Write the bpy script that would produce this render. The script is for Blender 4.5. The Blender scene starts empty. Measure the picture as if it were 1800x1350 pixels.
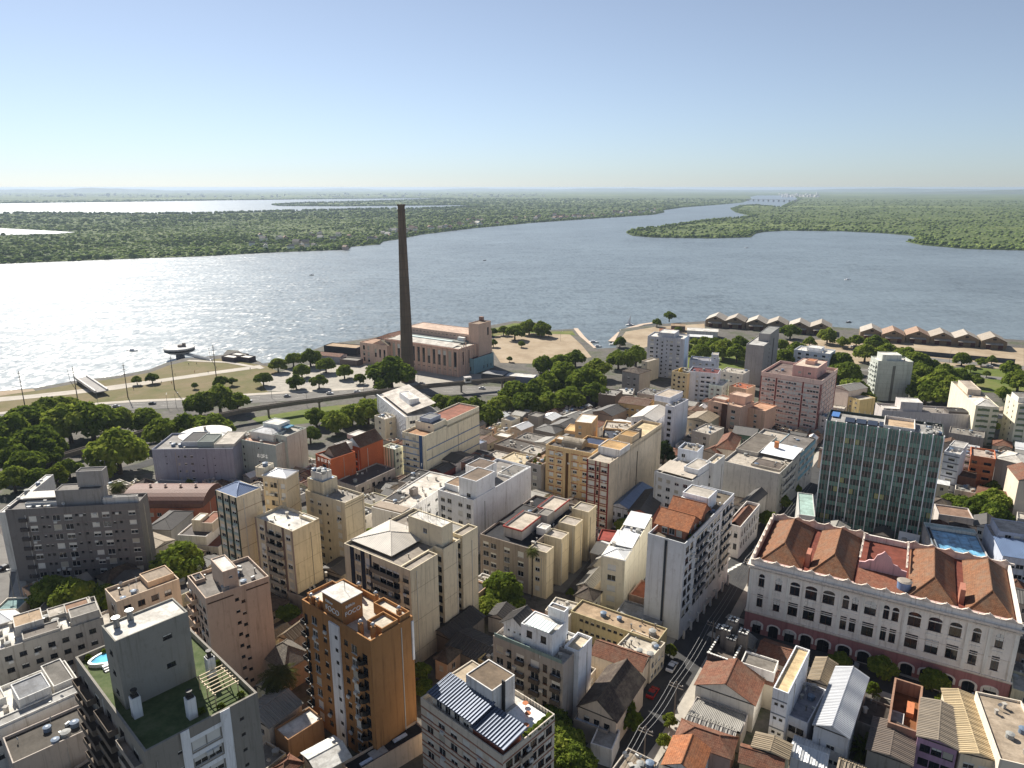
import bpy, math, random
import numpy as np
from mathutils import Vector, Matrix
from mathutils.geometry import tessellate_polygon

RND = random.Random(11)
scene = bpy.context.scene
COL = scene.collection
rad = math.radians

# ------------------------------------------------------------------ camera, sky, sun, exposure
FPX, CAMH, PITCH = 1255.0, 130.0, math.atan((675 - 329.5) / 1255.0)
SUN_AZ, SUN_EL = rad(-33), rad(39)
cam_d = bpy.data.cameras.new('camera')
cam = bpy.data.objects.new('camera', cam_d)
COL.objects.link(cam)
cam.location = (0, 0, CAMH)
cam.rotation_euler = (math.pi / 2 - PITCH, 0, 0)
cam_d.sensor_width = 36
cam_d.lens = FPX * 36 / 1800
cam_d.clip_start = 1.0
cam_d.clip_end = 150000
scene.camera = cam

world = bpy.data.worlds.new('World')
scene.world = world
world.use_nodes = True
wn = world.node_tree
bg = wn.nodes['Background']
sky = wn.nodes.new('ShaderNodeTexSky')
sky.sky_type = 'NISHITA'
sky.sun_disc = False
sky.sun_elevation = SUN_EL
sky.sun_rotation = SUN_AZ
sky.altitude = 100
sky.air_density = 0.85
sky.dust_density = 0.15
sky.ozone_density = 8.0
hs = wn.nodes.new('ShaderNodeHueSaturation')
hs.inputs['Hue'].default_value = 0.496
hs.inputs['Saturation'].default_value = 0.63
wn.links.new(sky.outputs[0], hs.inputs['Color'])
wn.links.new(hs.outputs[0], bg.inputs[0])
bg.inputs[1].default_value = 0.062

sun_d = bpy.data.lights.new('sun', 'SUN')
sun_d.energy = 5.0
sun_d.angle = rad(0.5)
sun_d.color = (1.0, 0.94, 0.84)
sun = bpy.data.objects.new('sun', sun_d)
COL.objects.link(sun)
SUNV = Vector((math.sin(SUN_AZ) * math.cos(SUN_EL), math.cos(SUN_AZ) * math.cos(SUN_EL), math.sin(SUN_EL)))
sun.rotation_euler = (-SUNV).to_track_quat('-Z', 'Y').to_euler()
sun.location = SUNV * 400

scene.view_settings.view_transform = 'Standard'
scene.view_settings.look = 'None'
scene.view_settings.gamma = 1.0
scene.view_settings.exposure = 0.76
scene.view_settings.use_curve_mapping = False
scene.render.engine = 'CYCLES'
scene.cycles.use_denoising = True
scene.cycles.max_bounces = 6
scene.cycles.diffuse_bounces = 3
scene.cycles.glossy_bounces = 3
scene.cycles.transmission_bounces = 4
scene.cycles.volume_bounces = 1
scene.cycles.sample_clamp_indirect = 6
scene.cycles.sample_clamp_direct = 0
scene.cycles.caustics_reflective = False
scene.cycles.caustics_refractive = False

# ------------------------------------------------------------------ helpers: geometry of the place
CP, SP = math.cos(PITCH), math.sin(PITCH)


def G(x, y):
    """height of the city ground: a slope that falls from the near streets to the river flats"""
    t = min(1, max(0, (380 - y) / 240.0))
    return 4.0 + 12.0 * (t * t * (3 - 2 * t))


def at(px, py, z):
    """place on the horizontal plane z that the survey pixel (px, py) of the photograph points to"""
    r, u = (px - 900) / FPX, (675 - py) / FPX
    fw, ve = CP + u * SP, -SP + u * CP
    t = (z - CAMH) / ve
    return Vector((r * t, fw * t))


def atg(px, py, dz=0.0):
    z = 10.0
    for _ in range(8):
        p = at(px, py, z + dz)
        z = G(p.x, p.y)
    return Vector((p.x, p.y, z))


def lin(c):
    return tuple(((v / 255 + 0.055) / 1.055) ** 2.4 if v / 255 > 0.04045 else v / 255 / 12.92 for v in c)


# ------------------------------------------------------------------ materials
MATS = {}


def nmat(name):
    m = bpy.data.materials.new(name)
    m.use_nodes = True
    nt = m.node_tree
    b = nt.nodes['Principled BSDF']
    return m, nt, b


def N(nt, t, **kw):
    n = nt.nodes.new(t)
    for k, v in kw.items():
        if k.startswith('i_'):
            n.inputs[k[2:].replace('_', ' ')].default_value = v
        else:
            setattr(n, k, v)
    return n


def ramp(nt, fac, stops):
    r = nt.nodes.new('ShaderNodeValToRGB')
    nt.links.new(fac, r.inputs[0])
    e = r.color_ramp.elements
    while len(e) < len(stops):
        e.new(0.5)
    for i, (p, c) in enumerate(stops):
        e[i].position = p
        e[i].color = (*c, 1) if len(c) == 3 else c
    return r.outputs[0]


def mulc(c, k):
    return tuple(min(1, v * k) for v in c)


def mixc(nt, fac, a, b):
    m = nt.nodes.new('ShaderNodeMix')
    m.data_type = 'RGBA'
    for s, v in ((0, fac), (6, a), (7, b)):
        if hasattr(v, 'is_linked') or hasattr(v, 'links'):
            nt.links.new(v, m.inputs[s])
        else:
            m.inputs[s].default_value = v if s == 0 else (*v[:3], 1)
    return m.outputs[2]


def coords(nt, kind, scale):
    if kind == 'world':
        o = N(nt, 'ShaderNodeNewGeometry').outputs['Position']
    elif kind == 'uv':
        o = N(nt, 'ShaderNodeUVMap').outputs[0]
    else:
        o = N(nt, 'ShaderNodeTexCoord').outputs['Object']
    mp = N(nt, 'ShaderNodeMapping')
    mp.inputs['Scale'].default_value = scale
    nt.links.new(o, mp.inputs[0])
    return mp.outputs[0]


def noise(nt, vec, scale, detail=3, rough=0.6):
    n = N(nt, 'ShaderNodeTexNoise')
    n.inputs['Scale'].default_value = scale
    n.inputs['Detail'].default_value = detail
    n.inputs['Roughness'].default_value = rough
    nt.links.new(vec, n.inputs['Vector'])
    return n.outputs['Fac']


def wall_mat(rgb, dirt=0.42):
    """painted render with rain streaks, patches and grime"""
    k = ('wall', rgb, dirt)
    if k in MATS:
        return MATS[k]
    m, nt, b = nmat('wall_paint')
    c = lin(rgb)
    lum = .3 * c[0] + .6 * c[1] + .1 * c[2]
    c = tuple(min(.86, (v * .82 + lum * .18) * 1.16) for v in c)
    st = noise(nt, coords(nt, 'world', (1.3, 1.3, 0.06)), 1.0, 5, 0.7)
    bl = noise(nt, coords(nt, 'world', (0.10, 0.10, 0.14)), 1.0, 5, 0.65)
    fi = noise(nt, coords(nt, 'world', (1, 1, 0.6)), 0.9, 4, 0.7)
    grime = mulc((c[0] * .8 + .02, c[1] * .76 + .018, c[2] * .7 + .015), 1 - dirt)
    f1 = ramp(nt, st, [(0.52, (0, 0, 0)), (0.74, (1, 1, 1))])
    f2 = ramp(nt, bl, [(0.42, (0, 0, 0)), (0.72, (.75, .75, .75))])
    f3 = ramp(nt, fi, [(0.55, (0, 0, 0)), (0.8, (.55, .55, .55))])
    c1 = mixc(nt, f1, c, grime)
    c2 = mixc(nt, f2, c1, mulc(c, 1 - dirt * .45))
    nt.links.new(mixc(nt, f3, c2, grime), b.inputs['Base Color'])
    b.inputs['Roughness'].default_value = 0.85
    b.inputs['Specular IOR Level'].default_value = 0.2
    MATS[k] = m
    return m


def roof_mat(rgb, var=0.55):
    """weathered flat roofing: ponding stains, patched sheets, lichen, fine grain"""
    k = ('roof', rgb, var)
    if k in MATS:
        return MATS[k]
    m, nt, b = nmat('roof_membrane')
    c = lin(rgb)
    w = coords(nt, 'world', (1, 1, 1))
    n1 = noise(nt, w, 0.22, 6, 0.75)
    n2 = noise(nt, w, 1.6, 4, 0.7)
    n3 = noise(nt, coords(nt, 'uv', (.25, 1.0, 1)), 0.5, 4, .6)
    f1 = ramp(nt, n1, [(0.40, (1, 1, 1)), (0.58, (0, 0, 0))])
    c1 = mixc(nt, f1, c, mulc((c[0], c[1] * .94, c[2] * .86), 1 - var))
    f2 = ramp(nt, n2, [(0.3, (0, 0, 0)), (0.7, (1, 1, 1))])
    c2 = mixc(nt, f2, mulc(c, 0.55), mulc(c, 1.12))
    f3 = ramp(nt, n3, [(0.5, (0, 0, 0)), (0.62, (.6, .6, .6))])
    c3 = mixc(nt, f3, mixc(nt, 0.4, c1, c2), mulc(c, .5))
    nt.links.new(c3, b.inputs['Base Color'])
    b.inputs['Roughness'].default_value = 0.8
    b.inputs['Specular IOR Level'].default_value = 0.25
    MATS[k] = m
    return m


def ribbed_mat(rgb, pitch=0.3, var=0.4, rough=0.6, metal=0.0):
    """corrugated sheet: ribs run down the slope (UV in metres), stained in strips"""
    k = ('rib', rgb, pitch, var, rough, metal)
    if k in MATS:
        return MATS[k]
    m, nt, b = nmat('corrugated_sheet')
    c = lin(rgb)
    w = N(nt, 'ShaderNodeTexWave')
    w.wave_type, w.bands_direction, w.wave_profile = 'BANDS', 'X', 'SIN'
    w.inputs['Scale'].default_value = 0.314 / pitch
    nt.links.new(coords(nt, 'uv', (1, 1, 1)), w.inputs['Vector'])
    n1 = noise(nt, coords(nt, 'uv', (0.9, 0.12, 1)), 1.0, 4, 0.65)
    n2 = noise(nt, coords(nt, 'world', (1, 1, 1)), 0.25, 4)
    f1 = ramp(nt, n1, [(0.35, (0, 0, 0)), (0.65, (1, 1, 1))])
    f2 = ramp(nt, n2, [(0.35, (0, 0, 0)), (0.65, (1, 1, 1))])
    c1 = mixc(nt, f1, mulc(c, 1 - var), c)
    c2 = mixc(nt, f2, mulc(c, 1 - var * 0.6), mulc(c, 1.08))
    nt.links.new(mixc(nt, 0.5, c1, c2), b.inputs['Base Color'])
    bp = N(nt, 'ShaderNodeBump')
    bp.inputs['Strength'].default_value = 0.9
    bp.inputs['Distance'].default_value = 0.09
    nt.links.new(w.outputs['Fac'], bp.inputs['Height'])
    nt.links.new(bp.outputs[0], b.inputs['Normal'])
    b.inputs['Roughness'].default_value = rough
    b.inputs['Metallic'].default_value = metal
    MATS[k] = m
    return m


def tile_mat(rgb, lichen=0.5):
    """clay roof tiles: courses and ribs in relief, each patch burnt and lichened differently"""
    k = ('tile', rgb, lichen)
    if k in MATS:
        return MATS[k]
    m, nt, b = nmat('clay_tile')
    c = lin(rgb)
    uv = coords(nt, 'uv', (1, 1, 1))
    br = N(nt, 'ShaderNodeTexBrick')
    br.offset = 0.5
    br.inputs['Scale'].default_value = 1.0
    br.inputs['Brick Width'].default_value = 0.36
    br.inputs['Row Height'].default_value = 0.45
    br.inputs['Mortar Size'].default_value = 0.05
    br.inputs['Color1'].default_value = (*mulc(c, 1.25), 1)
    br.inputs['Color2'].default_value = (*mulc(c, 0.62), 1)
    br.inputs['Mortar'].default_value = (*mulc(c, 0.3), 1)
    nt.links.new(uv, br.inputs['Vector'])
    n1 = noise(nt, coords(nt, 'world', (1, 1, 1)), 0.35, 5, 0.7)
    f1 = ramp(nt, n1, [(0.45, (0, 0, 0)), (0.68, (lichen, lichen, lichen))])
    n2 = noise(nt, coords(nt, 'world', (1, 1, 1)), 1.4, 5, 0.75)
    f2 = ramp(nt, n2, [(0.36, (0, 0, 0)), (0.64, (1, 1, 1))])
    mot = mixc(nt, f2, mulc(c, .34), (min(1, c[0] * 1.1), min(1, c[1] * 1.25), min(1, c[2] * 1.3)))
    nt.links.new(mixc(nt, f1, mixc(nt, .55, br.outputs['Color'], mot), mulc((0.16, 0.13, 0.09), 1)), b.inputs['Base Color'])
    bp = N(nt, 'ShaderNodeBump')
    bp.inputs['Strength'].default_value = 0.8
    bp.inputs['Distance'].default_value = 0.06
    nt.links.new(br.outputs['Fac'], bp.inputs['Height'])
    bp.invert = True
    nt.links.new(bp.outputs[0], b.inputs['Normal'])
    b.inputs['Roughness'].default_value = 0.85
    MATS[k] = m
    return m


def brick_mat(rgb):
    k = ('brick', rgb)
    if k in MATS:
        return MATS[k]
    m, nt, b = nmat('face_brick')
    c = lin(rgb)
    br = N(nt, 'ShaderNodeTexBrick')
    br.inputs['Scale'].default_value = 1.0
    br.inputs['Brick Width'].default_value = 0.5
    br.inputs['Row Height'].default_value = 0.2
    br.inputs['Mortar Size'].default_value = 0.02
    br.inputs['Color1'].default_value = (*mulc(c, 1.12), 1)
    br.inputs['Color2'].default_value = (*mulc(c, 0.8), 1)
    br.inputs['Mortar'].default_value = (*mulc(c, 0.7), 1)
    nt.links.new(coords(nt, 'uv', (1, 1, 1)), br.inputs['Vector'])
    bl = noise(nt, coords(nt, 'world', (0.2, 0.2, 0.2)), 1.0, 4)
    f = ramp(nt, bl, [(0.35, (0, 0, 0)), (0.7, (1, 1, 1))])
    nt.links.new(mixc(nt, f, br.outputs['Color'], mulc(c, 0.72)), b.inputs['Base Color'])
    b.inputs['Roughness'].default_value = 0.9
    MATS[k] = m
    return m


def plain(rgb, rough=0.6, metal=0.0, spec=0.4):
    k = ('plain', rgb, rough, metal)
    if k in MATS:
        return MATS[k]
    m, nt, b = nmat('painted_surface')
    c = lin(rgb)
    n1 = noise(nt, coords(nt, 'world', (1, 1, 1)), 0.8, 3)
    nt.links.new(mixc(nt, n1, mulc(c, 0.82), mulc(c, 1.12)), b.inputs['Base Color'])
    b.inputs['Roughness'].default_value = rough
    b.inputs['Metallic'].default_value = metal
    b.inputs['Specular IOR Level'].default_value = spec
    MATS[k] = m
    return m


def glass_mat(rgb=(34, 38, 44), rough=0.08):
    k = ('glass', rgb, rough)
    if k in MATS:
        return MATS[k]
    m, nt, b = nmat('window_glass')
    c = lin(rgb)
    n1 = noise(nt, coords(nt, 'world', (1, 1, 1)), 0.35, 2)
    f = ramp(nt, n1, [(0.35, (0, 0, 0)), (0.65, (1, 1, 1))])
    nt.links.new(mixc(nt, f, mulc(c, 0.5), mulc(c, 1.5)), b.inputs['Base Color'])
    b.inputs['Roughness'].default_value = rough
    b.inputs['IOR'].default_value = 1.5
    MATS[k] = m
    return m


# ------------------------------------------------------------------ mesh builder
class MB:
    def __init__(s):
        s.v, s.f, s.m = [], [], []

    def poly(s, pts, m=0):
        i = len(s.v)
        s.v.extend(tuple(p) for p in pts)
        s.f.append(tuple(range(i, i + len(pts))))
        s.m.append(m)

    def box(s, x0, y0, z0, x1, y1, z1, m=0, bottom=True):
        a = [(x0, y0), (x1, y0), (x1, y1), (x0, y1)]
        for k in range(4):
            p, q = a[k], a[(k + 1) % 4]
            s.poly([(*p, z0), (*q, z0), (*q, z1), (*p, z1)], m)
        s.poly([(*p, z1) for p in a], m)
        if bottom:
            s.poly([(*p, z0) for p in reversed(a)], m)

    def cyl(s, x, y, z0, z1, r0, r1=None, n=10, m=0, cap=True):
        r1 = r0 if r1 is None else r1
        c0 = [(x + r0 * math.cos(6.28318 * k / n), y + r0 * math.sin(6.28318 * k / n), z0) for k in range(n)]
        c1 = [(x + r1 * math.cos(6.28318 * k / n), y + r1 * math.sin(6.28318 * k / n), z1) for k in range(n)]
        for k in range(n):
            j = (k + 1) % n
            s.poly([c0[k], c0[j], c1[j], c1[k]], m)
        if cap:
            s.poly(c1, m)
            s.poly(list(reversed(c0)), m)

    def rod(s, p, q, r=0.05, n=4, m=0):
        p, q = Vector(p), Vector(q)
        d = (q - p).normalized()
        a = d.orthogonal().normalized()
        b = d.cross(a)
        c0 = [p + (a * math.cos(6.28318 * k / n) + b * math.sin(6.28318 * k / n)) * r for k in range(n)]
        c1 = [x + (q - p) for x in c0]
        for k in range(n):
            j = (k + 1) % n
            s.poly([c0[k], c0[j], c1[j], c1[k]], m)
        s.poly(c1, m)
        s.poly(list(reversed(c0)), m)

    def mesh(s, name, mats, smooth=False):
        me = bpy.data.meshes.new(name)
        me.from_pydata(s.v, [], s.f)
        for mt in mats:
            me.materials.append(mt)
        if len(mats) > 1:
            me.polygons.foreach_set('material_index', s.m)
        uv = me.uv_layers.new(name='UVMap')
        buf = []
        for f in s.f:
            a, b, c = Vector(s.v[f[0]]), Vector(s.v[f[1]]), Vector(s.v[f[2]])
            n = (b - a).cross(c - a)
            if n.length < 1e-9:
                n = Vector((0, 0, 1))
            n.normalize()
            if abs(n.z) > 0.999:
                e1, e2 = Vector((1, 0, 0)), Vector((0, 1, 0))
            else:
                e1 = Vector((0, 0, 1)).cross(n).normalized()
                e2 = n.cross(e1)
            for i in f:
                p = Vector(s.v[i])
                buf.append(p.dot(e1))
                buf.append(p.dot(e2))
        uv.data.foreach_set('uv', buf)
        if smooth:
            me.polygons.foreach_set('use_smooth', [True] * len(s.f))
        me.update()
        return me

    def build(s, name, mats, parent=None, loc=None, rotz=0, smooth=False):
        if not isinstance(mats, (list, tuple)):
            mats = [mats]
        return put(name, s.mesh(name, mats, smooth), parent, loc, rotz)


def put(name, me, parent=None, loc=None, rotz=0, scale=None):
    o = bpy.data.objects.new(name, me)
    COL.objects.link(o)
    if parent is not None:
        o.parent = parent
    if loc is not None:
        o.location = loc
    if rotz:
        o.rotation_euler = (0, 0, rotz)
    if scale is not None:
        o.scale = scale
    return o


def empty(name, loc, rotz=0):
    o = bpy.data.objects.new(name, None)
    o.empty_display_size = 0.5
    COL.objects.link(o)
    o.location = loc
    o.rotation_euler = (0, 0, rotz)
    return o


def tag(o, label=None, cat=None, group=None, kind=None):
    for k, v in (('label', label), ('category', cat), ('group', group), ('kind', kind)):
        if v:
            o[k] = v
    return o


ORD = ['leftmost', 'second from the left', 'third from the left', 'fourth from the left', 'fifth from the left',
       'sixth from the left', 'seventh from the left', 'eighth from the left', 'ninth from the left',
       'tenth from the left', 'eleventh from the left', 'twelfth from the left', 'thirteenth from the left',
       'fourteenth from the left', 'fifteenth from the left', 'sixteenth from the left']


def ordinal(i, n):
    if n == 1:
        return ''
    if i == n - 1:
        return 'rightmost'
    if i < (n + 1) // 2 or n - 1 - i > 7:
        return ORD[i]
    return ORD[n - 1 - i].replace('left', 'right')

# ------------------------------------------------------------------ windows
FRAME_W = plain((205, 203, 198), 0.5)
FRAME_D = plain((60, 58, 56), 0.5)
FRAME_B = plain((96, 62, 42), 0.6)
SHUT = plain((214, 212, 205), 0.6)
SHUT2 = plain((178, 172, 158), 0.6)
GL = glass_mat()
DARK = plain((26, 26, 28), 0.7)
WM = {}


def win_mesh(w, h, st, split):
    """sash window set in its opening; returns (frame mesh, pane mesh or None)"""
    k = (round(w, 2), round(h, 2), st, split)
    if k in WM:
        return WM[k]
    fr, gl = MB(), MB()
    w2, t = w / 2, 0.07
    fm = FRAME_B if st[0] == 'b' else FRAME_D if st[0] == 'd' else FRAME_W
    sh = SHUT2 if st.endswith('2') else SHUT
    cover = {'s': 1.0, 'h': 0.5, 'q': 0.3}.get(st[1] if len(st) > 1 else 'g', 0)
    y0, y1 = 0.06, 0.14
    fr.box(-w2, y0, 0, -w2 + t, y1, h)
    fr.box(w2 - t, y0, 0, w2, y1, h)
    fr.box(-w2 + t, y0, h - t, w2 - t, y1, h)
    fr.box(-w2 + t, y0, 0, w2 - t, y1, t)
    if cover < 1 and w > 0.9:
        fr.box(-0.03, y0 + 0.01, t, 0.03, y1, h - t)
    if w > 0.7:
        fr.box(-w2 - 0.05, -0.09, -0.08, w2 + 0.05, y0, -0.0)
    if cover > 0:
        zb = h - t - (h - 2 * t) * cover
        fr.poly([(-w2 + t, y0 + 0.02, zb), (w2 - t, y0 + 0.02, zb), (w2 - t, y0 + 0.02, h - t), (-w2 + t, y0 + 0.02, h - t)], 1)
    tgt, gi = (gl, 0) if split else (fr, 2)
    tgt.poly([(-w2 + t, 0.12, t), (w2 - t, 0.12, t), (w2 - t, 0.12, h - t), (-w2 + t, 0.12, h - t)], gi)
    mats = [fm, sh] if split else [fm, sh, GL]
    r = (fr.mesh('window', mats), gl.mesh('pane', [GL]) if split else None)
    WM[k] = r
    return r


STY = {'mix': ['wg', 'wg', 'ws', 'wh', 'wq', 'ws2', 'wg'], 'glass': ['wg'], 'dglass': ['dg', 'dg', 'dg', 'dq'],
       'shut': ['ws', 'ws', 'wh', 'wg', 'ws2', 'wq'], 'brown': ['bg', 'bg', 'bh', 'bg'], 'dmix': ['dg', 'dg', 'ds2', 'dh2', 'dq'],
       'white': ['ws', 'wh', 'ws', 'wq']}


def W(rows, cols, ww=1.4, wh=1.3, a=.06, b=.94, t0=1.9, p=2.9, st='mix'):
    return ('W', rows, cols, ww, wh, a, b, t0, p, st)


def BAL(rows, a, b, depth=1.1, t0=2.9, p=2.9, col=(190, 185, 175)):
    return ('BAL', rows, a, b, depth, t0, p, col)


def STRIP(a, b, col, t0=0.0, t1=None, proud=0.12):
    return ('STRIP', a, b, col, t0, t1, proud)


def BAND(rows, col, t0=2.9, p=2.9, hh=0.22, proud=0.07, a=0.0, b=1.0):
    return ('BAND', rows, col, t0, p, hh, proud, a, b)


def AC(n, a=.1, b=.9):
    return ('AC', n, a, b)


_m = MB(); _m.box(-.45, -.38, 0, .45, 0, .62)
AC_ME = _m.mesh('air_conditioner', [plain((200, 200, 196), .5)])
_m = MB(); _m.cyl(0, 0, 0, 1.0, .8, .72, 12); _m.cyl(0, 0, 1.0, 1.18, .86, .3, 12)
TANK_ME = _m.mesh('water_tank', [plain((104, 120, 140), .5)])
TANKG_ME = _m.mesh('water_tank', [plain((150, 150, 146), .7)])
_m = MB(); _m.rod((0, 0, 0), (0, 0, 1.1), .04)
for k in range(8):
    a0, a1 = 6.283 * k / 8, 6.283 * (k + 1) / 8
    _m.poly([(0, -.15, 1.1), (.45 * math.cos(a0), .1, 1.1 + .45 * math.sin(a0)), (.45 * math.cos(a1), .1, 1.1 + .45 * math.sin(a1))])
DISH_ME = _m.mesh('satellite_dish', [plain((190, 190, 188), .5)])
_m = MB(); _m.rod((0, 0, 0), (0, 0, 3.6), .035)
for z in (2.6, 2.9, 3.2, 3.5):
    _m.rod((-.5, 0, z), (.5, 0, z), .02, 3)
ANT_ME = _m.mesh('antenna', [plain((120, 120, 120), .5, .6)])
_m = MB(); _m.box(-.3, -.3, 0, .3, .3, 1.1); _m.box(-.42, -.42, 1.1, .42, .42, 1.22)
VENT_ME = _m.mesh('vent', [plain((176, 170, 160), .8)])
_m = MB(); _m.cyl(0, 0, 0, .9, .14, .14, 8); _m.cyl(0, 0, .9, 1.1, .26, .26, 8)
PIPE_ME = _m.mesh('vent_pipe', [plain((130, 128, 124), .5, .5)])


# ------------------------------------------------------------------ buildings
FOOT = []


class Bld:
    def __init__(s, label, L, Rp, D, h, name='apartment_building', cat='building', ang=None, group=None, zb=None):
        g = 10.0
        for _ in range(8):
            z = (g if zb is None else zb) + h
            pL, pR = at(*L, z), at(*Rp, z)
            g = G(*((pL + pR) / 2))
        a = pR - pL
        an = math.atan2(a.y, a.x)
        if isinstance(D, tuple):
            pB = at(*D, z)
            b = pB - pR
            ab = math.atan2(b.y, b.x) - math.pi / 2
            la, lb = a.length, b.length
            an = an + (ab - an) * lb / (la + lb)
        if ang is not None:
            an = rad(ang)
        ux = Vector((math.cos(an), math.sin(an)))
        uy = Vector((-ux.y, ux.x))
        s.W = a.dot(ux)
        s.D = b.dot(uy) if isinstance(D, tuple) else D
        o = pR - ux * s.W
        cs = [o, pR, o + uy * s.D, pR + uy * s.D]
        zb = min(G(c.x, c.y) for c in cs) - 0.4
        s.h = z - zb
        s.ang = an
        s.root = empty(name, (o.x, o.y, zb), an)
        FOOT.append((o.x, o.y, an, s.W, s.D, label, z))
        tag(s.root, label, cat, group)
        s.dist = math.hypot(pR.x, pR.y)
        s.rng = random.Random(hash(label) & 0xffff if False else sum(map(ord, label)))
        s.near = s.dist < 205
        if s.W < 1 or s.D < 1 or s.W > 90 or s.D > 90:
            print('ODD', label, round(s.W, 1), round(s.D, 1))

    # -- one storeyed volume: walls with real openings, parapet, roof deck
    def box(s, u0, v0, u1, v1, z0, z1, wall, roof, A=(), B=(), C=(), E=(), par=0.8, pt=0.22, roofname='roof'):
        x0, x1, y0, y1 = u0 * s.W, u1 * s.W, v0 * s.D, v1 * s.D
        wm = wall if not isinstance(wall, tuple) else wall_mat(wall)
        rm = roof if not isinstance(roof, tuple) else roof_mat(roof)
        mb = MB()
        HH = z1 - z0
        fx, fy = x1 - x0, y1 - y0
        faces = {'A': (fx, lambda q, d, t: (x0 + q, y0 + d, z0 + t), 0, A),
                 'B': (fy, lambda q, d, t: (x1 - d, y0 + q, z0 + t), math.pi / 2, B),
                 'C': (fy, lambda q, d, t: (x0 + d, y1 - q, z0 + t), -math.pi / 2, C),
                 'E': (fx, lambda q, d, t: (x1 - q, y1 - d, z0 + t), math.pi, E)}
        for key, (FW, P, rz, specs) in faces.items():
            holes = []
            for sp in specs:
                if sp[0] == 'W':
                    _, rows, cols, ww, wh, a, b, t0, p, st = sp
                    if .9 <= ww <= 1.9 and .9 <= wh <= 1.8:
                        ww, wh, t0 = min(ww * 1.18, FW * (b - a) / cols - .15), min(wh * 1.16, p - .7), t0 - .1
                    nac = 0
                    for i in range(rows):
                        top = HH - t0 - i * p
                        bot = top - wh
                        if bot < 0.3:
                            break
                        for j in range(cols):
                            c = FW * (a + (b - a) * (j + .5) / cols)
                            lo, hi = c - ww / 2, c + ww / 2
                            if lo < .1 or hi > FW - .1:
                                continue
                            if any(lo < H[2] + .05 and hi > H[0] - .05 and bot < H[3] + .05 and top > H[1] - .05 for H in holes):
                                continue
                            holes.append((lo, bot, hi, top))
                            sty = s.rng.choice(STY[st])
                            fme, gme = win_mesh(ww, wh, sty, s.near)
                            wo = put('window', fme, s.root, P(c, 0, bot), rz)
                            if gme:
                                put('pane', gme, wo)
                            if rows * cols >= 6 and ww > 1.1 and p < 3.5 and s.rng.random() < .16:
                                put('air_conditioner', AC_ME, s.root, P(c + s.rng.choice((-.3, .3)), -.02, bot - .75), rz)
                elif sp[0] == 'BAL':
                    _, rows, a, b, dep, t0, p, col = sp
                    for i in range(rows):
                        zt = HH - t0 - i * p
                        if zt < 1.5:
                            break
                        q = MB()
                        q.box(0, -dep, -.15, FW * (b - a), 0, 0)
                        q.box(0, -dep, 0, FW * (b - a), -dep + .1, .95)
                        q.box(0, -dep + .1, 0, .1, 0, .95)
                        q.box(FW * (b - a) - .1, -dep + .1, 0, FW * (b - a), 0, .95)
                        q.build('balcony', wall_mat(col), s.root, P(FW * a, 0, zt), rz)
                elif sp[0] == 'STRIP':
                    _, a, b, col, t0, t1, pr = sp
                    q = MB()
                    q.box(0, -pr, 0, FW * (b - a), .02, HH - t0 - (t1 and HH - t1 or 0) if False else (HH - t0 if t1 is None else t1 - t0))
                    zz = 0 if t1 is None else HH - t1
                    q.build('wall_strip', wall_mat(col), s.root, P(FW * a, 0, zz), rz)
                elif sp[0] == 'BAND':
                    _, rows, col, t0, p, hh, pr, a, b = sp
                    for i in range(rows):
                        zt = HH - t0 - i * p
                        if zt < .8:
                            break
                        q = MB()
                        q.box(FW * a, -pr, 0, FW * b, .02, hh)
                        q.build('floor_band', wall_mat(col), s.root, P(0, 0, zt), rz)
                elif sp[0] == 'AC':
                    _, n, a, b = sp
                    for i in range(n):
                        c = FW * s.rng.uniform(a, b)
                        t = HH - 3.2 - 2.9 * s.rng.randint(0, max(0, int((HH - 6) / 2.9)))
                        put('air_conditioner', AC_ME, s.root, P(c, -.02, t), rz)
            if HH > 9 and FW > 5 and s.dist < 300:
                for _ in range(1):
                    c = FW * s.rng.uniform(.04, .96)
                    if any(H[0] - .15 < c < H[2] + .15 for H in holes):
                        continue
                    q = MB()
                    q.box(-.07, -.14, .2, .07, 0, HH - s.rng.uniform(.8, 3))
                    q.build('downpipe', plain(s.rng.choice([(150, 145, 138), (196, 193, 186), (178, 172, 162)]), .7), s.root, P(c, 0, 0), rz)
            us = sorted({0.0, FW} | {x for H in holes for x in (H[0], H[2])})
            ts = sorted({0.0, HH} | {x for H in holes for x in (H[1], H[3])})
            for i in range(len(us) - 1):
                if us[i + 1] - us[i] < 1e-6:
                    continue
                run = None
                for j in range(len(ts)):
                    solid = False
                    if j < len(ts) - 1:
                        cx, cy = (us[i] + us[i + 1]) / 2, (ts[j] + ts[j + 1]) / 2
                        solid = not any(H[0] < cx < H[2] and H[1] < cy < H[3] for H in holes)
                    if solid and run is None:
                        run = ts[j]
                    elif not solid and run is not None:
                        mb.poly([P(us[i], 0, run), P(us[i + 1], 0, run), P(us[i + 1], 0, ts[j]), P(us[i], 0, ts[j])])
                        run = None
            for a, b_, c, d in holes:
                r = .2
                mb.poly([P(a, 0, b_), P(c, 0, b_), P(c, r, b_), P(a, r, b_)])
                mb.poly([P(a, r, d), P(c, r, d), P(c, 0, d), P(a, 0, d)])
                mb.poly([P(a, 0, b_), P(a, r, b_), P(a, r, d), P(a, 0, d)])
                mb.poly([P(c, r, b_), P(c, 0, b_), P(c, 0, d), P(c, r, d)])
                mb.poly([P(a, r, b_), P(c, r, b_), P(c, r, d), P(a, r, d)])
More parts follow.
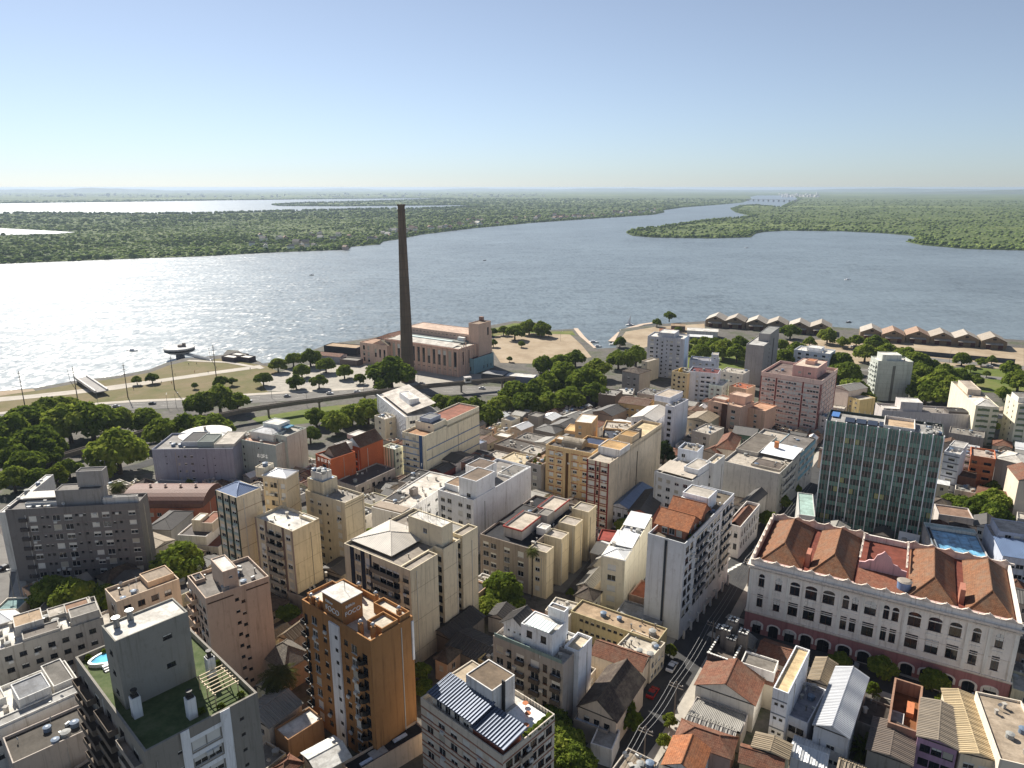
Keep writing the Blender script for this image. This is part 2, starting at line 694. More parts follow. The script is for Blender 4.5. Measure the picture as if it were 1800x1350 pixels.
        if par > 0:
            i0, i1, j0, j1 = x0 + pt, x1 - pt, y0 + pt, y1 - pt
            zr = z1 - par
            o = [(x0, y0), (x1, y0), (x1, y1), (x0, y1)]
            n = [(i0, j0), (i1, j0), (i1, j1), (i0, j1)]
            for k in range(4):
                k2 = (k + 1) % 4
                mb.poly([(*o[k], z1), (*o[k2], z1), (*n[k2], z1), (*n[k], z1)])
                mb.poly([(*n[k], z1), (*n[k2], z1), (*n[k2], zr), (*n[k], zr)])
            rb = MB()
            rb.poly([(*p, zr) for p in n])
            rb.build(roofname, rm, s.root)
        else:
            rb = MB()
            rb.box(x0 - .15, y0 - .15, z1, x1 + .15, y1 + .15, z1 + .16)
            rb.build(roofname, rm, s.root)
        mb.build('wall', wm, s.root)
        return s

    def body(s, wall, roof, **kw):
        return s.box(0, 0, 1, 1, 0, s.h, wall, roof, **kw)

    def ph(s, u0, v0, u1, v1, hh, wall, roof, z=-.8, **kw):
        return s.box(u0, v0, u1, v1, s.h + z, s.h + z + hh, wall, roof, **dict(dict(par=.25), **kw))

    def _roof(s, mb, name, mat):
        m = mat if not isinstance(mat, tuple) else roof_mat(mat)
        mb.build(name, m, s.root)

    def gable(s, u0, v0, u1, v1, z, rise, axis, mat, wall=None, ov=.35, th=.14):
        """pitched roof, ridge along local axis 'u' or 'v'; z from the roof line"""
        z += s.h
        x0, x1, y0, y1 = u0 * s.W, u1 * s.W, v0 * s.D, v1 * s.D

        def T(a, c, zz):
            return (a, c, zz) if axis == 'u' else (c, a, zz)
        if axis == 'u':
            a0, a1, c0, c1 = x0, x1, y0, y1
        else:
            a0, a1, c0, c1 = y0, y1, x0, x1
        cm = (c0 + c1) / 2
        sl = rise / (cm - c0)
        mb = MB()
        for sg, ce in ((-1, c0), (1, c1)):
            e, ze = ce + sg * ov, z - sl * ov
            A, B_, C_, D_ = T(a0 - ov, e, ze), T(a1 + ov, e, ze), T(a1 + ov, cm, z + rise), T(a0 - ov, cm, z + rise)
            top = [A, B_, C_, D_]
            if (sg == -1) != (axis == 'u'):
                top = top[::-1]
            mb.poly([(p[0], p[1], p[2] + th) for p in top])
            mb.poly([p for p in top[::-1]])
            for k in range(4):
                p, q = top[k], top[(k + 1) % 4]
                mb.poly([p, q, (q[0], q[1], q[2] + th), (p[0], p[1], p[2] + th)])
        if not isinstance(mat, tuple) and mat.name.startswith('corrugated') and s.dist < 190:
            nr = int((a1 - a0 + 2 * ov) / .55)
            for sg, ce in ((-1, c0), (1, c1)):
                e, ze = ce + sg * ov, z - sl * ov
                for k in range(nr):
                    x = a0 - ov + .55 * (k + .3)
                    q = [T(x, e, ze + th), T(x, cm, z + rise + th), T(x + .2, cm, z + rise + th), T(x + .2, e, ze + th)]
                    t_ = [(v[0], v[1], v[2] + .1) for v in q]
                    mb.poly(t_); mb.poly([q[0], q[1], t_[1], t_[0]]); mb.poly([q[2], q[3], t_[3], t_[2]]); mb.poly([q[3], q[0], t_[0], t_[3]])
        s._roof(mb, 'roof', mat)
        if wall is not None:
            for aa in (a0 + .01, a1 - .01):
                g = MB()
                g.poly([T(aa, c0, z), T(aa, c1, z), T(aa, cm, z + rise)])
                g.build('gable_wall', wall_mat(wall) if isinstance(wall, tuple) else wall, s.root)
        r = MB()
        r.rod(T(a0 - ov, cm, z + rise + th), T(a1 + ov, cm, z + rise + th), .13, 5)
        s._roof(r, 'ridge', mat)
        return s

    def hip(s, u0, v0, u1, v1, z, rise, mat, ov=.4, frac=None):
        z += s.h
        x0, x1, y0, y1 = u0 * s.W - ov, u1 * s.W + ov, v0 * s.D - ov, v1 * s.D + ov
        w, d = x1 - x0, y1 - y0
        mb = MB()
        if w >= d:
            k = min(d / 2, w / 2 - .05) if frac is None else frac * w / 2
            r0, r1 = (x0 + k, (y0 + y1) / 2, z + rise), (x1 - k, (y0 + y1) / 2, z + rise)
            P = [(x0, y0, z), (x1, y0, z), (x1, y1, z), (x0, y1, z)]
            mb.poly([P[0], P[1], r1, r0]); mb.poly([P[1], P[2], r1]); mb.poly([P[2], P[3], r0, r1]); mb.poly([P[3], P[0], r0])
        else:
            k = min(w / 2, d / 2 - .05) if frac is None else frac * d / 2
            r0, r1 = ((x0 + x1) / 2, y0 + k, z + rise), ((x0 + x1) / 2, y1 - k, z + rise)
            P = [(x0, y0, z), (x1, y0, z), (x1, y1, z), (x0, y1, z)]
            mb.poly([P[0], P[1], r0]); mb.poly([P[1], P[2], r1, r0]); mb.poly([P[2], P[3], r1]); mb.poly([P[3], P[0], r0, r1])
        mb.poly([(p[0], p[1], z - .02) for p in P[::-1]])
        for k in range(4):
            p, q = P[k], P[(k + 1) % 4]
            mb.poly([(p[0], p[1], z - .16), (q[0], q[1], z - .16), q, p])
        s._roof(mb, 'roof', mat)
        r = MB()
        up = Vector((0, 0, .04))
        r.rod(Vector(r0) + up, Vector(r1) + up, .14, 5)
        near = (r0, r0 if w >= d else r0, r1, r1) if False else None
        for p in P:
            e = min((r0, r1), key=lambda q: (q[0] - p[0]) ** 2 + (q[1] - p[1]) ** 2)
            r.rod(Vector(p) + up, Vector(e) + up, .12, 4)
        s._roof(r, 'ridge', mat)
        return s

    def shed(s, u0, v0, u1, v1, zf, zb_, mat, ov=.3, th=.12, axis='v', rib=0):
        """single-slope roof: height zf at the front (or left) edge and zb_ at the back (or right)"""
        x0, x1, y0, y1 = u0 * s.W - ov, u1 * s.W + ov, v0 * s.D - ov, v1 * s.D + ov
        zf, zb_ = zf + s.h, zb_ + s.h
        if axis == 'v':
            P = [(x0, y0, zf), (x1, y0, zf), (x1, y1, zb_), (x0, y1, zb_)]
        else:
            P = [(x0, y0, zf), (x1, y0, zb_), (x1, y1, zb_), (x0, y1, zf)]
        mb = MB()
        mb.poly([(p[0], p[1], p[2] + th) for p in P])
        mb.poly(P[::-1])
        for k in range(4):
            p, q = P[k], P[(k + 1) % 4]
            mb.poly([p, q, (q[0], q[1], q[2] + th), (p[0], p[1], p[2] + th)])
        if rib:
            for k in range(int((x1 - x0) / rib)):
                x = x0 + rib * (k + .25)
                q = [(x, y0, zf + th), (x, y1, zb_ + th), (x + rib * .45, y1, zb_ + th), (x + rib * .45, y0, zf + th)]
                t_ = [(v[0], v[1], v[2] + .16) for v in q]
                mb.poly(t_[::-1]); mb.poly([q[0], q[1], t_[1], t_[0]]); mb.poly([q[2], q[3], t_[3], t_[2]]); mb.poly([q[3], q[0], t_[0], t_[3]])
        s._roof(mb, 'roof', mat)
        return s

    def barrel(s, u0, v0, u1, v1, z, rise, axis, mat, n=12):
        z += s.h
        x0, x1, y0, y1 = u0 * s.W, u1 * s.W, v0 * s.D, v1 * s.D
        a0, a1, c0, c1 = (x0, x1, y0, y1) if axis == 'u' else (y0, y1, x0, x1)
        T = (lambda a, c, zz: (a, c, zz)) if axis == 'u' else (lambda a, c, zz: (c, a, zz))
        pr = [(c0 + (c1 - c0) * (1 - math.cos(math.pi * k / n)) / 2, z + rise * math.sin(math.pi * k / n)) for k in range(n + 1)]
        mb = MB()
        for k in range(n):
            q = [T(a0, *pr[k]), T(a1, *pr[k]), T(a1, *pr[k + 1]), T(a0, *pr[k + 1])]
            mb.poly(q if axis == 'u' else q[::-1])
        e0 = [T(a0, *p) for p in pr]
        e1 = [T(a1, *p) for p in pr]
        mb.poly(e0); mb.poly(e1[::-1])
        s._roof(mb, 'roof', mat)
        return s

    def item(s, me, u, v, z=-.8, sc=1.0, rz=0.0):
        return put(me.name.split('.')[0], me, s.root, (u * s.W, v * s.D, s.h + z), rz, (sc, sc, sc))

    def slab(s, u0, v0, u1, v1, z0, z1, mat, name='slab'):
        mb = MB()
        mb.box(u0 * s.W, v0 * s.D, s.h + z0, u1 * s.W, v1 * s.D, s.h + z1)
        mb.build(name, wall_mat(mat) if isinstance(mat, tuple) else mat, s.root)
        return s

    def clutter(s, n, u0=.08, v0=.08, u1=.92, v1=.92, z=-.8):
        for _ in range(int(n * 1.8) + 1):
            me = s.rng.choice([AC_ME, VENT_ME, VENT_ME, PIPE_ME, PIPE_ME, DISH_ME, TANKG_ME, TANK_ME, ANT_ME])
            s.item(me, s.rng.uniform(u0, u1), s.rng.uniform(v0, v1), z, s.rng.uniform(.8, 1.15), s.rng.uniform(0, 6.28))
        return s

# ------------------------------------------------------------------ the setting: water, far land, city ground
def water_mat(col, rough, chop):
    m, nt, b = nmat('river_water')
    big = noise(nt, coords(nt, 'world', (1, 1, 1)), 0.0035, 3)
    f = ramp(nt, big, [(0.3, (0, 0, 0)), (0.7, (1, 1, 1))])
    nt.links.new(mixc(nt, f, mulc(col, 0.8), mulc(col, 1.15)), b.inputs['Base Color'])
    b.inputs['Roughness'].default_value = rough
    b.inputs['IOR'].default_value = 1.33
    # wind chop: the facets' slopes come straight from noise, in long crests across the wind
    g = N(nt, 'ShaderNodeNewGeometry')

    def slopes(rot, sc, scale, det):
        mp = N(nt, 'ShaderNodeMapping')
        mp.inputs['Rotation'].default_value = (0, 0, rad(rot))
        mp.inputs['Scale'].default_value = sc
        nt.links.new(g.outputs['Position'], mp.inputs[0])
        n = N(nt, 'ShaderNodeTexNoise')
        n.inputs['Scale'].default_value = scale
        n.inputs['Detail'].default_value = det
        n.inputs['Roughness'].default_value = 0.65
        nt.links.new(mp.outputs[0], n.inputs['Vector'])
        v = N(nt, 'ShaderNodeVectorMath', operation='SUBTRACT')
        nt.links.new(n.outputs['Color'], v.inputs[0])
        v.inputs[1].default_value = (0.5, 0.5, 0.5)
        return v.outputs[0]

    def vscale(v, k):
        n = N(nt, 'ShaderNodeVectorMath', operation='MULTIPLY')
        nt.links.new(v, n.inputs[0])
        n.inputs[1].default_value = (k, k, 0)
        return n.outputs[0]

    def vadd(a, b):
        n = N(nt, 'ShaderNodeVectorMath', operation='ADD')
        nt.links.new(a, n.inputs[0])
        if isinstance(b, tuple):
            n.inputs[1].default_value = b
        else:
            nt.links.new(b, n.inputs[1])
        return n.outputs[0]
    sl = vadd(vscale(slopes(24, (1, .5, 1), 0.24, 4), chop), vscale(slopes(-50, (.35, 1, 1), 0.07, 3), chop * .5))
    gust = noise(nt, coords(nt, 'world', (1, .6, 1)), 0.006, 3, 0.5)
    gr = ramp(nt, gust, [(0.32, (0.6, 0.6, 0.6)), (0.68, (1, 1, 1))])
    gm = N(nt, 'ShaderNodeVectorMath', operation='MULTIPLY')
    nt.links.new(sl, gm.inputs[0])
    nt.links.new(gr, gm.inputs[1])
    nv = N(nt, 'ShaderNodeVectorMath', operation='NORMALIZE')
    nt.links.new(vadd(gm.outputs[0], (0, 0, 1)), nv.inputs[0])
    nt.links.new(nv.outputs[0], b.inputs['Normal'])
    return m


WATER = water_mat((0.14, 0.172, 0.19), 0.35, 1.0)
FARW = 48000.0


def sheet(name, pts, z, mat, kind='structure', skirt=None):
    """flat polygon of ground (list of 2D points), with a skirt down to level `skirt`"""
    P3 = [Vector((p[0], p[1], 0)) for p in pts]
    tri = tessellate_polygon([P3])
    v = [(p.x, p.y, z) for p in P3]
    f = []
    for t in tri:
        a, b, c = (P3[i] for i in t)
        f.append(tuple(t) if (b - a).cross(c - a).z > 0 else tuple(reversed(t)))
    n = len(v)
    if skirt is not None:
        v += [(p.x, p.y, skirt) for p in P3]
        for i in range(n):
            j = (i + 1) % n
            f.append((i, j, n + j, n + i))
    me = bpy.data.meshes.new(name)
    me.from_pydata(v, [], f)
    me.materials.append(mat)
    me.update()
    o = put(name, me)
    if kind:
        o['kind'] = kind
    return o


wm_ = MB()
wm_.poly([(-FARW, -300, 0), (FARW, -300, 0), (FARW, FARW, 0), (-FARW, FARW, 0)])
river = wm_.build('river', WATER)
river['kind'] = 'structure'


def land_mat():
    m, nt, b = nmat('marsh_land')
    n1 = noise(nt, coords(nt, 'world', (1, 1, 1)), 0.004, 5, 0.65)
    n2 = noise(nt, coords(nt, 'world', (0.35, 1, 1)), 0.0011, 3, 0.5)
    n3 = noise(nt, coords(nt, 'world', (1, 1, 1)), 0.05, 4, 0.7)
    c1 = ramp(nt, n1, [(0.32, (0.052, 0.075, 0.023)), (0.5, (0.091, 0.120, 0.034)), (0.68, (0.137, 0.159, 0.049))])
    c2 = ramp(nt, n2, [(0.55, (0, 0, 0)), (0.66, (1, 1, 1))])
    c3 = mixc(nt, c2, c1, (0.195, 0.234, 0.078))
    f3 = ramp(nt, n3, [(0.35, (0, 0, 0)), (0.65, (1, 1, 1))])
    c4 = mixc(nt, f3, mulc((0.046, 0.065, 0.021), 1), c3)
    nt.links.new(mixc(nt, 0.6, c4, c3), b.inputs['Base Color'])
    b.inputs['Roughness'].default_value = 0.95
    b.inputs['Specular IOR Level'].default_value = 0.1
    return m


LAND = land_mat()
shore1 = [(-420, 478), (0, 463), (150, 457), (350, 450), (480, 443), (560, 440), (612, 438), (617, 433), (668, 429),
          (672, 424), (700, 420), (740, 412), (830, 401), (940, 391), (1060, 383), (1150, 377), (1168, 373), (1166, 369.5),
          (1200, 364.5), (1260, 360), (1305, 356), (1322, 350), (1318, 346), (1330, 343.5)]
shore2 = [(1395, 344.5), (1403, 350), (1388, 356), (1372, 364), (1330, 360), (1300, 361.5), (1284, 367), (1292, 372.5),
          (1318, 379.5), (1296, 383), (1240, 387), (1200, 393), (1150, 400), (1110, 404), (1101, 409), (1112, 414),
          (1150, 417), (1250, 418.5), (1320, 416.5), (1328, 410), (1345, 407), (1380, 405), (1480, 406), (1560, 410),
          (1600, 413.5), (1614, 419), (1592, 424), (1620, 430), (1700, 437), (1800, 439.5), (2150, 452)]


def wpts(pl, z=1.0):
    return [at(x, y, z) for x, y in pl]


S1, S2 = wpts(shore1), wpts(shore2)
far_y = 20 + S1[-1].y
l1 = S1 + [Vector((9000, S1[-1].y)), Vector((FARW * .98, S1[-1].y)), Vector((FARW * .98, FARW * .99)), Vector((-FARW * .98, FARW * .99)), Vector((-FARW * .98, S1[0].y * .4))]
sheet('marsh_island', l1, 1.0, LAND, skirt=-1)
l2 = S2 + [Vector((FARW * .97, S2[-1].y)), Vector((FARW * .97, S1[-1].y * 1.02)), Vector((S2[0].x + 300, S1[-1].y * 1.02))]
sheet('river_island', l2, 1.4, LAND, skirt=-1)
lake_px = [(-420, 379), (0, 375), (200, 377), (360, 376), (500, 371.5), (640, 368.5), (750, 367), (800, 365.5), (850, 363),
           (815, 360.5), (700, 361.5), (600, 362.5), (500, 362), (487, 360), (540, 357), (650, 354.5), (770, 350.5), (800, 349),
           (700, 348.5), (600, 349.5), (400, 352), (200, 355), (0, 357.5), (-420, 361)]
inlet_px = [(-300, 402), (0, 401), (60, 404), (132, 408), (100, 411), (0, 413), (-300, 417)]
LK, IN = wpts(lake_px, 1.8), wpts(inlet_px, 1.8)
sheet('lake', LK, 1.8, WATER)
sheet('inlet', IN, 1.8, WATER)


def inside(P, poly):
    """vectorised point in polygon"""
    x, y = P[:, 0], P[:, 1]
    r = np.zeros(len(P), bool)
    n = len(poly)
    for i in range(n):
        x0, y0 = poly[i]
        x1, y1 = poly[(i + 1) % n]
        c = ((y0 > y) != (y1 > y))
        if y1 != y0:
            r ^= c & (x < (x1 - x0) * (y - y0) / (y1 - y0) + x0)
    return r


def vnoise(P, cell, seed):
    rs = np.random.RandomState(seed)
    T = rs.rand(256, 256)
    q = P / cell
    i = np.floor(q).astype(int)
    f = q - i
    f = f * f * (3 - 2 * f)
    g = lambda a, b: T[(i[:, 0] + a) % 256, (i[:, 1] + b) % 256]
    return (g(0, 0) * (1 - f[:, 0]) + g(1, 0) * f[:, 0]) * (1 - f[:, 1]) + (g(0, 1) * (1 - f[:, 0]) + g(1, 1) * f[:, 0]) * f[:, 1]


PHI = (1 + 5 ** .5) / 2
ICO_V = np.array([(-1, PHI, 0), (1, PHI, 0), (-1, -PHI, 0), (1, -PHI, 0), (0, -1, PHI), (0, 1, PHI), (0, -1, -PHI), (0, 1, -PHI),
                  (PHI, 0, -1), (PHI, 0, 1), (-PHI, 0, -1), (-PHI, 0, 1)]) / math.sqrt(1 + PHI * PHI)
ICO_F = np.array([(0, 11, 5), (0, 5, 1), (0, 1, 7), (0, 7, 10), (0, 10, 11), (1, 5, 9), (5, 11, 4), (11, 10, 2), (10, 7, 6), (7, 1, 8),
                  (3, 9, 4), (3, 4, 2), (3, 2, 6), (3, 6, 8), (3, 8, 9), (4, 9, 5), (2, 4, 11), (6, 2, 10), (8, 6, 7), (9, 8, 1)])


def mesh_np(name, V, F, mats):
    me = bpy.data.meshes.new(name)
    n = F.shape[1]
    me.vertices.add(len(V))
    me.vertices.foreach_set('co', V.astype(np.float32).ravel())
    me.loops.add(F.size)
    me.loops.foreach_set('vertex_index', F.astype(np.int32).ravel())
    me.polygons.add(len(F))
    me.polygons.foreach_set('loop_start', np.arange(0, F.size, n, dtype=np.int32))
    me.update(calc_edges=True)
    for m in mats:
        me.materials.append(m)
    return me


def leaf_mat(name, stops, trans=0.3, island=True):
    m, nt, b = nmat(name)
    nt.nodes.remove(b)
    if island:
        f = N(nt, 'ShaderNodeNewGeometry').outputs['Random Per Island']
        g = N(nt, 'ShaderNodeObjectInfo').outputs['Random']
        ad = N(nt, 'ShaderNodeMath', operation='MULTIPLY_ADD')
        nt.links.new(g, ad.inputs[0])
        ad.inputs[1].default_value = 0.55
        ml = N(nt, 'ShaderNodeMath', operation='MULTIPLY')
        nt.links.new(f, ml.inputs[0])
        ml.inputs[1].default_value = 0.45
        nt.links.new(ml.outputs[0], ad.inputs[2])
        fac = ad.outputs[0]
    nz = noise(nt, coords(nt, 'object', (1, 1, 1)), 2.6, 2)
    m3 = N(nt, 'ShaderNodeMath', operation='MULTIPLY_ADD')
    nt.links.new(nz, m3.inputs[0])
    m3.inputs[1].default_value = 1.1
    m4 = N(nt, 'ShaderNodeMath', operation='ADD')
    nt.links.new(fac, m4.inputs[0])
    m4.inputs[1].default_value = -0.55
    nt.links.new(m4.outputs[0], m3.inputs[2])
    c = ramp(nt, m3.outputs[0], stops)
    d = N(nt, 'ShaderNodeBsdfDiffuse')
    t = N(nt, 'ShaderNodeBsdfTranslucent')
    nt.links.new(c, d.inputs[0])
    nt.links.new(mixc(nt, 0.5, c, (0.12, 0.15, 0.01)), t.inputs[0])
    mx = N(nt, 'ShaderNodeMixShader')
    mx.inputs[0].default_value = trans
    nt.links.new(d.outputs[0], mx.inputs[1])
    nt.links.new(t.outputs[0], mx.inputs[2])
    nt.links.new(mx.outputs[0], nt.nodes['Material Output'].inputs[0])
    return m


def forest_mat(k=1.0):
    m, nt, b = nmat('far_foliage')
    f = N(nt, 'ShaderNodeNewGeometry').outputs['Random Per Island']
    n1 = noise(nt, coords(nt, 'world', (1, 1, 1)), 0.006, 3)
    mm = N(nt, 'ShaderNodeMath', operation='MULTIPLY_ADD')
    nt.links.new(f, mm.inputs[0])
    mm.inputs[1].default_value = 0.5
    s2 = N(nt, 'ShaderNodeMath', operation='MULTIPLY')
    nt.links.new(n1, s2.inputs[0])
    s2.inputs[1].default_value = 0.55
    nt.links.new(s2.outputs[0], mm.inputs[2])
    nt.links.new(ramp(nt, mm.outputs[0], [(0.2, mulc((0.059, 0.085, 0.027), k)), (0.5, mulc((0.102, 0.144, 0.041), k)), (0.85, mulc((0.196, 0.231, 0.068), k))]), b.inputs['Base Color'])
    b.inputs['Roughness'].default_value = 1.0
    b.inputs['Specular IOR Level'].default_value = 0.0
    return m


FOREST = forest_mat()


def forest(name, label, poly, holes, dmin, dmax, n, hmin, hmax, shore=None, seed=1, thr=0.45, mat=None, wide=1.0):
    rs = np.random.RandomState(seed)
    # even in log-distance: far woods thin out to what can still be told apart
    d = np.exp(rs.uniform(math.log(dmin), math.log(dmax), n * 3))
    az = rs.uniform(-0.72, 0.72, n * 3)
    P = np.stack([d * np.sin(az), d * np.cos(az)], 1)
    ok = inside(P, [tuple(p) for p in poly])
    for h in holes:
        ok &= ~inside(P, [tuple(p) for p in h])
    dens = 0.6 * vnoise(P, 260, seed) + 0.4 * vnoise(P, 70, seed + 1)
    ok &= (dens + rs.rand(len(P)) * 0.5 - 0.25) > thr
    P = P[ok][:n]
    k = 0.8 + np.linalg.norm(P, axis=1) / 5500.0
    S = rs.uniform(hmin, hmax, len(P))
    if shore is not None:
        Q, QS = [], []
        for a, b in zip(shore[:-1], shore[1:]):
            L = (b - a).length
            m = int(min(L, 4500) / 5)
            t = rs.rand(m)
            nrm = np.array([-(b - a).y, (b - a).x]) / L
            off = rs.uniform(4, 38, m)
            q = np.array([a.x, a.y])[None] + t[:, None] * np.array([(b - a).x, (b - a).y])[None]
            c0 = q + off[:, None] * nrm
            c1 = q - off[:, None] * nrm
            i0 = inside(c0, [tuple(p) for p in poly])
            c = np.where(i0[:, None], c0, c1)
            Q.append(c)
            QS.append(rs.uniform(hmin * 1.1, hmax * 1.25, m))
        Q = np.concatenate(Q)
        okq = inside(Q, [tuple(p) for p in poly])
        P = np.concatenate([P, Q[okq]])
        S = np.concatenate([S, np.concatenate(QS)[okq]])
        k = np.concatenate([k, np.ones(okq.sum())])
    n = len(P)
    V = ICO_V[None] * (1 + rs.uniform(-.28, .28, (n, 12, 1)))
    V = V * (S[:, None] * np.stack([k, k, np.ones(n)], 1) * rs.uniform(.8, 1.25, (n, 3)))[:, None, :] * np.array([.62, .62, .5])
    V[:, :, :2] *= wide
    V[:, :, 0] += P[:, None, 0]
    V[:, :, 1] += P[:, None, 1]
    V[:, :, 2] += (1.0 + S * 0.40)[:, None]
    Fc = ICO_F[None] + (np.arange(n) * 12)[:, None, None]
    o = put(name, mesh_np(name, V.reshape(-1, 3), Fc.reshape(-1, 3), [mat or FOREST]))
    tag(o, label, 'forest', kind='stuff')
    return o


forest('marsh_forest', 'low green marsh woodland covering the island across the river', l1, [LK, IN], 1150, 9000, 15000, 3.5, 8, S1[:20], 3, 0.52)
forest('island_forest', 'low green woodland on the river island at the right', l2, [], 1400, 9000, 8000, 3.5, 8, S2, 5, 0.52)
SCRUB = forest_mat(1.5)
forest('marsh_scrub', 'low olive scrub and reed beds on the island across the river', l1, [LK, IN], 1150, 6500, 26000, 1.2, 3.0, None, 13, 0.22, SCRUB, 2.2)
forest('island_scrub', 'low olive scrub on the river island at the right', l2, [], 1400, 6500, 13000, 1.2, 3.0, None, 15, 0.22, SCRUB, 2.2)
lkb = [LK[i] for i in range(len(LK))]
forest('lake_forest', 'dark line of woodland along the shores of the far lake', l1, [LK, IN], 3200, 9000, 2500, 7, 12, LK[1:-1], 9, 0.5)
# hills on the far horizon
def hill_mat():
    m, nt, b = nmat('far_hill')
    n1 = noise(nt, coords(nt, 'world', (1, 1, 1)), 0.002, 4)
    nt.links.new(ramp(nt, n1, [(0.3, (0.03, 0.045, 0.02)), (0.7, (0.07, 0.085, 0.035))]), b.inputs['Base Color'])
    b.inputs['Roughness'].default_value = 1
    return m


HILL = hill_mat()


def hills(cx, cy, w, d, hh, seed):
    rs = random.Random(seed)
    ph = [rs.uniform(0, 6.28) for _ in range(5)]
    nx, ny = 60, 10
    V, F = [], []
    for j in range(ny + 1):
        for i in range(nx + 1):
            x, y = -1 + 2 * i / nx, -1 + 2 * j / ny
            e = max(0, 1 - abs(x) ** 2.2) * max(0, 1 - y * y)
            n = .55 + .18 * math.sin(5 * x + ph[0]) + .14 * math.sin(11 * x + 2 * y + ph[1]) + .08 * math.sin(23 * x + 3 * y + ph[2]) + .05 * math.sin(47 * x + ph[3])
            V.append((cx + x * w / 2, cy + y * d / 2, -2 + hh * e * n * 1.15))
    for j in range(ny):
        for i in range(nx):
            a = j * (nx + 1) + i
            F.append((a, a + 1, a + nx + 2, a + nx + 1))
    me = bpy.data.meshes.new('hills')
    me.from_pydata(V, [], F)
    me.materials.append(HILL)
    me.polygons.foreach_set('use_smooth', [True] * len(F))
    o = put('hills', me)
    o['kind'] = 'structure'


hills(-13500, 22000, 13000, 3500, 120, 1)
hills(2500, 30000, 16000, 4500, 118, 2)
hills(13800, 26000, 15000, 4000, 112, 3)
hills(11500, 16500, 7000, 2500, 92, 4)
hills(-4000, 33000, 20000, 4000, 120, 6)

# ---- the city bank
bank_px = [(-260, 700), (0, 690), (60, 685), (130, 672), (200, 664), (262, 652), (292, 640), (325, 632), (392, 626), (400, 617), (418, 618),
           (462, 641), (500, 636), (580, 606), (640, 598), (720, 585), (860, 574), (905, 566), (950, 569), (968, 582), (1008, 580), (1018, 592), (1045, 615),
           (1086, 613), (1082, 598), (1092, 580), (1150, 572), (1240, 566), (1400, 572), (1600, 586), (1800, 600), (2150, 628)]
BK = [at(x, y, 3.0) for x, y in bank_px]


def ground_mat():
    m, nt, b = nmat('city_ground')
    n1 = noise(nt, coords(nt, 'world', (1, 1, 1)), 0.05, 5, 0.7)
    n2 = noise(nt, coords(nt, 'world', (1, 1, 1)), 0.6, 4, 0.7)
    c1 = ramp(nt, n1, [(0.35, (0.07, 0.066, 0.058)), (0.5, (0.12, 0.108, 0.092)), (0.62, (0.065, 0.075, 0.035)), (0.72, (0.16, 0.145, 0.12))])
    f2 = ramp(nt, n2, [(0.3, (0.6, 0.6, 0.6)), (0.7, (1.2, 1.2, 1.2))])
    mx = N(nt, 'ShaderNodeMix', data_type='RGBA', blend_type='MULTIPLY')
    mx.inputs[0].default_value = 1.0
    nt.links.new(c1, mx.inputs[6])
    nt.links.new(f2, mx.inputs[7])
    nt.links.new(mx.outputs[2], b.inputs['Base Color'])
    b.inputs['Roughness'].default_value = 0.95
    return m


def patch_mat(name, stops, scale=0.08, rough=0.95):
    m, nt, b = nmat(name)
    n1 = noise(nt, coords(nt, 'world', (1, 1, 1)), scale, 6, 0.7)
    nt.links.new(ramp(nt, n1, stops), b.inputs['Base Color'])
    b.inputs['Roughness'].default_value = rough
    b.inputs['Specular IOR Level'].default_value = 0.15
    return m


GRASS = patch_mat('dry_grass', [(0.3, (0.11, 0.115, 0.04)), (0.5, (0.165, 0.14, 0.068)), (0.7, (0.22, 0.165, 0.10))], 0.06)
GREEN = patch_mat('lawn', [(0.3, (0.07, 0.10, 0.02)), (0.5, (0.12, 0.15, 0.035)), (0.7, (0.19, 0.17, 0.07))], 0.05)
SAND = patch_mat('sandy_lot', [(0.3, (0.25, 0.19, 0.125)), (0.5, (0.35, 0.275, 0.19)), (0.7, (0.42, 0.345, 0.25))], 0.05)
PAVE = patch_mat('pavement', [(0.3, (0.30, 0.275, 0.24)), (0.6, (0.42, 0.39, 0.34)), (0.75, (0.36, 0.32, 0.27))], 0.3)
PATH = patch_mat('concrete_path', [(0.3, (0.40, 0.365, 0.31)), (0.7, (0.53, 0.48, 0.415))], 0.1)
ASPH = patch_mat('asphalt', [(0.3, (0.045, 0.045, 0.047)), (0.6, (0.07, 0.07, 0.07)), (0.75, (0.055, 0.053, 0.05))], 0.25)
ASPHL = patch_mat('worn_asphalt', [(0.3, (0.15, 0.142, 0.132)), (0.6, (0.20, 0.19, 0.175)), (0.75, (0.17, 0.16, 0.145))], 0.2)
PAINT = plain((225, 222, 212), .7)
GROUND = ground_mat()

bank_far = [p for p in BK]
bk_poly = bank_far + [Vector((2200, BK[-1].y)), Vector((2200, 380)), Vector((-2200, 380)), Vector((-2200, BK[0].y))]
sheet('ground', bk_poly, 4.0, GROUND, skirt=-1)
V, F = [], []
ys = list(range(-100, 380, 5)) + [380]
for y in ys:
    V += [(-2200, y, G(0, y)), (2200, y, G(0, y))]
for i in range(len(ys) - 1):
    F.append((2 * i, 2 * i + 1, 2 * i + 3, 2 * i + 2))
me = bpy.data.meshes.new('ground')
me.from_pydata(V, [], F)
me.materials.append(GROUND)
tag(put('ground', me), kind='structure')


def patch(name, px, mat, dz=0.05, z=4.0):
    return sheet(name, [at(x, y, z) for x, y in px], z + dz, mat)


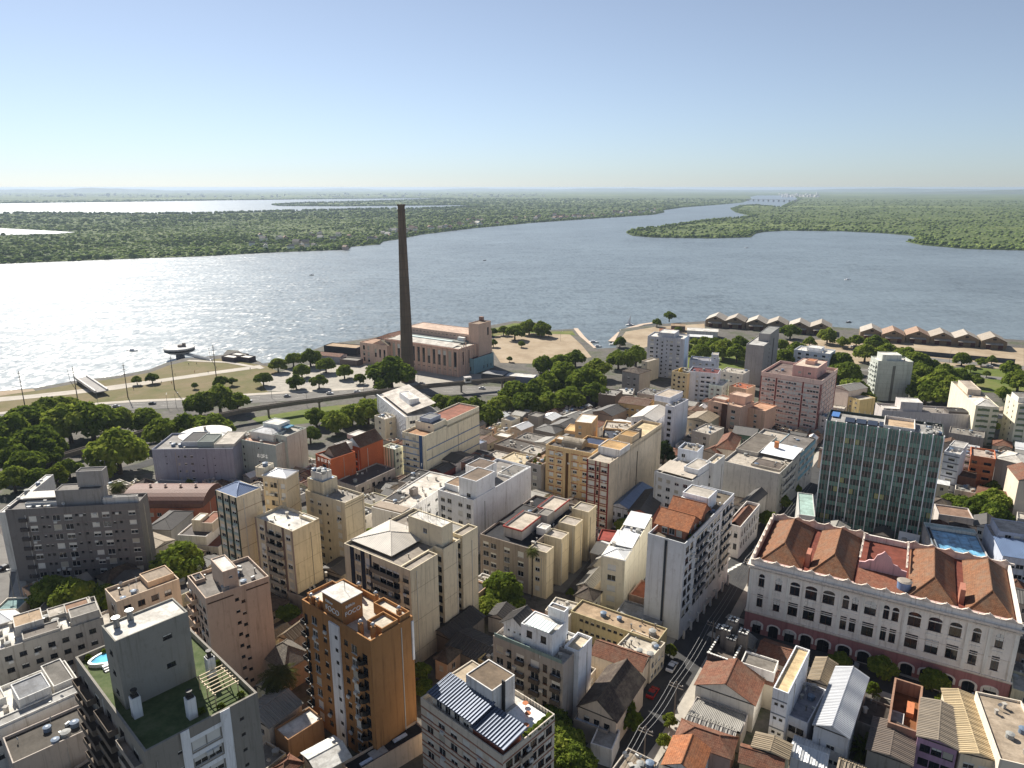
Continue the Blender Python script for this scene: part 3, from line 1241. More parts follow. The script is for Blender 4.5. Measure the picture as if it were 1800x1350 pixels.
def ribbon(name, px, width, mat, dz=0.09, off=0.0, th=0.0, step=5.0, world=None):
    pts = world or [atg(x, y) for x, y in px]
    pts = [Vector((p[0], p[1])) for p in pts]
    res = []
    for a, b in zip(pts[:-1], pts[1:]):
        n = max(1, int((b - a).length / step))
        res += [a + (b - a) * k / n for k in range(n)]
    res.append(pts[-1])
    mb = MB()
    sec = []
    for i, p in enumerate(res):
        t = (res[min(i + 1, len(res) - 1)] - res[max(i - 1, 0)]).normalized()
        n = Vector((-t.y, t.x))
        l, r = p + n * (off + width / 2), p + n * (off - width / 2)
        sec.append(((l.x, l.y, G(l.x, l.y) + dz), (r.x, r.y, G(r.x, r.y) + dz)))
    for (a, b), (c, d) in zip(sec[:-1], sec[1:]):
        mb.poly([a, b, d, c])
        if th:
            dn = lambda q: (q[0], q[1], q[2] - th)
            mb.poly([a, c, dn(c), dn(a)])
            mb.poly([d, b, dn(b), dn(d)])
    o = mb.build(name, mat)
    o['kind'] = 'structure'
    return res


patch('park_grass', [(-250, 702), (0, 692), (64, 687), (134, 674), (202, 666), (264, 655), (294, 643), (327, 635), (392, 630), (470, 644), (520, 668),
                     (470, 690), (330, 700), (170, 716), (0, 732), (-250, 760)], GRASS, 0.05)
patch('sand_bank', [(-250, 698), (0, 688), (58, 683.5), (62, 687), (0, 696), (-250, 708)], SAND, 0.09)
patch('sandy_parking', [(872, 588), (905, 582), (1000, 586), (1022, 606), (1040, 628), (960, 640), (880, 638), (862, 610)], SAND, 0.09)
patch('forecourt', [(455, 668), (520, 645), (640, 630), (700, 650), (880, 660), (885, 668), (690, 682), (600, 690), (470, 688)], PAVE, 0.09)
patch('lawn', [(440, 735), (560, 716), (640, 708), (700, 712), (620, 735), (470, 752)], GREEN, 0.05)
patch('lawn', [(90, 800), (260, 762), (300, 770), (190, 812), (110, 825)], GREEN, 0.05)
patch('quay_lawn', [(1230, 603), (1330, 598), (1340, 612), (1250, 622)], GREEN, 0.05)
patch('quay_apron', [(1360, 600), (1500, 595), (1800, 612), (1800, 650), (1600, 640), (1420, 640)], SAND, 0.05)
patch('lawn', [(1560, 655), (1700, 645), (1850, 655), (1850, 690), (1600, 690)], GREEN, 0.09)
patch('point_grass', [(858, 580), (905, 568), (949, 571), (966, 583), (1006, 582), (1012, 590), (1000, 588), (905, 585), (874, 590), (862, 592)], GREEN, 0.12)
patch('marina_yard', [(1090, 596), (1100, 583), (1150, 575), (1238, 569), (1240, 584), (1180, 596), (1130, 612)], SAND, 0.07)
patch('quay_garden', [(1170, 606), (1228, 604), (1252, 623), (1342, 613), (1385, 640), (1300, 660), (1200, 645)], GREEN, 0.07)
patch('playground', [(880, 712), (990, 700), (1010, 716), (900, 728)], SAND, 0.09)
ribbon('promenade', [(-150, 722), (0, 703), (130, 690), (205, 682), (290, 668), (380, 655), (460, 644)], 9, PATH, 0.12)
ribbon('footpath', [(-100, 708), (60, 695), (160, 684), (250, 672), (330, 664)], 4, PATH, 0.16)
ribbon('footpath', [(330, 634), (400, 637), (462, 648)], 4, PATH, 0.2)
road = [(-200, 770), (0, 735), (120, 722), (230, 713), (340, 708), (440, 701), (560, 694), (700, 687), (820, 686), (900, 688), (1000, 684)]
ribbon('avenue', road, 20, ASPHL, 0.13)
ribbon('avenue_median', [(-200, 762), (0, 727), (120, 714), (230, 706), (340, 701), (440, 694), (560, 687), (640, 683)], 5, PATH, 0.24, th=.12)
for off in (-3.4, 3.4):
    ln = [atg(x, y) for x, y in road]
    tot = 0
    for a, b in zip(ln[:-1], ln[1:]):
        d = (b - a)
        n = int(d.length / 12)
        for k in range(n):
            p, q = a + d * (k / n), a + d * ((k + .4) / n)
            ribbon('lane_mark', None, .18, PAINT, 0.17, off, world=[p, q])
ribbon('riverside_road', [(1560, 622), (1640, 632), (1720, 640), (1850, 650)], 12, ASPHL, 0.13)
ribbon('riverside_road', [(1500, 650), (1600, 655), (1720, 662), (1850, 674)], 9, ASPHL, 0.17)
main_st = [(1075, 1350), (1120, 1290), (1168, 1215), (1230, 1115), (1290, 1015), (1340, 945), (1400, 880), (1445, 828), (1475, 780), (1500, 740)]
MS = [atg(x, y) for x, y in main_st]
ribbon('street', None, 9, ASPH, 0.08, world=MS)
ribbon('sidewalk', None, 2.6, PAVE, 0.2, 5.8, th=.14, world=MS)
ribbon('sidewalk', None, 2.6, PAVE, 0.2, -5.8, th=.14, world=MS)
cross = [(1262, 1098), (1330, 1125), (1500, 1180), (1660, 1232), (1850, 1300)]
CS = [atg(x, y) for x, y in cross]
ribbon('street', None, 9, ASPH, 0.1, world=CS)
ribbon('sidewalk', None, 2.4, PAVE, 0.22, 5.6, th=.14, world=CS)
ribbon('sidewalk', None, 2.4, PAVE, 0.22, -5.6, th=.14, world=CS)
left_st = [(-60, 1130), (0, 1066), (22, 1020), (8, 975), (-60, 930)]
LS = [atg(x, y) for x, y in left_st]
ribbon('street', None, 11, ASPHL, 0.08, world=LS)
patch('street_corner', [(30, 1000), (46, 1010), (48, 1045), (25, 1062), (16, 1050), (26, 1025)], PAVE, 0.3, G(0, 150))
mid_st = [(980, 1040), (1010, 1005), (1050, 950), (1075, 905), (1110, 860)]
ribbon('alley', mid_st, 4, ASPHL, 0.1)
avl = [(60, 850), (150, 842), (250, 818), (330, 790)]
ribbon('street', avl, 8, ASPH, 0.1)
ribbon('street', [(1700, 1350), (1740, 1130), (1760, 1000), (1770, 930)], 8, ASPH, 0.14)
# zebra and hatching on the junction
for k in range(5):
    p = atg(1272 + 7 * k, 1008 - 7 * k + 3 * k)
    mk = MB()
    mk.box(-.25, -2.2, 0, .25, 2.2, .012)
    o = mk.build('road_marking', PAINT, None, (p.x, p.y, p.z + .11), rad(-62))
    o['kind'] = 'structure'

# the air over the plain
hz = MB()
hz.box(-FARW - 500, -320, -2.2, FARW + 500, FARW + 500, 136)
hm = bpy.data.materials.new('haze')
hm.use_nodes = True
for n in list(hm.node_tree.nodes):
    if n.type != 'OUTPUT_MATERIAL':
        hm.node_tree.nodes.remove(n)
pv = hm.node_tree.nodes.new('ShaderNodeVolumePrincipled')
pv.inputs['Color'].default_value = (0.50, 0.60, 0.76, 1)
pv.inputs['Density'].default_value = 4.8e-5
pv.inputs['Anisotropy'].default_value = 0.3
hm.node_tree.links.new(pv.outputs[0], [n for n in hm.node_tree.nodes if n.type == 'OUTPUT_MATERIAL'][0].inputs['Volume'])
haze = hz.build('haze', hm)
haze['kind'] = 'stuff'

# ------------------------------------------------------------------ trees
LEAF = leaf_mat('tree_leaf', [(0.1, (0.091, 0.137, 0.026)), (0.45, (0.165, 0.222, 0.037)), (0.8, (0.259, 0.310, 0.054)), (1.0, (0.350, 0.381, 0.074))], 0.5)
LEAFD = leaf_mat('conifer_leaf', [(0.1, (0.015, 0.028, 0.010)), (0.9, (0.035, 0.055, 0.018))], 0.15)
LEAFY = leaf_mat('bright_leaf', [(0.1, (0.075, 0.11, 0.014)), (0.5, (0.12, 0.16, 0.02)), (1.0, (0.20, 0.22, 0.035))], 0.4)
BARK = patch_mat('bark', [(0.3, (0.05, 0.04, 0.03)), (0.7, (0.12, 0.10, 0.08))], 1.5)


def leaf_quads(C, Rr, n, size, rs, up=0.35):
    d = rs.normal(size=(n, 3))
    d /= np.linalg.norm(d, axis=1)[:, None]
    d[:, 2] = np.where(d[:, 2] < -.35, -d[:, 2] * .6, d[:, 2])
    d /= np.linalg.norm(d, axis=1)[:, None]
    p = C + d * Rr * rs.uniform(.72, 1.12, (n, 1))
    nr = d + rs.normal(size=(n, 3)) * .55 + np.array([0, 0, up])
    nr /= np.linalg.norm(nr, axis=1)[:, None]
    a = np.cross(nr, rs.normal(size=(n, 3)))
    a /= np.linalg.norm(a, axis=1)[:, None] + 1e-9
    b = np.cross(nr, a)
    s = size * rs.uniform(.6, 1.3, (n, 1))
    q = np.stack([p - a * s - b * s * .45, p + a * s * .2 - b * s * .75, p + a * s + b * s * .45, p - a * s * .2 + b * s * .75], 1)
    return q


def crown_mesh(seed, nc, per, mat, flat=.62, size=.085, spread=1.0):
    rs = np.random.RandomState(seed)
    Q = []
    IV, IF = [], []
    k = 0
    for i in range(nc):
        az = i * 2.39996 + rs.uniform(-.3, .3)
        f = math.sqrt((i + .5) / nc)
        r = f * .72 * spread * rs.uniform(.85, 1.12)
        z = flat * (math.cos(f * 1.45) - .45) + rs.uniform(-.1, .1)
        if i % 4 == 3:
            z -= .22
        C = np.array([r * math.cos(az), r * math.sin(az), z])
        cr = rs.uniform(.2, .36)
        Q.append(leaf_quads(C, cr, per, size, rs))
        iv = ICO_V * (cr * .58) * rs.uniform(.8, 1.15, (12, 1)) + C
        IV.append(iv)
        IF.append(ICO_F + 12 * k)
        k += 1
    Q = np.concatenate(Q)
    V = np.concatenate([Q.reshape(-1, 3)] + IV)
    nq = len(Q)
    me = bpy.data.meshes.new('crown')
    F = [tuple(range(4 * i, 4 * i + 4)) for i in range(nq)] + [tuple(t) for t in (np.concatenate(IF) + 4 * nq)]
    me.from_pydata(V, [], F)
    me.materials.append(mat)
    return me


CROWNS = [crown_mesh(20 + i, 26 + 4 * (i % 3), 190, LEAF, [.42, .5, .6, .38, .52, .45, .62][i]) for i in range(7)]
BUSHY = [crown_mesh(60 + i, 14, 150, LEAFY, .8, .11) for i in range(3)]
DARKC = [crown_mesh(80 + i, 16, 130, LEAFD, .9, .08) for i in range(2)]


def trunk_mesh(seed):
    rs = random.Random(seed)
    mb = MB()
    n = 7

    def limb(p, q, r0, r1):
        p, q = Vector(p), Vector(q)
        d = (q - p).normalized()
        a = d.orthogonal().normalized()
        b = d.cross(a)
        for k in range(n):
            t0, t1 = 6.2832 * k / n, 6.2832 * (k + 1) / n
            e0, e1 = a * math.cos(t0) + b * math.sin(t0), a * math.cos(t1) + b * math.sin(t1)
            mb.poly([p + e0 * r0, p + e1 * r0, q + e1 * r1, q + e0 * r1])
    limb((0, 0, -.15), (.02, .01, .5), .085, .06)
    for k in range(5):
        a = k * 1.2566 + rs.uniform(-.3, .3)
        limb((.02, .01, .45 + .03 * k), (.42 * math.cos(a), .42 * math.sin(a), rs.uniform(.85, 1.05)), .05, .018)
    limb((.02, .01, .5), (0, 0, 1.05), .05, .015)
    return mb.mesh('trunk', [BARK], True)


TRUNKS = [trunk_mesh(i) for i in range(3)]
TCOUNT = [0]


TREES = []


def tree(px, py, rpx, label, group=None, kind='c', squash=1.0):
    """a tree whose crown centre is seen at (px, py) and whose crown is rpx survey pixels in radius"""
    i = TCOUNT[0]
    TCOUNT[0] += 1
    rs = random.Random(i * 7 + 3)
    zc = 6.0
    for _ in range(8):
        p = atg(px, py, zc)
        dist = math.sqrt(p.x ** 2 + p.y ** 2 + (CAMH - p.z - zc) ** 2)
        Rr = rpx * dist / FPX
        zc = (0.72 * Rr + 1.0) * squash
    root = empty('tree' if kind != 'b' else 'shrub', (p.x, p.y, p.z - .05), rs.uniform(0, 6.28))
    TREES.append((p.x, p.y, Rr))
    pool = {'c': CROWNS, 'b': BUSHY, 'd': DARKC}[kind]
    me = pool[i % len(pool)]
    put('crown', me, root, (0, 0, zc), 0, (Rr, Rr, Rr * rs.uniform(.92, 1.15)))
    put('trunk', TRUNKS[i % 3], root, (0, 0, 0), 0, (Rr * 1.1, Rr * 1.1, zc))
    tag(root, label, 'tree' if kind != 'b' else 'shrub', group)
    return root


def grove(where, pts, group, kind='c', noun='tree'):
    pts = sorted(pts)
    for i, t in enumerate(pts):
        o = ordinal(i, len(pts))
        tree(t[0], t[1], t[2], (noun + ' ' + where + (', ' + o if o else '')), group, kind, *(t[3:4]))


grove('with small round crown on the riverside grass', [(240, 667, 9), (267, 663, 11), (342, 677, 6), (387, 669, 13), (407, 669, 9)], 'small riverside park trees')
grove('with broad crown in the clump beside the avenue', [(350, 708, 27), (385, 700, 31), (415, 705, 25)], 'clump of trees by the avenue')
grove('in the wide belt left of the avenue', [(12, 760, 40), (45, 742, 36), (78, 724, 32), (112, 714, 26), (62, 776, 40), (120, 742, 42), (160, 735, 44), (205, 738, 30), (255, 736, 27), (288, 756, 34), (330, 752, 34), (372, 752, 36)], 'avenue tree belt')
grove('in the dark thicket below the elevated track', [(8, 800, 34), (45, 812, 30), (85, 800, 22), (22, 840, 26), (120, 822, 20), (65, 840, 22)], 'thicket by the track')
tree(205, 792, 48, 'large round tree on the lawn behind the grey slab block', None)
tree(98, 836, 21, 'bright yellow green round tree behind the grey slab block', None, 'b')
tree(82, 797, 22, 'low bright green spreading tree beside the elevated track', None, 'b', .6)
grove('in the grove left of the old power station', [(462, 664, 16), (488, 640, 16), (515, 630, 18), (545, 628, 20), (530, 650, 16), (572, 640, 18), (605, 652, 16), (520, 670, 16), (560, 669, 16), (632, 664, 12)], 'power station grove')
tree(688, 654, 44, 'large dark spreading fig tree at the foot of the tall chimney')
grove('in the belt behind the orange brick house', [(556, 732, 22), (590, 740, 28), (618, 726, 26), (646, 722, 32), (670, 712, 26), (545, 762, 20)], 'trees behind the brick house')
grove('in the belt behind the white truss building', [(775, 706, 22), (805, 710, 24), (832, 722, 30), (858, 728, 28)], 'trees behind the truss building')
grove('in the dense square right of the power station', [(880, 710, 26), (905, 690, 32), (940, 690, 34), (925, 706, 30), (968, 706, 30), (960, 676, 30), (1000, 698, 34), (990, 660, 36), (1030, 668, 40), (1048, 690, 28), (955, 640, 22), (985, 634, 22), (1012, 628, 20), (1050, 645, 26)], 'dense square trees')
grove('on the grassy point behind the sandy lot', [(866, 582, 10), (885, 580, 11), (905, 582, 19), (930, 574, 18), (952, 577, 18), (965, 586, 6)], 'trees on the river point')
grove('standing alone on the sandy lot', [(867, 602, 9), (917, 604, 7), (896, 630, 6)], 'trees on the sandy lot')
grove('in the row beside the marina ramp', [(1090, 600, 12), (1088, 630, 24), (1118, 626, 26)], 'marina trees')
grove('on the marina spit by the water', [(1155, 566, 9), (1177, 554, 12), (1192, 578, 7)], 'spit trees')
grove('in the park behind the tall grey tower', [(1232, 618, 20), (1255, 604, 18), (1272, 612, 24), (1296, 620, 22), (1300, 600, 16), (1240, 600, 14)], 'quay park trees')
grove('in the dark row before the quay sheds', [(1378, 628, 20), (1390, 580, 18), (1372, 605, 16), (1402, 612, 18), (1455, 590, 16), (1440, 616, 10)], 'trees before the sheds')
grove('in the wood behind the pale green tower block', [(1476, 634, 22), (1490, 655, 26), (1500, 684, 28), (1522, 618, 20), (1540, 604, 20), (1560, 618, 20), (1515, 700, 22), (1470, 655, 22), (1590, 626, 24), (1612, 634, 22)], 'wood by the pale green block')
grove('in the round clump beyond the long blank wall', [(1630, 690, 30), (1655, 676, 34), (1682, 690, 28), (1622, 652, 20), (1660, 656, 20), (1690, 660, 16)], 'clump beyond the blank wall')
grove('along the riverside road at the far right', [(1692, 630, 13), (1726, 635, 8), (1744, 632, 8), (1707, 646, 8), (1776, 646, 15), (1735, 656, 6), (1792, 668, 22)], 'riverside road trees')
grove('among the quay gardens behind the flats', [(1208, 612, 13), (1222, 600, 10), (1332, 597, 9), (1345, 632, 15), (1424, 600, 11), (1482, 600, 12), (1506, 597, 13), (1552, 642, 17), (1578, 652, 17), (1640, 642, 13), (1600, 668, 18), (1716, 668, 12), (1765, 690, 13)], 'quay garden trees')
tree(315, 984, 44, 'broad green tree between the grey slab block and the green banded tower')
grove('in the shaded yard under the grey slab block', [(88, 1036, 30), (130, 1042, 34), (185, 1046, 26)], 'yard trees')
grove('beside the mustard brown tower', [(505, 1076, 20), (738, 1178, 20), (744, 1206, 18)], 'trees by the brown tower')
grove('in the garden behind the white stepped house', [(884, 1032, 36), (860, 1062, 24), (905, 1060, 20)], 'garden trees')
tree(1003, 1040, 8, 'small bright bush in the narrow back yard', None, 'b')
tree(1096, 922, 17, 'small dark tree before the red framed apartment block')
tree(1166, 796, 24, 'tall dark conifer beside the stained blank wall', None, 'd', 1.25)
grove('in the tall mass beside the corrugated roof block', [(942, 1238, 26), (972, 1266, 32), (990, 1300, 36), (1012, 1330, 34), (960, 1320, 30)], 'trees by the corrugated roof block')
tree(1105, 1258, 26, 'yellow green leafy tree at the kerb of the shaded street', None, 'b')
tree(1178, 1142, 13, 'small yellow green street tree by the olive long house', None, 'b')
tree(1178, 1264, 13, 'thin yellow green tree on the pavement across the street', None, 'b')
tree(1168, 1300, 14, 'low scrubby tree at the kerb beside the tiled houses', None, 'b')
grove('in the side street beyond the old corner house', [(1352, 912, 18), (1376, 880, 16), (1396, 856, 14)], 'side street trees')
grove('in the deep shade before the institute facade', [(1400, 1158, 20), (1478, 1160, 18), (1550, 1170, 24), (1642, 1192, 22)], 'trees before the institute')
grove('in the yards right of the glass tower', [(1690, 884, 20), (1722, 890, 22), (1748, 880, 26), (1752, 902, 22), (1668, 876, 12)], 'yard trees by the glass tower')
grove('by the kerb of the cross street', [(1536, 1210, 13), (1662, 1232, 15), (1788, 1248, 12)], 'kerb trees', 'b')
tree(1744, 860, 16, 'bright green shrub in the yard below the orange house', None, 'b', .7)
tree(1740, 745, 14, 'small green tree between the two green banded blocks', None)
tree(150, 1336, 15, 'dark shrubby tree at the foot of the rooftop pool block', None)
tree(335, 853, 13, 'bright shrub before the blue grey block', None, 'b')
tree(650, 935, 12, 'narrow green tree in the gap beside the cream tower', None)
tree(910, 742, 8, 'small round green bush by the low roofs', None, 'b')

# ------------------------------------------------------------------ buildings of the city
WHITE, OFFW, CREAM, BEIGE, PINKB = (222, 221, 217), (206, 203, 195), (205, 190, 158), (196, 172, 144), (203, 168, 145)
CONC, GREY, DGREY, BLUEG, LGREY = (166, 160, 150), (146, 145, 144), (112, 108, 106), (150, 154, 168), (182, 180, 176)
R_LT, R_WH, R_GR, R_DK, R_TAN, R_BL = (188, 180, 168), (226, 222, 214), (136, 131, 124), (66, 64, 64), (176, 152, 124), (40, 41, 46)
CORR_G = ribbed_mat((150, 146, 138), .34, .4)
CORR_B = ribbed_mat((156, 140, 116), .34, .5)
CORR_W = ribbed_mat((222, 222, 220), .4, .22, .45)
CORR_BL = ribbed_mat((120, 140, 172), .45, .3, .35, .3)
CORR_DK = ribbed_mat((84, 80, 76), .34, .5)
TILE_R = tile_mat((138, 86, 62))
TILE_O = tile_mat((186, 112, 68), .35)
TILE_B = tile_mat((112, 76, 56), .6)
TILE_D = tile_mat((78, 62, 52), .6)
BRICK = brick_mat((188, 98, 56))


def bld(label, L, R_, D, h, wall, roof, A=(), B=(), C=(), cl=0, par=.8, name='apartment_building', cat='building', ang=None, group=None, E=()):
    b = Bld(label, L, R_, D, h, name, cat, ang, group)
    b.body(wall, roof, A=A, B=B, C=C, E=E, par=par)
    if cl:
        b.clutter(cl, z=-par if par else .16)
    return b


def house(label, L, R_, D, h, wall, roofmat, kind='gable', axis='u', rise=1.8, A=(), B=(), C=(), cl=0, ang=None, name='house', cat='house', group=None):
    b = Bld(label, L, R_, D, h, name, cat, ang, group)
    if kind == 'flat':
        b.body(wall, roofmat, A=A, B=B, C=C, par=.5)
    elif kind == 'gable':
        b.box(0, 0, 1, 1, 0, b.h, wall, (90, 86, 80), A=A, B=B, C=C, par=0)
        b.gable(0, 0, 1, 1, .17, rise, axis, roofmat, wall)
    elif kind == 'hip':
        b.box(0, 0, 1, 1, 0, b.h, wall, (90, 86, 80), A=A, B=B, C=C, par=0)
        b.hip(0, 0, 1, 1, .2, rise, roofmat)
    elif kind == 'shed':
        b.body(wall, (90, 86, 80), A=A, B=B, C=C, par=.6)
        b.shed(.02, .02, .98, .98, -.45 + (rise if axis[0] != 'r' else 0), -.45 + (rise if axis[0] == 'r' else 0), roofmat, ov=0, axis=axis[-1])
    if cl:
        b.clutter(cl, z=-.5 if kind in ('flat',) else .4)
    return b


# ---- left foreground: block with roof terrace, pool and lift tower
TURF = patch_mat('roof_turf', [(0.3, (0.05, 0.072, 0.028)), (0.5, (0.085, 0.112, 0.048)), (0.72, (0.13, 0.14, 0.075))], .5)
b = Bld('tall taupe block with artificial turf roof terrace, small pool and lift tower', (139, 1152), (254, 1322), (449, 1214), 36)
b.box(0, 0, 1, 1, 0, b.h, (134, 128, 118), TURF, par=1.1, pt=.35,
      A=[W(11, 5, 1.9, 1.6, .05, .95, 2.2, 2.95, 'dmix'), BAL(11, .05, .3, 1.4, 3.9, 2.95, (104, 92, 80)), BAL(11, .4, .62, 1.4, 3.9, 2.95, (104, 92, 80)), BAL(11, .7, .95, 1.2, 3.9, 2.95, (150, 140, 128))],
      B=[STRIP(.29, .365, (222, 222, 222)), STRIP(.64, .73, (222, 222, 222)), BAND(11, (222, 222, 222), 2.5, 2.95, .75, .06, .365, .64), W(11, 1, 1.9, 1.5, .37, .5, 2.6, 2.95, 'white'), W(11, 1, 1.9, 1.5, .5, .63, 2.6, 2.95, 'white'),
         W(11, 1, .7, .6, .22, .32, 2.9, 2.95, 'dglass'), W(11, 1, .7, .6, .76, .9, 2.9, 2.95, 'dglass'), AC(5, .4, .6)])
b.ph(.41, .10, .60, .74, 12.4, (142, 138, 128), R_WH, z=-1.1, par=.3, A=[W(3, 1, 1.3, .8, .3, .7, 3, 3.6, 'dglass')], B=[W(3, 1, 1.4, .8, .55, .8, 2.5, 5.2, 'dglass')])
for u, v in ((.46, .2), (.44, .33)):
    mb = MB(); mb.cyl(0, 0, 0, 1.5, .5, .38, 12); mb.cyl(0, 0, 1.5, 1.7, .65, .65, 12)
    mb.build('roof_fan', plain((120, 122, 124), .4, .5), b.root, (u * b.W, v * b.D, b.h + 11.0))
for u, v in ((.683, .143), (.888, .476), (.648, .85)):
    mb = MB(); mb.box(-.65, -.65, 0, .65, .65, 3.6); mb.box(-.5, -.5, 3.6, .5, .5, 3.9, 1); mb.cyl(0, 0, 3.9, 4.6, .34, .34, 10, 1); mb.cyl(0, 0, 4.6, 4.8, .5, .5, 10, 1)
    mb.build('chimney', [wall_mat((214, 214, 212)), plain((52, 50, 48), .6)], b.root, (u * b.W, v * b.D, b.h - 1.1))
POOLW = glass_mat((92, 176, 208), .05)
mb = MB()
out = [(2.6 * math.cos(6.283 * k / 20) * (1 + .15 * math.cos(12.566 * k / 20)), 1.7 * math.sin(6.283 * k / 20), 0) for k in range(20)]
rim = [(x * 1.16, y * 1.2, 0) for x, y, _ in out]
for k in range(20):
    j = (k + 1) % 20
    mb.poly([(*rim[k][:2], 0), (*rim[j][:2], 0), (*rim[j][:2], .7), (*rim[k][:2], .7)])
    mb.poly([(*rim[k][:2], .7), (*rim[j][:2], .7), (*out[j][:2], .7), (*out[k][:2], .7)])
    mb.poly([(*out[k][:2], .7), (*out[j][:2], .7), (*out[j][:2], .3), (*out[k][:2], .3)])
pl = mb.build('pool', plain((226, 224, 218), .5), b.root, (.105 * b.W, .26 * b.D, b.h - 1.1), rad(80))
mb = MB(); mb.poly([(x, y, .55) for x, y, _ in out]); mb.build('pool_water', POOLW, pl)
for k in range(3):
    mb = MB(); mb.box(-.3, -.9, 0, .3, .9, .22 * (k + 1)); mb.build('pool_step', plain((230, 228, 222), .5), b.root, (.105 * b.W + 3.1 - .45 * k, .2 * b.D, b.h - 1.1), rad(0))
pg = MB()
for k in range(7):
    pg.box(.2 + k * .95, 0, 2.4, .34 + k * .95, 4.4, 2.55)
for y in (.3, 4.0):
    pg.box(0, y, 2.25, 6.4, y + .14, 2.4)
    for x in (.2, 3.1, 6.1):
        pg.box(x, y, 0, x + .14, y + .14, 2.25)
pg.build('pergola', plain((196, 176, 140), .6), b.root, (.71 * b.W, .66 * b.D, b.h - 1.1))
for u, v in ((.03, .1), (.05, .34), (.9, .55), (.93, .9), (.6, .95), (.5, .96), (.94, .7), (.04, .24)):
    put('planter_shrub', BUSHY[int(u * 10) % 3], b.root, (u * b.W, v * b.D, b.h - .5), u * 9, (.75, .75, .75))

b = bld('low weathered concrete block with flat pale roof at the left edge', (-64, 1116), (-24, 1150), (186, 1098), 15, wall_mat(CONC, .65), R_WH, B=[W(4, 7, 1.2, 1.0, .1, .95, 2.2, 3.1, 'dglass')], cl=5)
b.ph(.1, .25, .6, .5, 2.6, (196, 190, 180), R_TAN); b.ph(.2, .7, .6, .92, 2.2, CONC, (150, 116, 92)); b.ph(.62, .3, .98, .62, 1.4, CONC, (120, 112, 104)); b.ph(.55, .72, .95, .98, 2.8, (176, 170, 160), R_GR, A=[W(1, 3, 1, 1)]); b.ph(.02, .55, .4, .95, 1.2, (170, 164, 154), R_LT); b.clutter(10)
b = bld('white low house with boxed roof stair below the weathered concrete block', (-88, 1243), (-40, 1300), (157, 1222), 11, OFFW, R_WH, B=[W(2, 8, 1.0, 1.0, .1, .95, 2.5, 3, 'dglass')], cl=3)
b.ph(.3, .42, .75, .72, 3.0, (205, 203, 198), (140, 142, 146)); b.ph(.05, .1, .4, .35, 1.6, OFFW, R_LT); b.ph(.78, .05, .98, .95, 1.3, OFFW, (170, 168, 164)); b.ph(.05, .75, .7, .95, 2.2, (200, 196, 188), (120, 116, 110), A=[W(1, 4, 1, 1)]); b.clutter(8)
b = bld('dark tar roofed building with white parapet at lower left', (6, 1296), (22, 1342), (163, 1277), 10.5, (176, 164, 152), (84, 78, 70), cl=4, par=.6)
b = bld('small peach block with stepped flat roofs behind the lift tower', (175, 1038), (204, 1058), (318, 1020), 19, (204, 180, 152), (158, 142, 124), A=[W(5, 1, 1.5, 1.5, .3, .8, 2, 3, 'brown')], B=[W(5, 4, 1.4, 1.3, .05, .9, 2, 3, 'brown')], cl=4)
b.ph(.0, .55, .7, .98, 1.5, (206, 174, 138), (150, 134, 116)); b.item(ANT_ME, .6, .4)
b = bld('tan apartment tower with white roof box, behind the mustard brown tower', (312, 1018), (361, 1052), (479, 1019), 27, (188, 164, 142), (128, 122, 116),
        A=[W(8, 4, 1.6, 1.5, .08, .95, 2.6, 3, 'dmix'), BAL(8, .1, .45, 1.2, 4.4, 3, (190, 160, 132)), AC(4)],
        B=[W(8, 1, .9, .7, .43, .5, 2.6, 3, 'dglass'), W(8, 1, .9, .7, .52, .6, 3.6, 3, 'dglass'), BAND(1, (70, 55, 45), 1.7, 3, .3, .05, .02, .42), BAND(1, (70, 55, 45), 1.7, 3, .3, .05, .62, .98)], cl=10)  # dark window columns on the side stand in for an unbuilt, shaded light well
b.ph(.28, .32, .9, .55, 5.0, (190, 166, 144), R_WH, B=[W(1, 1, .8, .6, .4, .6, 1.5)]); b.ph(.02, .05, .3, .2, .9, (190, 166, 144), R_DK)

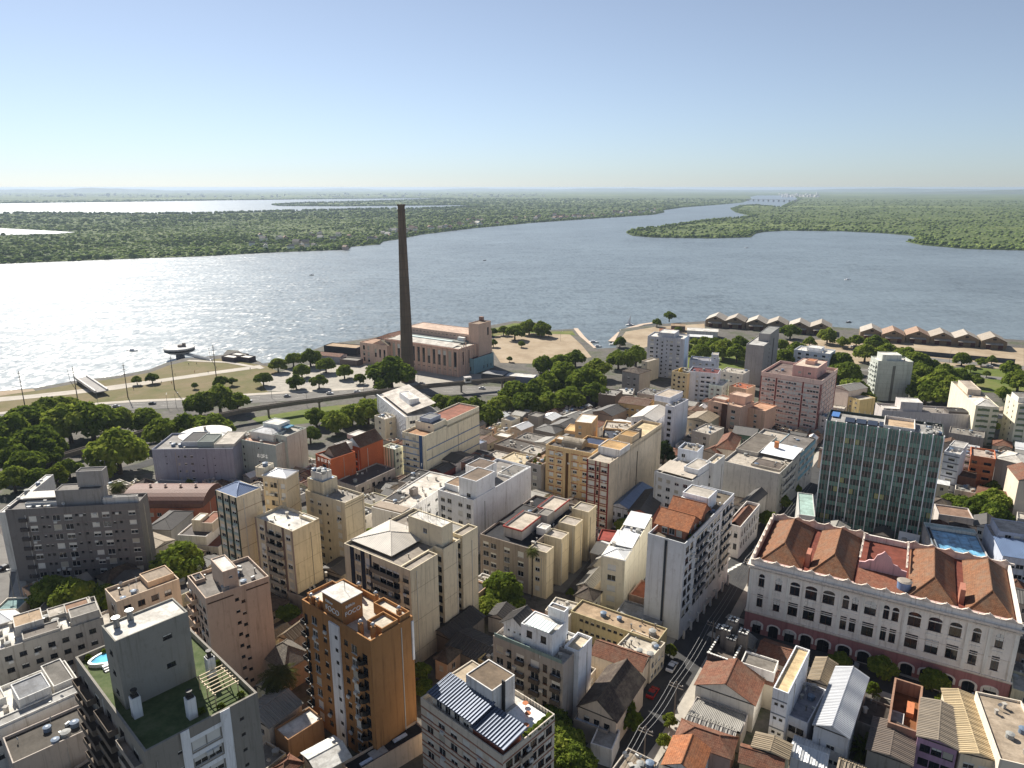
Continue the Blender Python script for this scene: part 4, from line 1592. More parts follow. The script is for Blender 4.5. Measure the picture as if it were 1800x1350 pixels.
# ---- mustard brown tower with the sign cube
MUST = (160, 110, 52)
b = Bld('mustard brown apartment tower with white stair strip and rooftop sign cube', (527, 1055), (651, 1127), (728, 1084), 30)
b.box(0, 0, 1, 1, 0, b.h, MUST, (206, 196, 180), par=1.3, pt=.3,
      A=[STRIP(.425, .57, (214, 214, 216), 1.0, None, .35), W(8, 1, 1.1, 2.0, .0, .1, 3, 2.95, 'dglass'), W(9, 1, 1.5, 1.6, .1, .26, 2.6, 2.95, 'mix'), W(9, 1, 1.0, 1.0, .27, .40, 3.0, 2.95, 'dglass'),
         W(9, 1, 1.0, 1.0, .60, .70, 3.4, 2.95, 'dglass'), W(9, 1, 1.5, 1.7, .70, .83, 3.4, 2.95, 'mix'), W(9, 1, 1.3, 1.7, .85, .97, 4.0, 2.95, 'dglass')])
for k in range(9):
    mb = MB(); mb.box(-.42, -.03, 0, .42, .05, .8); mb.build('stair_window', DARK, b.root, (.53 * b.W, -.36, b.h - 4.2 - 2.95 * k))
    for u in ((.80, .97) if k < 8 else (.9,)):
        pass
    mb = MB()
    n = 10
    c0 = [(-.95 + .95 * (1 - math.cos(math.pi * i / n)), -1.25 * math.sin(math.pi * i / n)) for i in range(n + 1)]
    for i in range(n):
        mb.poly([(*c0[i], 0), (*c0[i + 1], 0), (*c0[i + 1], 1.0), (*c0[i], 1.0)])
    mb.poly([(*p, 0) for p in c0]); mb.poly([(*p, .1) for p in c0])
    mb.build('balcony', plain((34, 32, 32), .5), b.root, (.88 * b.W, -.02, b.h - 6.0 - 2.95 * k))
    if k < 8:
        mb2 = MB()
        mb2.box(0, -.9, 0, 1.5, 0, .12); mb2.box(0, -.9, .12, 1.5, -.85, .95); mb2.box(0, -.85, .12, .05, 0, .95)
        mb2.build('balcony', plain((34, 32, 32), .5), b.root, (.01 * b.W, -.02, b.h - 5.2 - 2.95 * k))
b.ph(.30, .06, .585, .52, 5.4, MUST, R_WH, z=-1.3, par=.0)
for u0, v0, u1, v1, hh in ((0.02, .1, .30, .7, 1.6), (.62, .72, .98, .97, 1.5), (.78, .3, .98, .68, 1.2)):
    b.ph(u0, v0, u1, v1, hh + .9, MUST, (214, 204, 186), z=-1.3, par=.7)
for u, v in ((.12, .06), (.22, .06), (.80, .12), (.92, .2), (.9, .85), (.55, .9), (.3, .9)):
    mb = MB(); mb.box(-.4, -.4, 0, .4, .4, 2.6); mb.cyl(0, 0, 2.6, 3.2, .3, .3, 8, 1); mb.cyl(0, 0, 3.2, 3.5, .45, .2, 8, 1)
    mb.build('chimney', [wall_mat(MUST), plain((190, 190, 188), .3, .8)], b.root, (u * b.W, v * b.D, b.h - 1.3))


def sign(parent, text, size, loc, rz, mat, ext=.06):
    c = bpy.data.curves.new('sign_lettering', 'FONT')
    c.body = text
    c.size = size
    c.extrude = ext
    c.align_x = 'CENTER'
    to = bpy.data.objects.new('sign_lettering', c)
    COL.objects.link(to)
    dg = bpy.context.evaluated_depsgraph_get()
    me = bpy.data.meshes.new_from_object(to.evaluated_get(dg))
    bpy.data.objects.remove(to)
    me.materials.clear()
    me.materials.append(mat)
    o = put('sign_lettering', me, parent, loc)
    o.rotation_euler = (math.pi / 2, 0, rz)
    return o


SIGNW = plain((236, 236, 232), .5)
z1 = b.h - 1.3 + 5.4
uw, vd = .38 * b.W, .54 * b.D
sign(b.root, 'FOCO', 1.6, (.4425 * b.W, .06 * b.D - .08, z1 - 3.4), 0, SIGNW)
sign(b.root, 'Edifício', .8, (.40 * b.W, .06 * b.D - .08, z1 - 1.6), 0, SIGNW)
sign(b.root, 'FOCO', 1.4, (.585 * b.W + .08, .29 * b.D, z1 - 3.4), math.pi / 2, SIGNW)
sign(b.root, 'Edifício', .8, (.585 * b.W + .08, .24 * b.D, z1 - 1.6), math.pi / 2, SIGNW)
mb = MB(); mb.rod((0, 0, 0), (0, 0, 2.5), .05); mb.build('antenna', plain((60, 60, 60)), b.root, (.45 * b.W, .35 * b.D, z1))
mb = MB(); mb.box(0, 0, 0, .3, .5, 9); mb.build('wall_strip', wall_mat((220, 220, 220)), b.root, (b.W, b.D * .95, b.h - 10))

house('low white canopy roof with palm shadow at the foot of the brown tower', (482, 1280), (506, 1301), (568, 1262), 5.5, (150, 110, 70), R_WH, 'flat')
house('white ridged roof beside the palm court at the bottom edge', (532, 1325), (560, 1362), (615, 1331), 5.5, (180, 160, 135), (228, 226, 220), 'gable', 'v', 1.0, cl=0)
b = house('low dark flat roof with skylights beside the brown tower', (604, 1340), (618, 1362), (748, 1282), 5.0, (196, 168, 140), R_BL, 'flat')
b.slab(.2, .3, .8, .5, -.5, -.3, R_GR and (150, 148, 146), 'roof_patch'); b.slab(.3, .62, .5, .8, -.5, -.2, (176, 190, 212), 'skylight'); b.slab(.55, .15, .75, .3, -.5, -.2, (176, 190, 212), 'skylight')
house('grey tiled pyramid roof house behind the palm', (462, 1150), (500, 1180), (545, 1150), 6, (150, 130, 110), tile_mat((120, 110, 100), .6), 'hip', rise=3)
house('cream roofed lean-to beside the tan tower', (490, 1120), (512, 1128), 9, 6, BEIGE, CORR_B, 'gable', 'v', 1.5)

# ---- centre foreground
b = Bld('dark striped apartment block with pale hipped metal roof, left of garden trees', (602, 956), (721, 1003), (842, 932), 27)
b.box(0, 0, .86, 1, 0, b.h, CREAM, (150, 140, 128),
        A=[STRIP(.115, .185, (40, 44, 58)), STRIP(.31, .38, (40, 44, 58)), STRIP(.47, .50, (40, 44, 58)), W(9, 1, 1.6, 1.6, .0, .1, 1.6, 2.9, 'dmix'), W(9, 1, 1.8, 1.6, .19, .3, 1.6, 2.9, 'mix'), W(9, 1, 1.5, 1.6, .38, .47, 1.6, 2.9, 'mix'), W(9, 4, 1.9, 1.7, .52, .98, 2.0, 2.9, 'dmix'), BAL(9, .52, .98, .9, 4.0, 2.9, (112, 104, 92)), AC(6)],
        B=[W(8, 1, 1.2, 1.1, .38, .47, 3, 2.9, 'dglass'), W(8, 1, 1.2, 1.1, .67, .76, 3, 2.9, 'dglass')])
for v0, v1, hh in ((0, .38, .0), (.46, .68, .4), (.75, 1.0, .9)):
    b.box(.86, v0, 1.0, v1, 0, b.h + hh, CREAM, (160, 150, 138), par=.5, A=[W(9, 1, 1.6, 1.6, .1, .9, 2.0, 2.9, 'dmix')], B=[BAND(3, (160, 145, 118), 6, 8.5, .12, .03)])
b.clutter(6)

b.hip(.02, .1, .62, .62, .1, 1.6, ribbed_mat((190, 182, 170), .5, .3)); b.ph(.45, .5, .95, .66, 6.4, CREAM, R_WH, A=[W(1, 1, 1.2, 1.2, .3, .7, 2)])
for k in range(14):
    b.item(ANT_ME, .47 + .46 * b.rng.random(), .51 + .13 * b.rng.random(), 5.3, .9, k)
b.ph(.3, .7, .98, .98, .9, CREAM, CORR_G)
b = bld('cream balconied block with white roof in front of the green banded tower', (449, 908), (514, 934), (560, 911), 25, (200, 184, 152), R_WH,
        A=[STRIP(.0, .04, (150, 130, 115)), STRIP(.27, .32, (110, 90, 80)), STRIP(.72, .77, (110, 90, 80)), STRIP(.96, 1, (150, 130, 115)), W(8, 1, 1.6, 1.5, .06, .26, 1.8, 2.9, 'shut'), W(8, 2, 2.2, 1.6, .33, .71, 2.0, 2.9, 'dmix'), W(8, 1, 1.6, 1.5, .78, .95, 1.8, 2.9, 'shut'), BAL(8, .33, .71, 1.0, 4.0, 2.9, (140, 130, 115))],
        B=[BAND(4, (168, 150, 120), 4.5, 5.8, .12, .03)], cl=3)
b.ph(.6, .82, 1, 1, .9, CREAM, R_WH)
b = bld('slim cream tower with rooftop water tanks and one shuttered window column', (535, 862), (606, 884), (641, 868), 26.5, (202, 188, 158), (168, 160, 150),
        A=[W(8, 1, 1.5, 1.5, .72, .95, 1.8, 2.9, 'shut'), W(8, 1, .8, .8, .5, .6, 2.2, 2.9, 'dglass'), W(8, 2, 1.3, 1.3, .05, .45, 2.2, 2.9, 'mix')], B=[BAND(2, (60, 55, 50), 1.0, .8, .1, .04), BAND(4, (170, 156, 126), 5, 5.8, .12, .03)], cl=5)
b.ph(.02, .1, .42, .85, 4.6, (196, 182, 152), (170, 190, 214)); b.ph(.08, .2, .36, .7, 2.6, (200, 196, 188), R_WH, z=3.6)
for k in range(4):
    b.item(TANKG_ME if k % 2 else TANK_ME, .12 + .08 * k, .3 + .1 * (k % 3), 5.9, .9); b.item(ANT_ME, .1 + .09 * k, .6, 5.9)
b = bld('tall green banded tower with cream blank side and grey hipped metal roof', (380, 861), (415, 875), (457, 857), 32, (208, 192, 160), (170, 178, 190),
        A=[STRIP(.0, .04, (44, 56, 48)), STRIP(.3, .38, (44, 56, 48)), STRIP(.62, .70, (44, 56, 48)), STRIP(.94, 1, (44, 56, 48)), W(10, 1, 1.5, 1.4, .05, .29, 1.5, 2.9, 'mix'), W(10, 1, 1.5, 1.4, .39, .61, 1.5, 2.9, 'mix'), W(10, 1, 1.5, 1.4, .71, .93, 1.5, 2.9, 'mix'), BAND(10, (150, 168, 160), 3.3, 2.9, .9, .05)],
        B=[BAND(5, (150, 120, 88), 4.2, 5.8, .14, .03)], par=.3)
b.hip(.02, .02, .98, .98, -.1, 2.2, ribbed_mat((150, 164, 190), .5, .2, .35, .4), ov=.1)
b = bld('long cream block with white metal roof behind the green banded tower', (436, 850), (502, 841), (533, 828), 33, (206, 186, 150), R_WH, ang=-18,
        A=[W(10, 1, 1.3, 1.3, .05, .2, 2, 2.9, 'shut'), W(10, 2, 1.3, 1.3, .3, .6, 2, 2.9, 'dmix'), W(10, 1, 1.5, 1.3, .75, .95, 2, 2.9, 'shut'), AC(5)], B=[BAND(5, (160, 130, 96), 4.2, 5.8, .14, .03)], par=.3)
b.hip(.0, .0, 1, 1, -.1, 1.4, ribbed_mat((226, 226, 226), .5, .15, .4, .2), ov=.1); b.ph(-.42, .2, -.02, .9, 3.2, (206, 192, 165), R_LT, z=-1.5)
for k in range(5):
    b.item(ANT_ME, -.4 + .08 * k, .5, 1.6)
b.item(TANK_ME, -.15, .5, 1.6)

# ---- grey slab, far left
b = bld('wide dark grey slab block with rows of white shutters at the left', (9, 896), (243, 884), (258, 866), 25, DGREY, (120, 116, 112),
        A=[W(8, 1, 1.9, 1.5, .16, .22, 2.6, 3.05, 'shut'), W(8, 1, .8, .7, .245, .28, 2.6, 3.05, 'dglass'), W(8, 1, .8, .7, .285, .32, 2.6, 3.05, 'dglass'), W(8, 1, 1.8, 1.5, .33, .4, 2.6, 3.05, 'mix'), W(8, 1, 1.9, 1.5, .42, .49, 2.6, 3.05, 'mix'),
           W(8, 1, .8, .7, .5, .54, 2.4, 3.05, 'dglass'), W(8, 1, .8, .7, .56, .6, 2.4, 3.05, 'dglass'), W(8, 1, 2.0, 1.5, .62, .69, 2.4, 3.05, 'shut'), W(8, 1, 1.8, 1.5, .71, .77, 2.4, 3.05, 'mix'), W(8, 1, .8, .7, .78, .82, 2.4, 3.05, 'dglass'), W(8, 1, .8, .7, .83, .87, 2.4, 3.05, 'dglass'), W(8, 1, 2.0, 1.5, .9, .98, 2.2, 3.05, 'shut'),
           BAL(8, .09, .15, .5, 3.9, 3.05, (70, 66, 66)), BAND(8, (122, 112, 110), 2.3, 3.05, .3, .04, .16, 1), AC(9, .25, .95)], cl=6)
b.ph(.36, .28, .70, .92, 5.2, (140, 136, 132), (128, 122, 116)); b.ph(.52, .5, .72, .96, 5.0, (150, 146, 142), R_DK, z=4.4); b.ph(.12, .3, .72, .5, 1.6, (176, 176, 174), R_LT)
b.shed(.1, .55, .36, .95, 1.6, 2.2, ribbed_mat((196, 190, 178), .9, .3)); b.ph(.72, .2, .98, .35, 2.4, (190, 186, 180), R_LT, z=-.8)
for k in range(3):
    mb = MB(); mb.cyl(0, 0, 0, 1.0, .7, .7, 12); mb.build('water_tank', plain((206, 206, 202)), b.root, ((.16 + .07 * k) * b.W, .2 * b.D, b.h - .8))
b = bld('long flat white roofed hall at the left edge behind the grey slab block', (-40, 930), (12, 900), 30, 20, OFFW, R_WH, par=.3, ang=8, name='hall', cl=3)
b = Bld('reddish brown vaulted hall with roof ventilators behind the grey slab block', (247, 893), (352, 893), 17, 7.5, 'hall', 'hall')
b.box(0, 0, 1, 1, 0, b.h, (170, 96, 62), (90, 80, 70), par=0, A=[W(1, 6, 1.4, 1.2, .1, .9, 2)])
b.barrel(-.35, 0, 1.05, 1, .16, 4.4, 'u', ribbed_mat((112, 74, 58), .5, .3))
for k in range(4):
    mb = MB(); mb.cyl(0, 0, 0, .7, .35, .35, 8); mb.cyl(0, 0, .7, 1.2, .7, .2, 8); mb.build('ventilator', plain((214, 190, 170), .5), b.root, ((.0 + .26 * k) * b.W, .5 * b.D, b.h + 4.5))
house('grey hip roofed low house below the vaulted hall', (258, 930), (300, 932), 14, 6, CONC, CORR_DK, 'hip', rise=2)
house('striped sheet roof shed beside the white terrace house', (272, 966), (306, 950), 13, 5, CONC, CORR_B, 'gable', 'v', 1)
b = house('white terrace house with brown roof room beside the green banded tower', (312, 940), (362, 943), 13, 9, (214, 208, 200), (92, 86, 84), 'flat', A=[W(2, 4, 1.4, 1.2, .3, .95, 3, 3)])
b.ph(.3, .3, .6, .7, 4, (205, 190, 165), R_WH, z=-.5); b.ph(.6, .3, 1.02, .95, 3.2, (196, 180, 160), (140, 90, 66), z=-.5)
house('low brown roofed outhouse under the green banded tower', (345, 958), (384, 962), 12, 6, (190, 184, 176), (120, 76, 60), 'flat', A=[W(1, 3, 1.4, 1.2)])
b = bld('blue grey block with scattered small windows before the avenue trees', (252, 801), (409, 788), 20, 17.5, BLUEG, (150, 146, 142), ang=2,
        A=[W(4, 1, .8, .9, .30, .34, 3.0, 3.2, 'mix'), W(4, 2, .9, .9, .36, .52, 3.0, 3.2, 'mix'), W(3, 1, .5, .5, .6, .64, 4, 3.2, 'dglass'), W(3, 1, .5, .5, .74, .78, 4, 3.2, 'dglass'), W(2, 1, .5, .5, .15, .18, 3, 3.2, 'dglass')], cl=6)
b.ph(.30, .25, .52, .9, 2.0, (176, 178, 182), R_DK); b.ph(.52, .2, .72, .7, 2.4, (150, 158, 152), (96, 104, 100)); b.ph(.75, .1, 1.0, .9, 2.0, (190, 184, 170), R_LT)
b = Bld('drum shaped building with white conical roof behind the blue grey block', (300, 775), (388, 775), 20, 18, 'rotunda', 'building')
mb = MB(); mb.cyl(b.W / 2, b.D / 2, 0, b.h, b.W / 2, b.W / 2, 32); mb.build('wall', wall_mat((200, 190, 168)), b.root)
mb = MB(); mb.cyl(b.W / 2, b.D / 2, b.h, b.h + 1.6, b.W / 2 + .3, .3, 32); mb.build('roof', roof_mat((232, 230, 224), .2), b.root)
b.item(VENT_ME, .5, .5, 1.4, 1.4)
house('white walled annex with grey lean-to roof below the blue grey block', (258, 858), (325, 862), 9, 4.5, OFFW, CORR_G, 'shed', 'v', 1.2, A=[W(1, 5, 1.0, .8, .1, .8, 1.6)])
b = bld('pale grey green slab with blank side wall and roof pool', (481, 760), (504, 767), (533, 751), 21, (184, 190, 178), (176, 170, 160),
        A=[W(6, 2, 1.3, 1.3, .1, .9, 2, 3, 'mix')], cl=6)
b.ph(-.9, .3, .1, .9, 3.4, (206, 212, 206), R_WH, z=-.6); b.slab(-.2, .45, .5, .8, 1.0, 1.4, (70, 130, 160), 'pool_cover')
b = bld('pale green terrace block with cluttered pink tiled roof', (408, 770), (484, 783), 13, 18.5, (178, 190, 180), (196, 158, 136), B=[], A=[W(5, 1, .7, 1.2, .2, .3, 2.5, 3, 'dglass'), W(5, 1, .8, 1.0, .55, .65, 2, 3, 'mix')], cl=12)
b.ph(.25, .35, .8, .95, 3.2, (196, 198, 190), (200, 204, 206)); b.hip(.3, .4, .75, .9, 2.5, 1.2, (206, 206, 206))

# ---- brick house
b = Bld('orange brick house with brown gabled roofs, left brick wing', (556, 797), (580, 808), (623, 793), 18, 'brick_house', 'house')
b.box(0, 0, 1, 1, 0, b.h, BRICK, (120, 112, 106), A=[W(4, 1, 2.2, 1.8, .4, .8, 3, 3.2, 'dglass'), BAL(4, .4, .85, .8, 5.0, 3.2, (176, 150, 130))], par=.5)
b.gable(.15, .25, .95, .9, -.4, 3.6, 'v', TILE_B, (170, 150, 130))
b.ph(.1, .7, .5, 1.2, 3.0, (206, 196, 184), R_WH)
b = Bld('orange brick house right wing with tall blank brick side', (614, 781), (633, 787), (672, 771), 19, 'brick_house', 'house')
b.box(0, 0, 1, 1, 0, b.h, BRICK, (120, 112, 106), A=[W(4, 1, 1.6, 1.8, .3, .8, 3, 3.2, 'dglass')], par=.3)
b.gable(-.3, .0, 1, 1, -.1, 3.6, 'v', TILE_B, (176, 190, 204), ov=.1)
b.ph(-1.2, .5, -.3, 1.0, 2.0, (200, 192, 180), R_WH)
b = house('old weathered plaster house with dark roof before the brick house', (590, 845), (625, 855), (696, 823), 8.5, wall_mat((172, 160, 150), .75), CORR_DK, 'flat', B=[W(2, 6, 1.3, 1.6, .1, .9, 1.8, 3.4, 'dmix')], cl=4)
bld('narrow cream house with flat roof before the tree belt', (659, 730), (676, 737), (696, 731), 14, (216, 204, 178), (206, 200, 192), A=[W(4, 1, 1.4, 1.2, .2, .8, 2, 3)], B=[W(4, 1, 1.4, 1.2, .1, .9, 2, 3)], cl=4)
bld('pale striped green block beside the blue banded building', (673, 784), (694, 790), (708, 784), 15, (206, 206, 184), (204, 208, 206), A=[STRIP(.0, .08, (120, 150, 130)), STRIP(.2, .28, (120, 150, 130)), STRIP(.4, .48, (120, 150, 130)), STRIP(.62, .7, (120, 150, 130)), STRIP(.9, 1, (120, 150, 130))], B=[W(4, 2, 1.2, 1.2, .1, .9, 2, 3)], cl=2)
b = bld('cream building with blue horizontal bands and blue window grid front', (708, 758), (745, 767), (841, 722), 22, (216, 206, 176), (176, 134, 100),
        A=[W(7, 2, 1.7, 1.5, .05, .72, 1.6, 2.9, 'shut'), STRIP(.78, .92, (52, 84, 128)), BAND(7, (120, 148, 180), 3.5, 2.9, .55, .06, 0, .76)],
        B=[BAND(3, (96, 124, 162), 7.0, 4.6, .5, .05, .04, 1)], par=1.0)
b.ph(.0, .4, 1.0, 1.0, 3.2, (218, 210, 182), (150, 96, 76), z=-1, par=.6); b.ph(.05, .2, .9, .42, 3.6, (212, 202, 176), (120, 124, 132), z=-1, A=[W(1, 1, 1, 1, .6, .9, 1)])
b.ph(.2, .22, .7, .4, 1.8, (140, 150, 170), (130, 130, 130), z=2.6)
b = bld('modern white building with sloping roof and lattice screen', (697, 690), (713, 733), (758, 715), 18, (224, 224, 224), (206, 198, 188), par=.4,
        B=[W(4, 3, 3, 1.6, .05, .95, 2.4, 3.2, 'glass')])
b.shed(.05, .1, .95, .95, 1.0, 4.2, roof_mat((200, 192, 182))); b.ph(.4, .35, .75, .65, 3.6, (226, 226, 226), R_WH, z=1.6)
lt = MB()
for k in range(9):
    for j in range(7):
        y0, z0 = b.D * k / 9, 1.5 + 2.4 * j
        y1, z1 = b.D * (k + 1) / 9, 1.5 + 2.4 * (j + 1)
        lt.rod((-.5, y0, z0), (-.5, y1, z1), .11, 4)
        lt.rod((-.5, y1, z0), (-.5, y0, z1), .11, 4)
lt.box(-.7, -.2, b.h, -.3, b.D, b.h + .4); lt.box(-.7, -.2, 0, -.3, .2, b.h)
# lattice lies on the long left-hand front
for i, p in enumerate(lt.v):
    lt.v[i] = (p[1] / b.D * b.W, p[0], p[2])
lt.build('lattice_screen', plain((232, 232, 232), .5), b.root)

# ---- centre
b = bld('bright white building with long blank white side wall and stair tower', (767, 862), (832, 879), (937, 821), 20.5, (226, 226, 226), (150, 144, 138),
        A=[W(5, 2, 1.5, 1.4, .04, .42, 2.2, 3.1, 'mix'), W(5, 2, 1.5, 1.4, .52, .98, 2.2, 3.1, 'mix')], cl=8)
b.ph(.5, .06, .98, .36, 8.6, (228, 226, 222), (128, 112, 96), z=-3, A=[W(1, 1, 1.4, 1.2, .3, .8, 5)]); b.ph(.1, .38, .6, .62, 5.5, (222, 220, 216), (120, 104, 90)); b.ph(.0, .1, .4, .3, 2, WHITE, (140, 116, 92)); b.ph(.55, .66, .96, .96, .8, WHITE, (122, 118, 112))
b = bld('long low white and cream building with pale roof left of the bright white one', (656, 889), (706, 904), (800, 838), 12.5, (216, 212, 206), (214, 206, 194),
        A=[W(3, 2, 1.0, 1.0, .5, .95, 2.5, 3, 'dglass')], B=[W(3, 6, 1.4, 1.4, .1, .95, 2.2, 3, 'mix')], par=.4, cl=10)
b.slab(.02, .02, .98, .14, -.4, .3, (150, 134, 116), 'roof_hatch'); b.ph(.45, .4, .6, .48, 3.0, (140, 130, 122), R_GR); b.ph(0, .2, .5, .4, .9, (190, 178, 160), R_DK)
# ---- fins building
b = Bld('tar roofed block with four cream side wings and red parapets in the centre', (842, 940), (944, 968), (1036, 893), 15)
b.box(0, 0, .86, 1, 0, b.h, (150, 136, 122), R_BL, par=.7, A=[W(4, 2, 1.7, 1.5, .04, .36, 2.0, 3.1, 'mix'), W(4, 2, 1.7, 1.5, .42, .98, 2.0, 3.1, 'shut')], B=[W(4, 10, 1.1, 1.1, .02, .98, 2, 3.1, 'dglass')])
for k, (v0, v1, hh) in enumerate(((.0, .13, .2), (.27, .42, .4), (.54, .70, .8), (.82, 1.0, 1.6))):
    b.box(.86, v0, 1.16, v1, 0, b.h + hh, (206, 190, 156), (180, 170, 158), par=.35, A=[W(4, 1, 1.3, 1.3, .2, .8, 2.2, 3.1, 'shut')] if k == 0 else [], B=[BAND(2, (176, 158, 124), 5, 5, .1, .03)])
for u0, v0, u1, v1 in ((.30, .12, .62, .48), (.42, .62, .72, .92)):
    b.ph(u0, v0, u1, v1, 3.4, (182, 172, 162), (196, 184, 168), par=.5)
    b.slab(u0 - .01, v0 - .01, u1 + .01, v0, 2.3, 2.75, (160, 62, 50), 'red_coping'); b.slab(u0 - .012, v0, u0, v1, 2.3, 2.75, (160, 62, 50), 'red_coping'); b.slab(u1, v0, u1 + .012, v1, 2.3, 2.75, (160, 62, 50), 'red_coping')
b.ph(.56, .46, .74, .6, 4.0, (150, 142, 134), R_GR); b.ph(.7, .3, .86, .4, 2.4, (222, 218, 212), R_WH); b.clutter(8, z=-.7); b.ph(0, .3, .28, .75, .8, (120, 112, 104), R_DK)
b = bld('yellow ochre apartment block with paired shutters and dark central slot', (957, 783), (1040, 797), (1064, 783), 23.5, (206, 172, 116), (96, 92, 90),
        A=[W(7, 1, 1.5, 1.3, .07, .19, 2.2, 2.95, 'white'), W(7, 1, 1.5, 1.3, .25, .37, 2.2, 2.95, 'white'), STRIP(.45, .51, (92, 62, 30), 1.8), W(7, 1, 1.5, 1.3, .58, .72, 2.2, 2.95, 'white'), W(7, 1, 1.5, 1.3, .78, .94, 2.2, 2.95, 'white'),  # dark brown strip: shade of the central slot put into colour, no recess cut
           BAND(7, (168, 96, 56), 1.85, 2.95, .2, .25, .06, .2), BAND(7, (168, 96, 56), 1.85, 2.95, .2, .25, .24, .38), BAND(7, (168, 96, 56), 1.85, 2.95, .2, .25, .57, .73), BAND(7, (168, 96, 56), 1.85, 2.95, .2, .25, .77, .95), AC(10)], cl=4)
b.ph(.55, .72, 1.0, 1.5, 1.6, (214, 168, 100), (60, 74, 104), par=.7); b.barrel(.25, .35, .7, .95, -.8, 3.0, 'u', roof_mat((170, 158, 140)))
b.ph(.05, .55, .25, .9, 1.8, (212, 168, 110), R_WH)
b = bld('red framed apartment front with very long stained beige side wall', (1032, 806), (1071, 815), (1163, 750), 26, wall_mat((204, 186, 158), .68), (186, 176, 162),
        A=[STRIP(.0, .06, (132, 50, 44)), STRIP(.38, .43, (132, 50, 44)), STRIP(.57, .62, (132, 50, 44)), STRIP(.94, 1.0, (132, 50, 44)), W(8, 1, 1.8, 1.5, .06, .38, 2.2, 2.95, 'white'), W(8, 1, .8, 1.6, .44, .56, 2.2, 2.95, 'brown'), W(8, 1, 1.8, 1.5, .62, .94, 2.2, 2.95, 'white'), BAND(8, (132, 50, 44), 1.8, 2.95, .24, .1), BAND(8, (132, 50, 44), 3.95, 2.95, .24, .1)],
        B=[STRIP(.50, .515, (80, 62, 46), 3, 20, .03), W(2, 1, .5, .5, .3, .34, 15, 3, 'dglass')], cl=5)
b.ph(.0, .18, 1.0, .36, 3.0, (212, 208, 202), (196, 160, 110)); b.ph(.0, .36, 1.0, 1.0, 2.2, (204, 184, 152), (220, 200, 160), par=1.0); b.ph(.3, .42, .95, .55, 3.0, (200, 176, 140), (176, 140, 90), z=.8); b.ph(.6, .56, .9, .62, 3.6, (110, 100, 92), R_GR, z=.6)
b = bld('ochre stair tower with white cap behind the yellow block', (1010, 742), (1040, 744), (1058, 731), 17.5, (214, 172, 116), R_WH, A=[W(4, 1, 1.2, 1.2, .1, .5, 2, 3)], B=[W(2, 1, 1.6, 1.6, .3, .8, 4, 5)], par=.2, ang=-20)
b.ph(-.7, .1, 0, .9, 1.6, (214, 172, 116), (200, 170, 120), z=-7)
bld('low ochre house with tan roof beside the ochre stair tower', (1058, 770), (1092, 772), 15, 11, (206, 160, 98), (70, 74, 86), A=[W(2, 3, 1.2, 1.2)], cl=3)
bld('tan house with pale roof right of the ochre stair tower', (1060, 752), (1108, 756), 12, 12, (206, 170, 116), (192, 182, 168), A=[W(3, 4, 1.2, 1.2)], cl=4)
b = bld('grey block with roof garden and coloured toys beside the bright white one', (924, 812), (951, 818), 16, 16, (142, 136, 132), (150, 120, 90), A=[W(5, 1, 1.5, 1.3, .3, .9, 2, 3, 'mix')], cl=3)
for k in range(8):
    put('planter_shrub', BUSHY[k % 3], b.root, (b.rng.random() * b.W, b.rng.random() * b.D, b.h), k, (.9, .9, .8))

# ---- white stepped house, bottom centre
b = bld('white stepped apartment house with rooftop pergola room, bottom centre', (865, 1119), (990, 1168), (1012, 1148), 17.5, (158, 148, 138), (190, 184, 176),
        A=[W(5, 1, 1.6, 1.5, .04, .16, 2.0, 3.05, 'mix'), W(5, 1, 1.0, 1.6, .20, .28, 2.0, 3.05, 'dglass'), W(5, 1, 1.8, 1.5, .34, .46, 2.0, 3.05, 'mix'), W(5, 1, 1.8, 1.5, .54, .68, 2.0, 3.05, 'mix'), W(5, 1, 1.0, 1.6, .72, .79, 2.0, 3.05, 'brown'), W(5, 1, 1.8, 1.5, .84, .97, 2.0, 3.05, 'mix'),
           BAL(5, .34, .46, .7, 4.2, 3.05, (84, 74, 66)), BAL(5, .84, .97, .7, 4.2, 3.05, (84, 74, 66)), BAL(5, .54, .68, .7, 4.2, 3.05, (84, 74, 66)), AC(5)], cl=4)
b.box(.86, 1.02, 1.06, 2.3, 0, b.h + .6, (222, 222, 224), (206, 192, 168), par=.7, A=[W(5, 1, .8, .9, .1, .9, 2.4, 3.05, 'dglass')], B=[])
b.box(0, 1.0, .86, 2.3, 0, b.h - .2, (206, 204, 200), (190, 186, 178), par=.6)
b.ph(.36, .3, .80, 1.5, 5.6, (226, 226, 226), R_WH, A=[W(2, 2, 1.2, 1.4, .05, .95, 1.2, 2.8, 'dglass')], C=[W(2, 3, .7, .7, .1, .9, 1, 1.6, 'dglass')])
b.gable(.02, .5, .42, 1.6, 2.2, 2.6, 'v', CORR_DK, WHITE); b.box(.06, .55, .38, 1.55, b.h - .8, b.h + 2.2, (224, 224, 226), R_LT, par=0, A=[W(1, 3, .6, .6, .1, .9, 1)])
b.ph(.55, 1.5, .78, 1.9, 8, (224, 224, 222), (120, 112, 104)); b.slab(.45, .1, .78, .9, 5.6, 5.8, ribbed_mat((206, 214, 212), .8, .1), 'pergola_roof'); b.slab(.02, -.01, .98, .02, .0, .9, (120, 140, 134), 'glass_railing')
b.clutter(8, .1, 1.1, .8, 2.2, -.5)
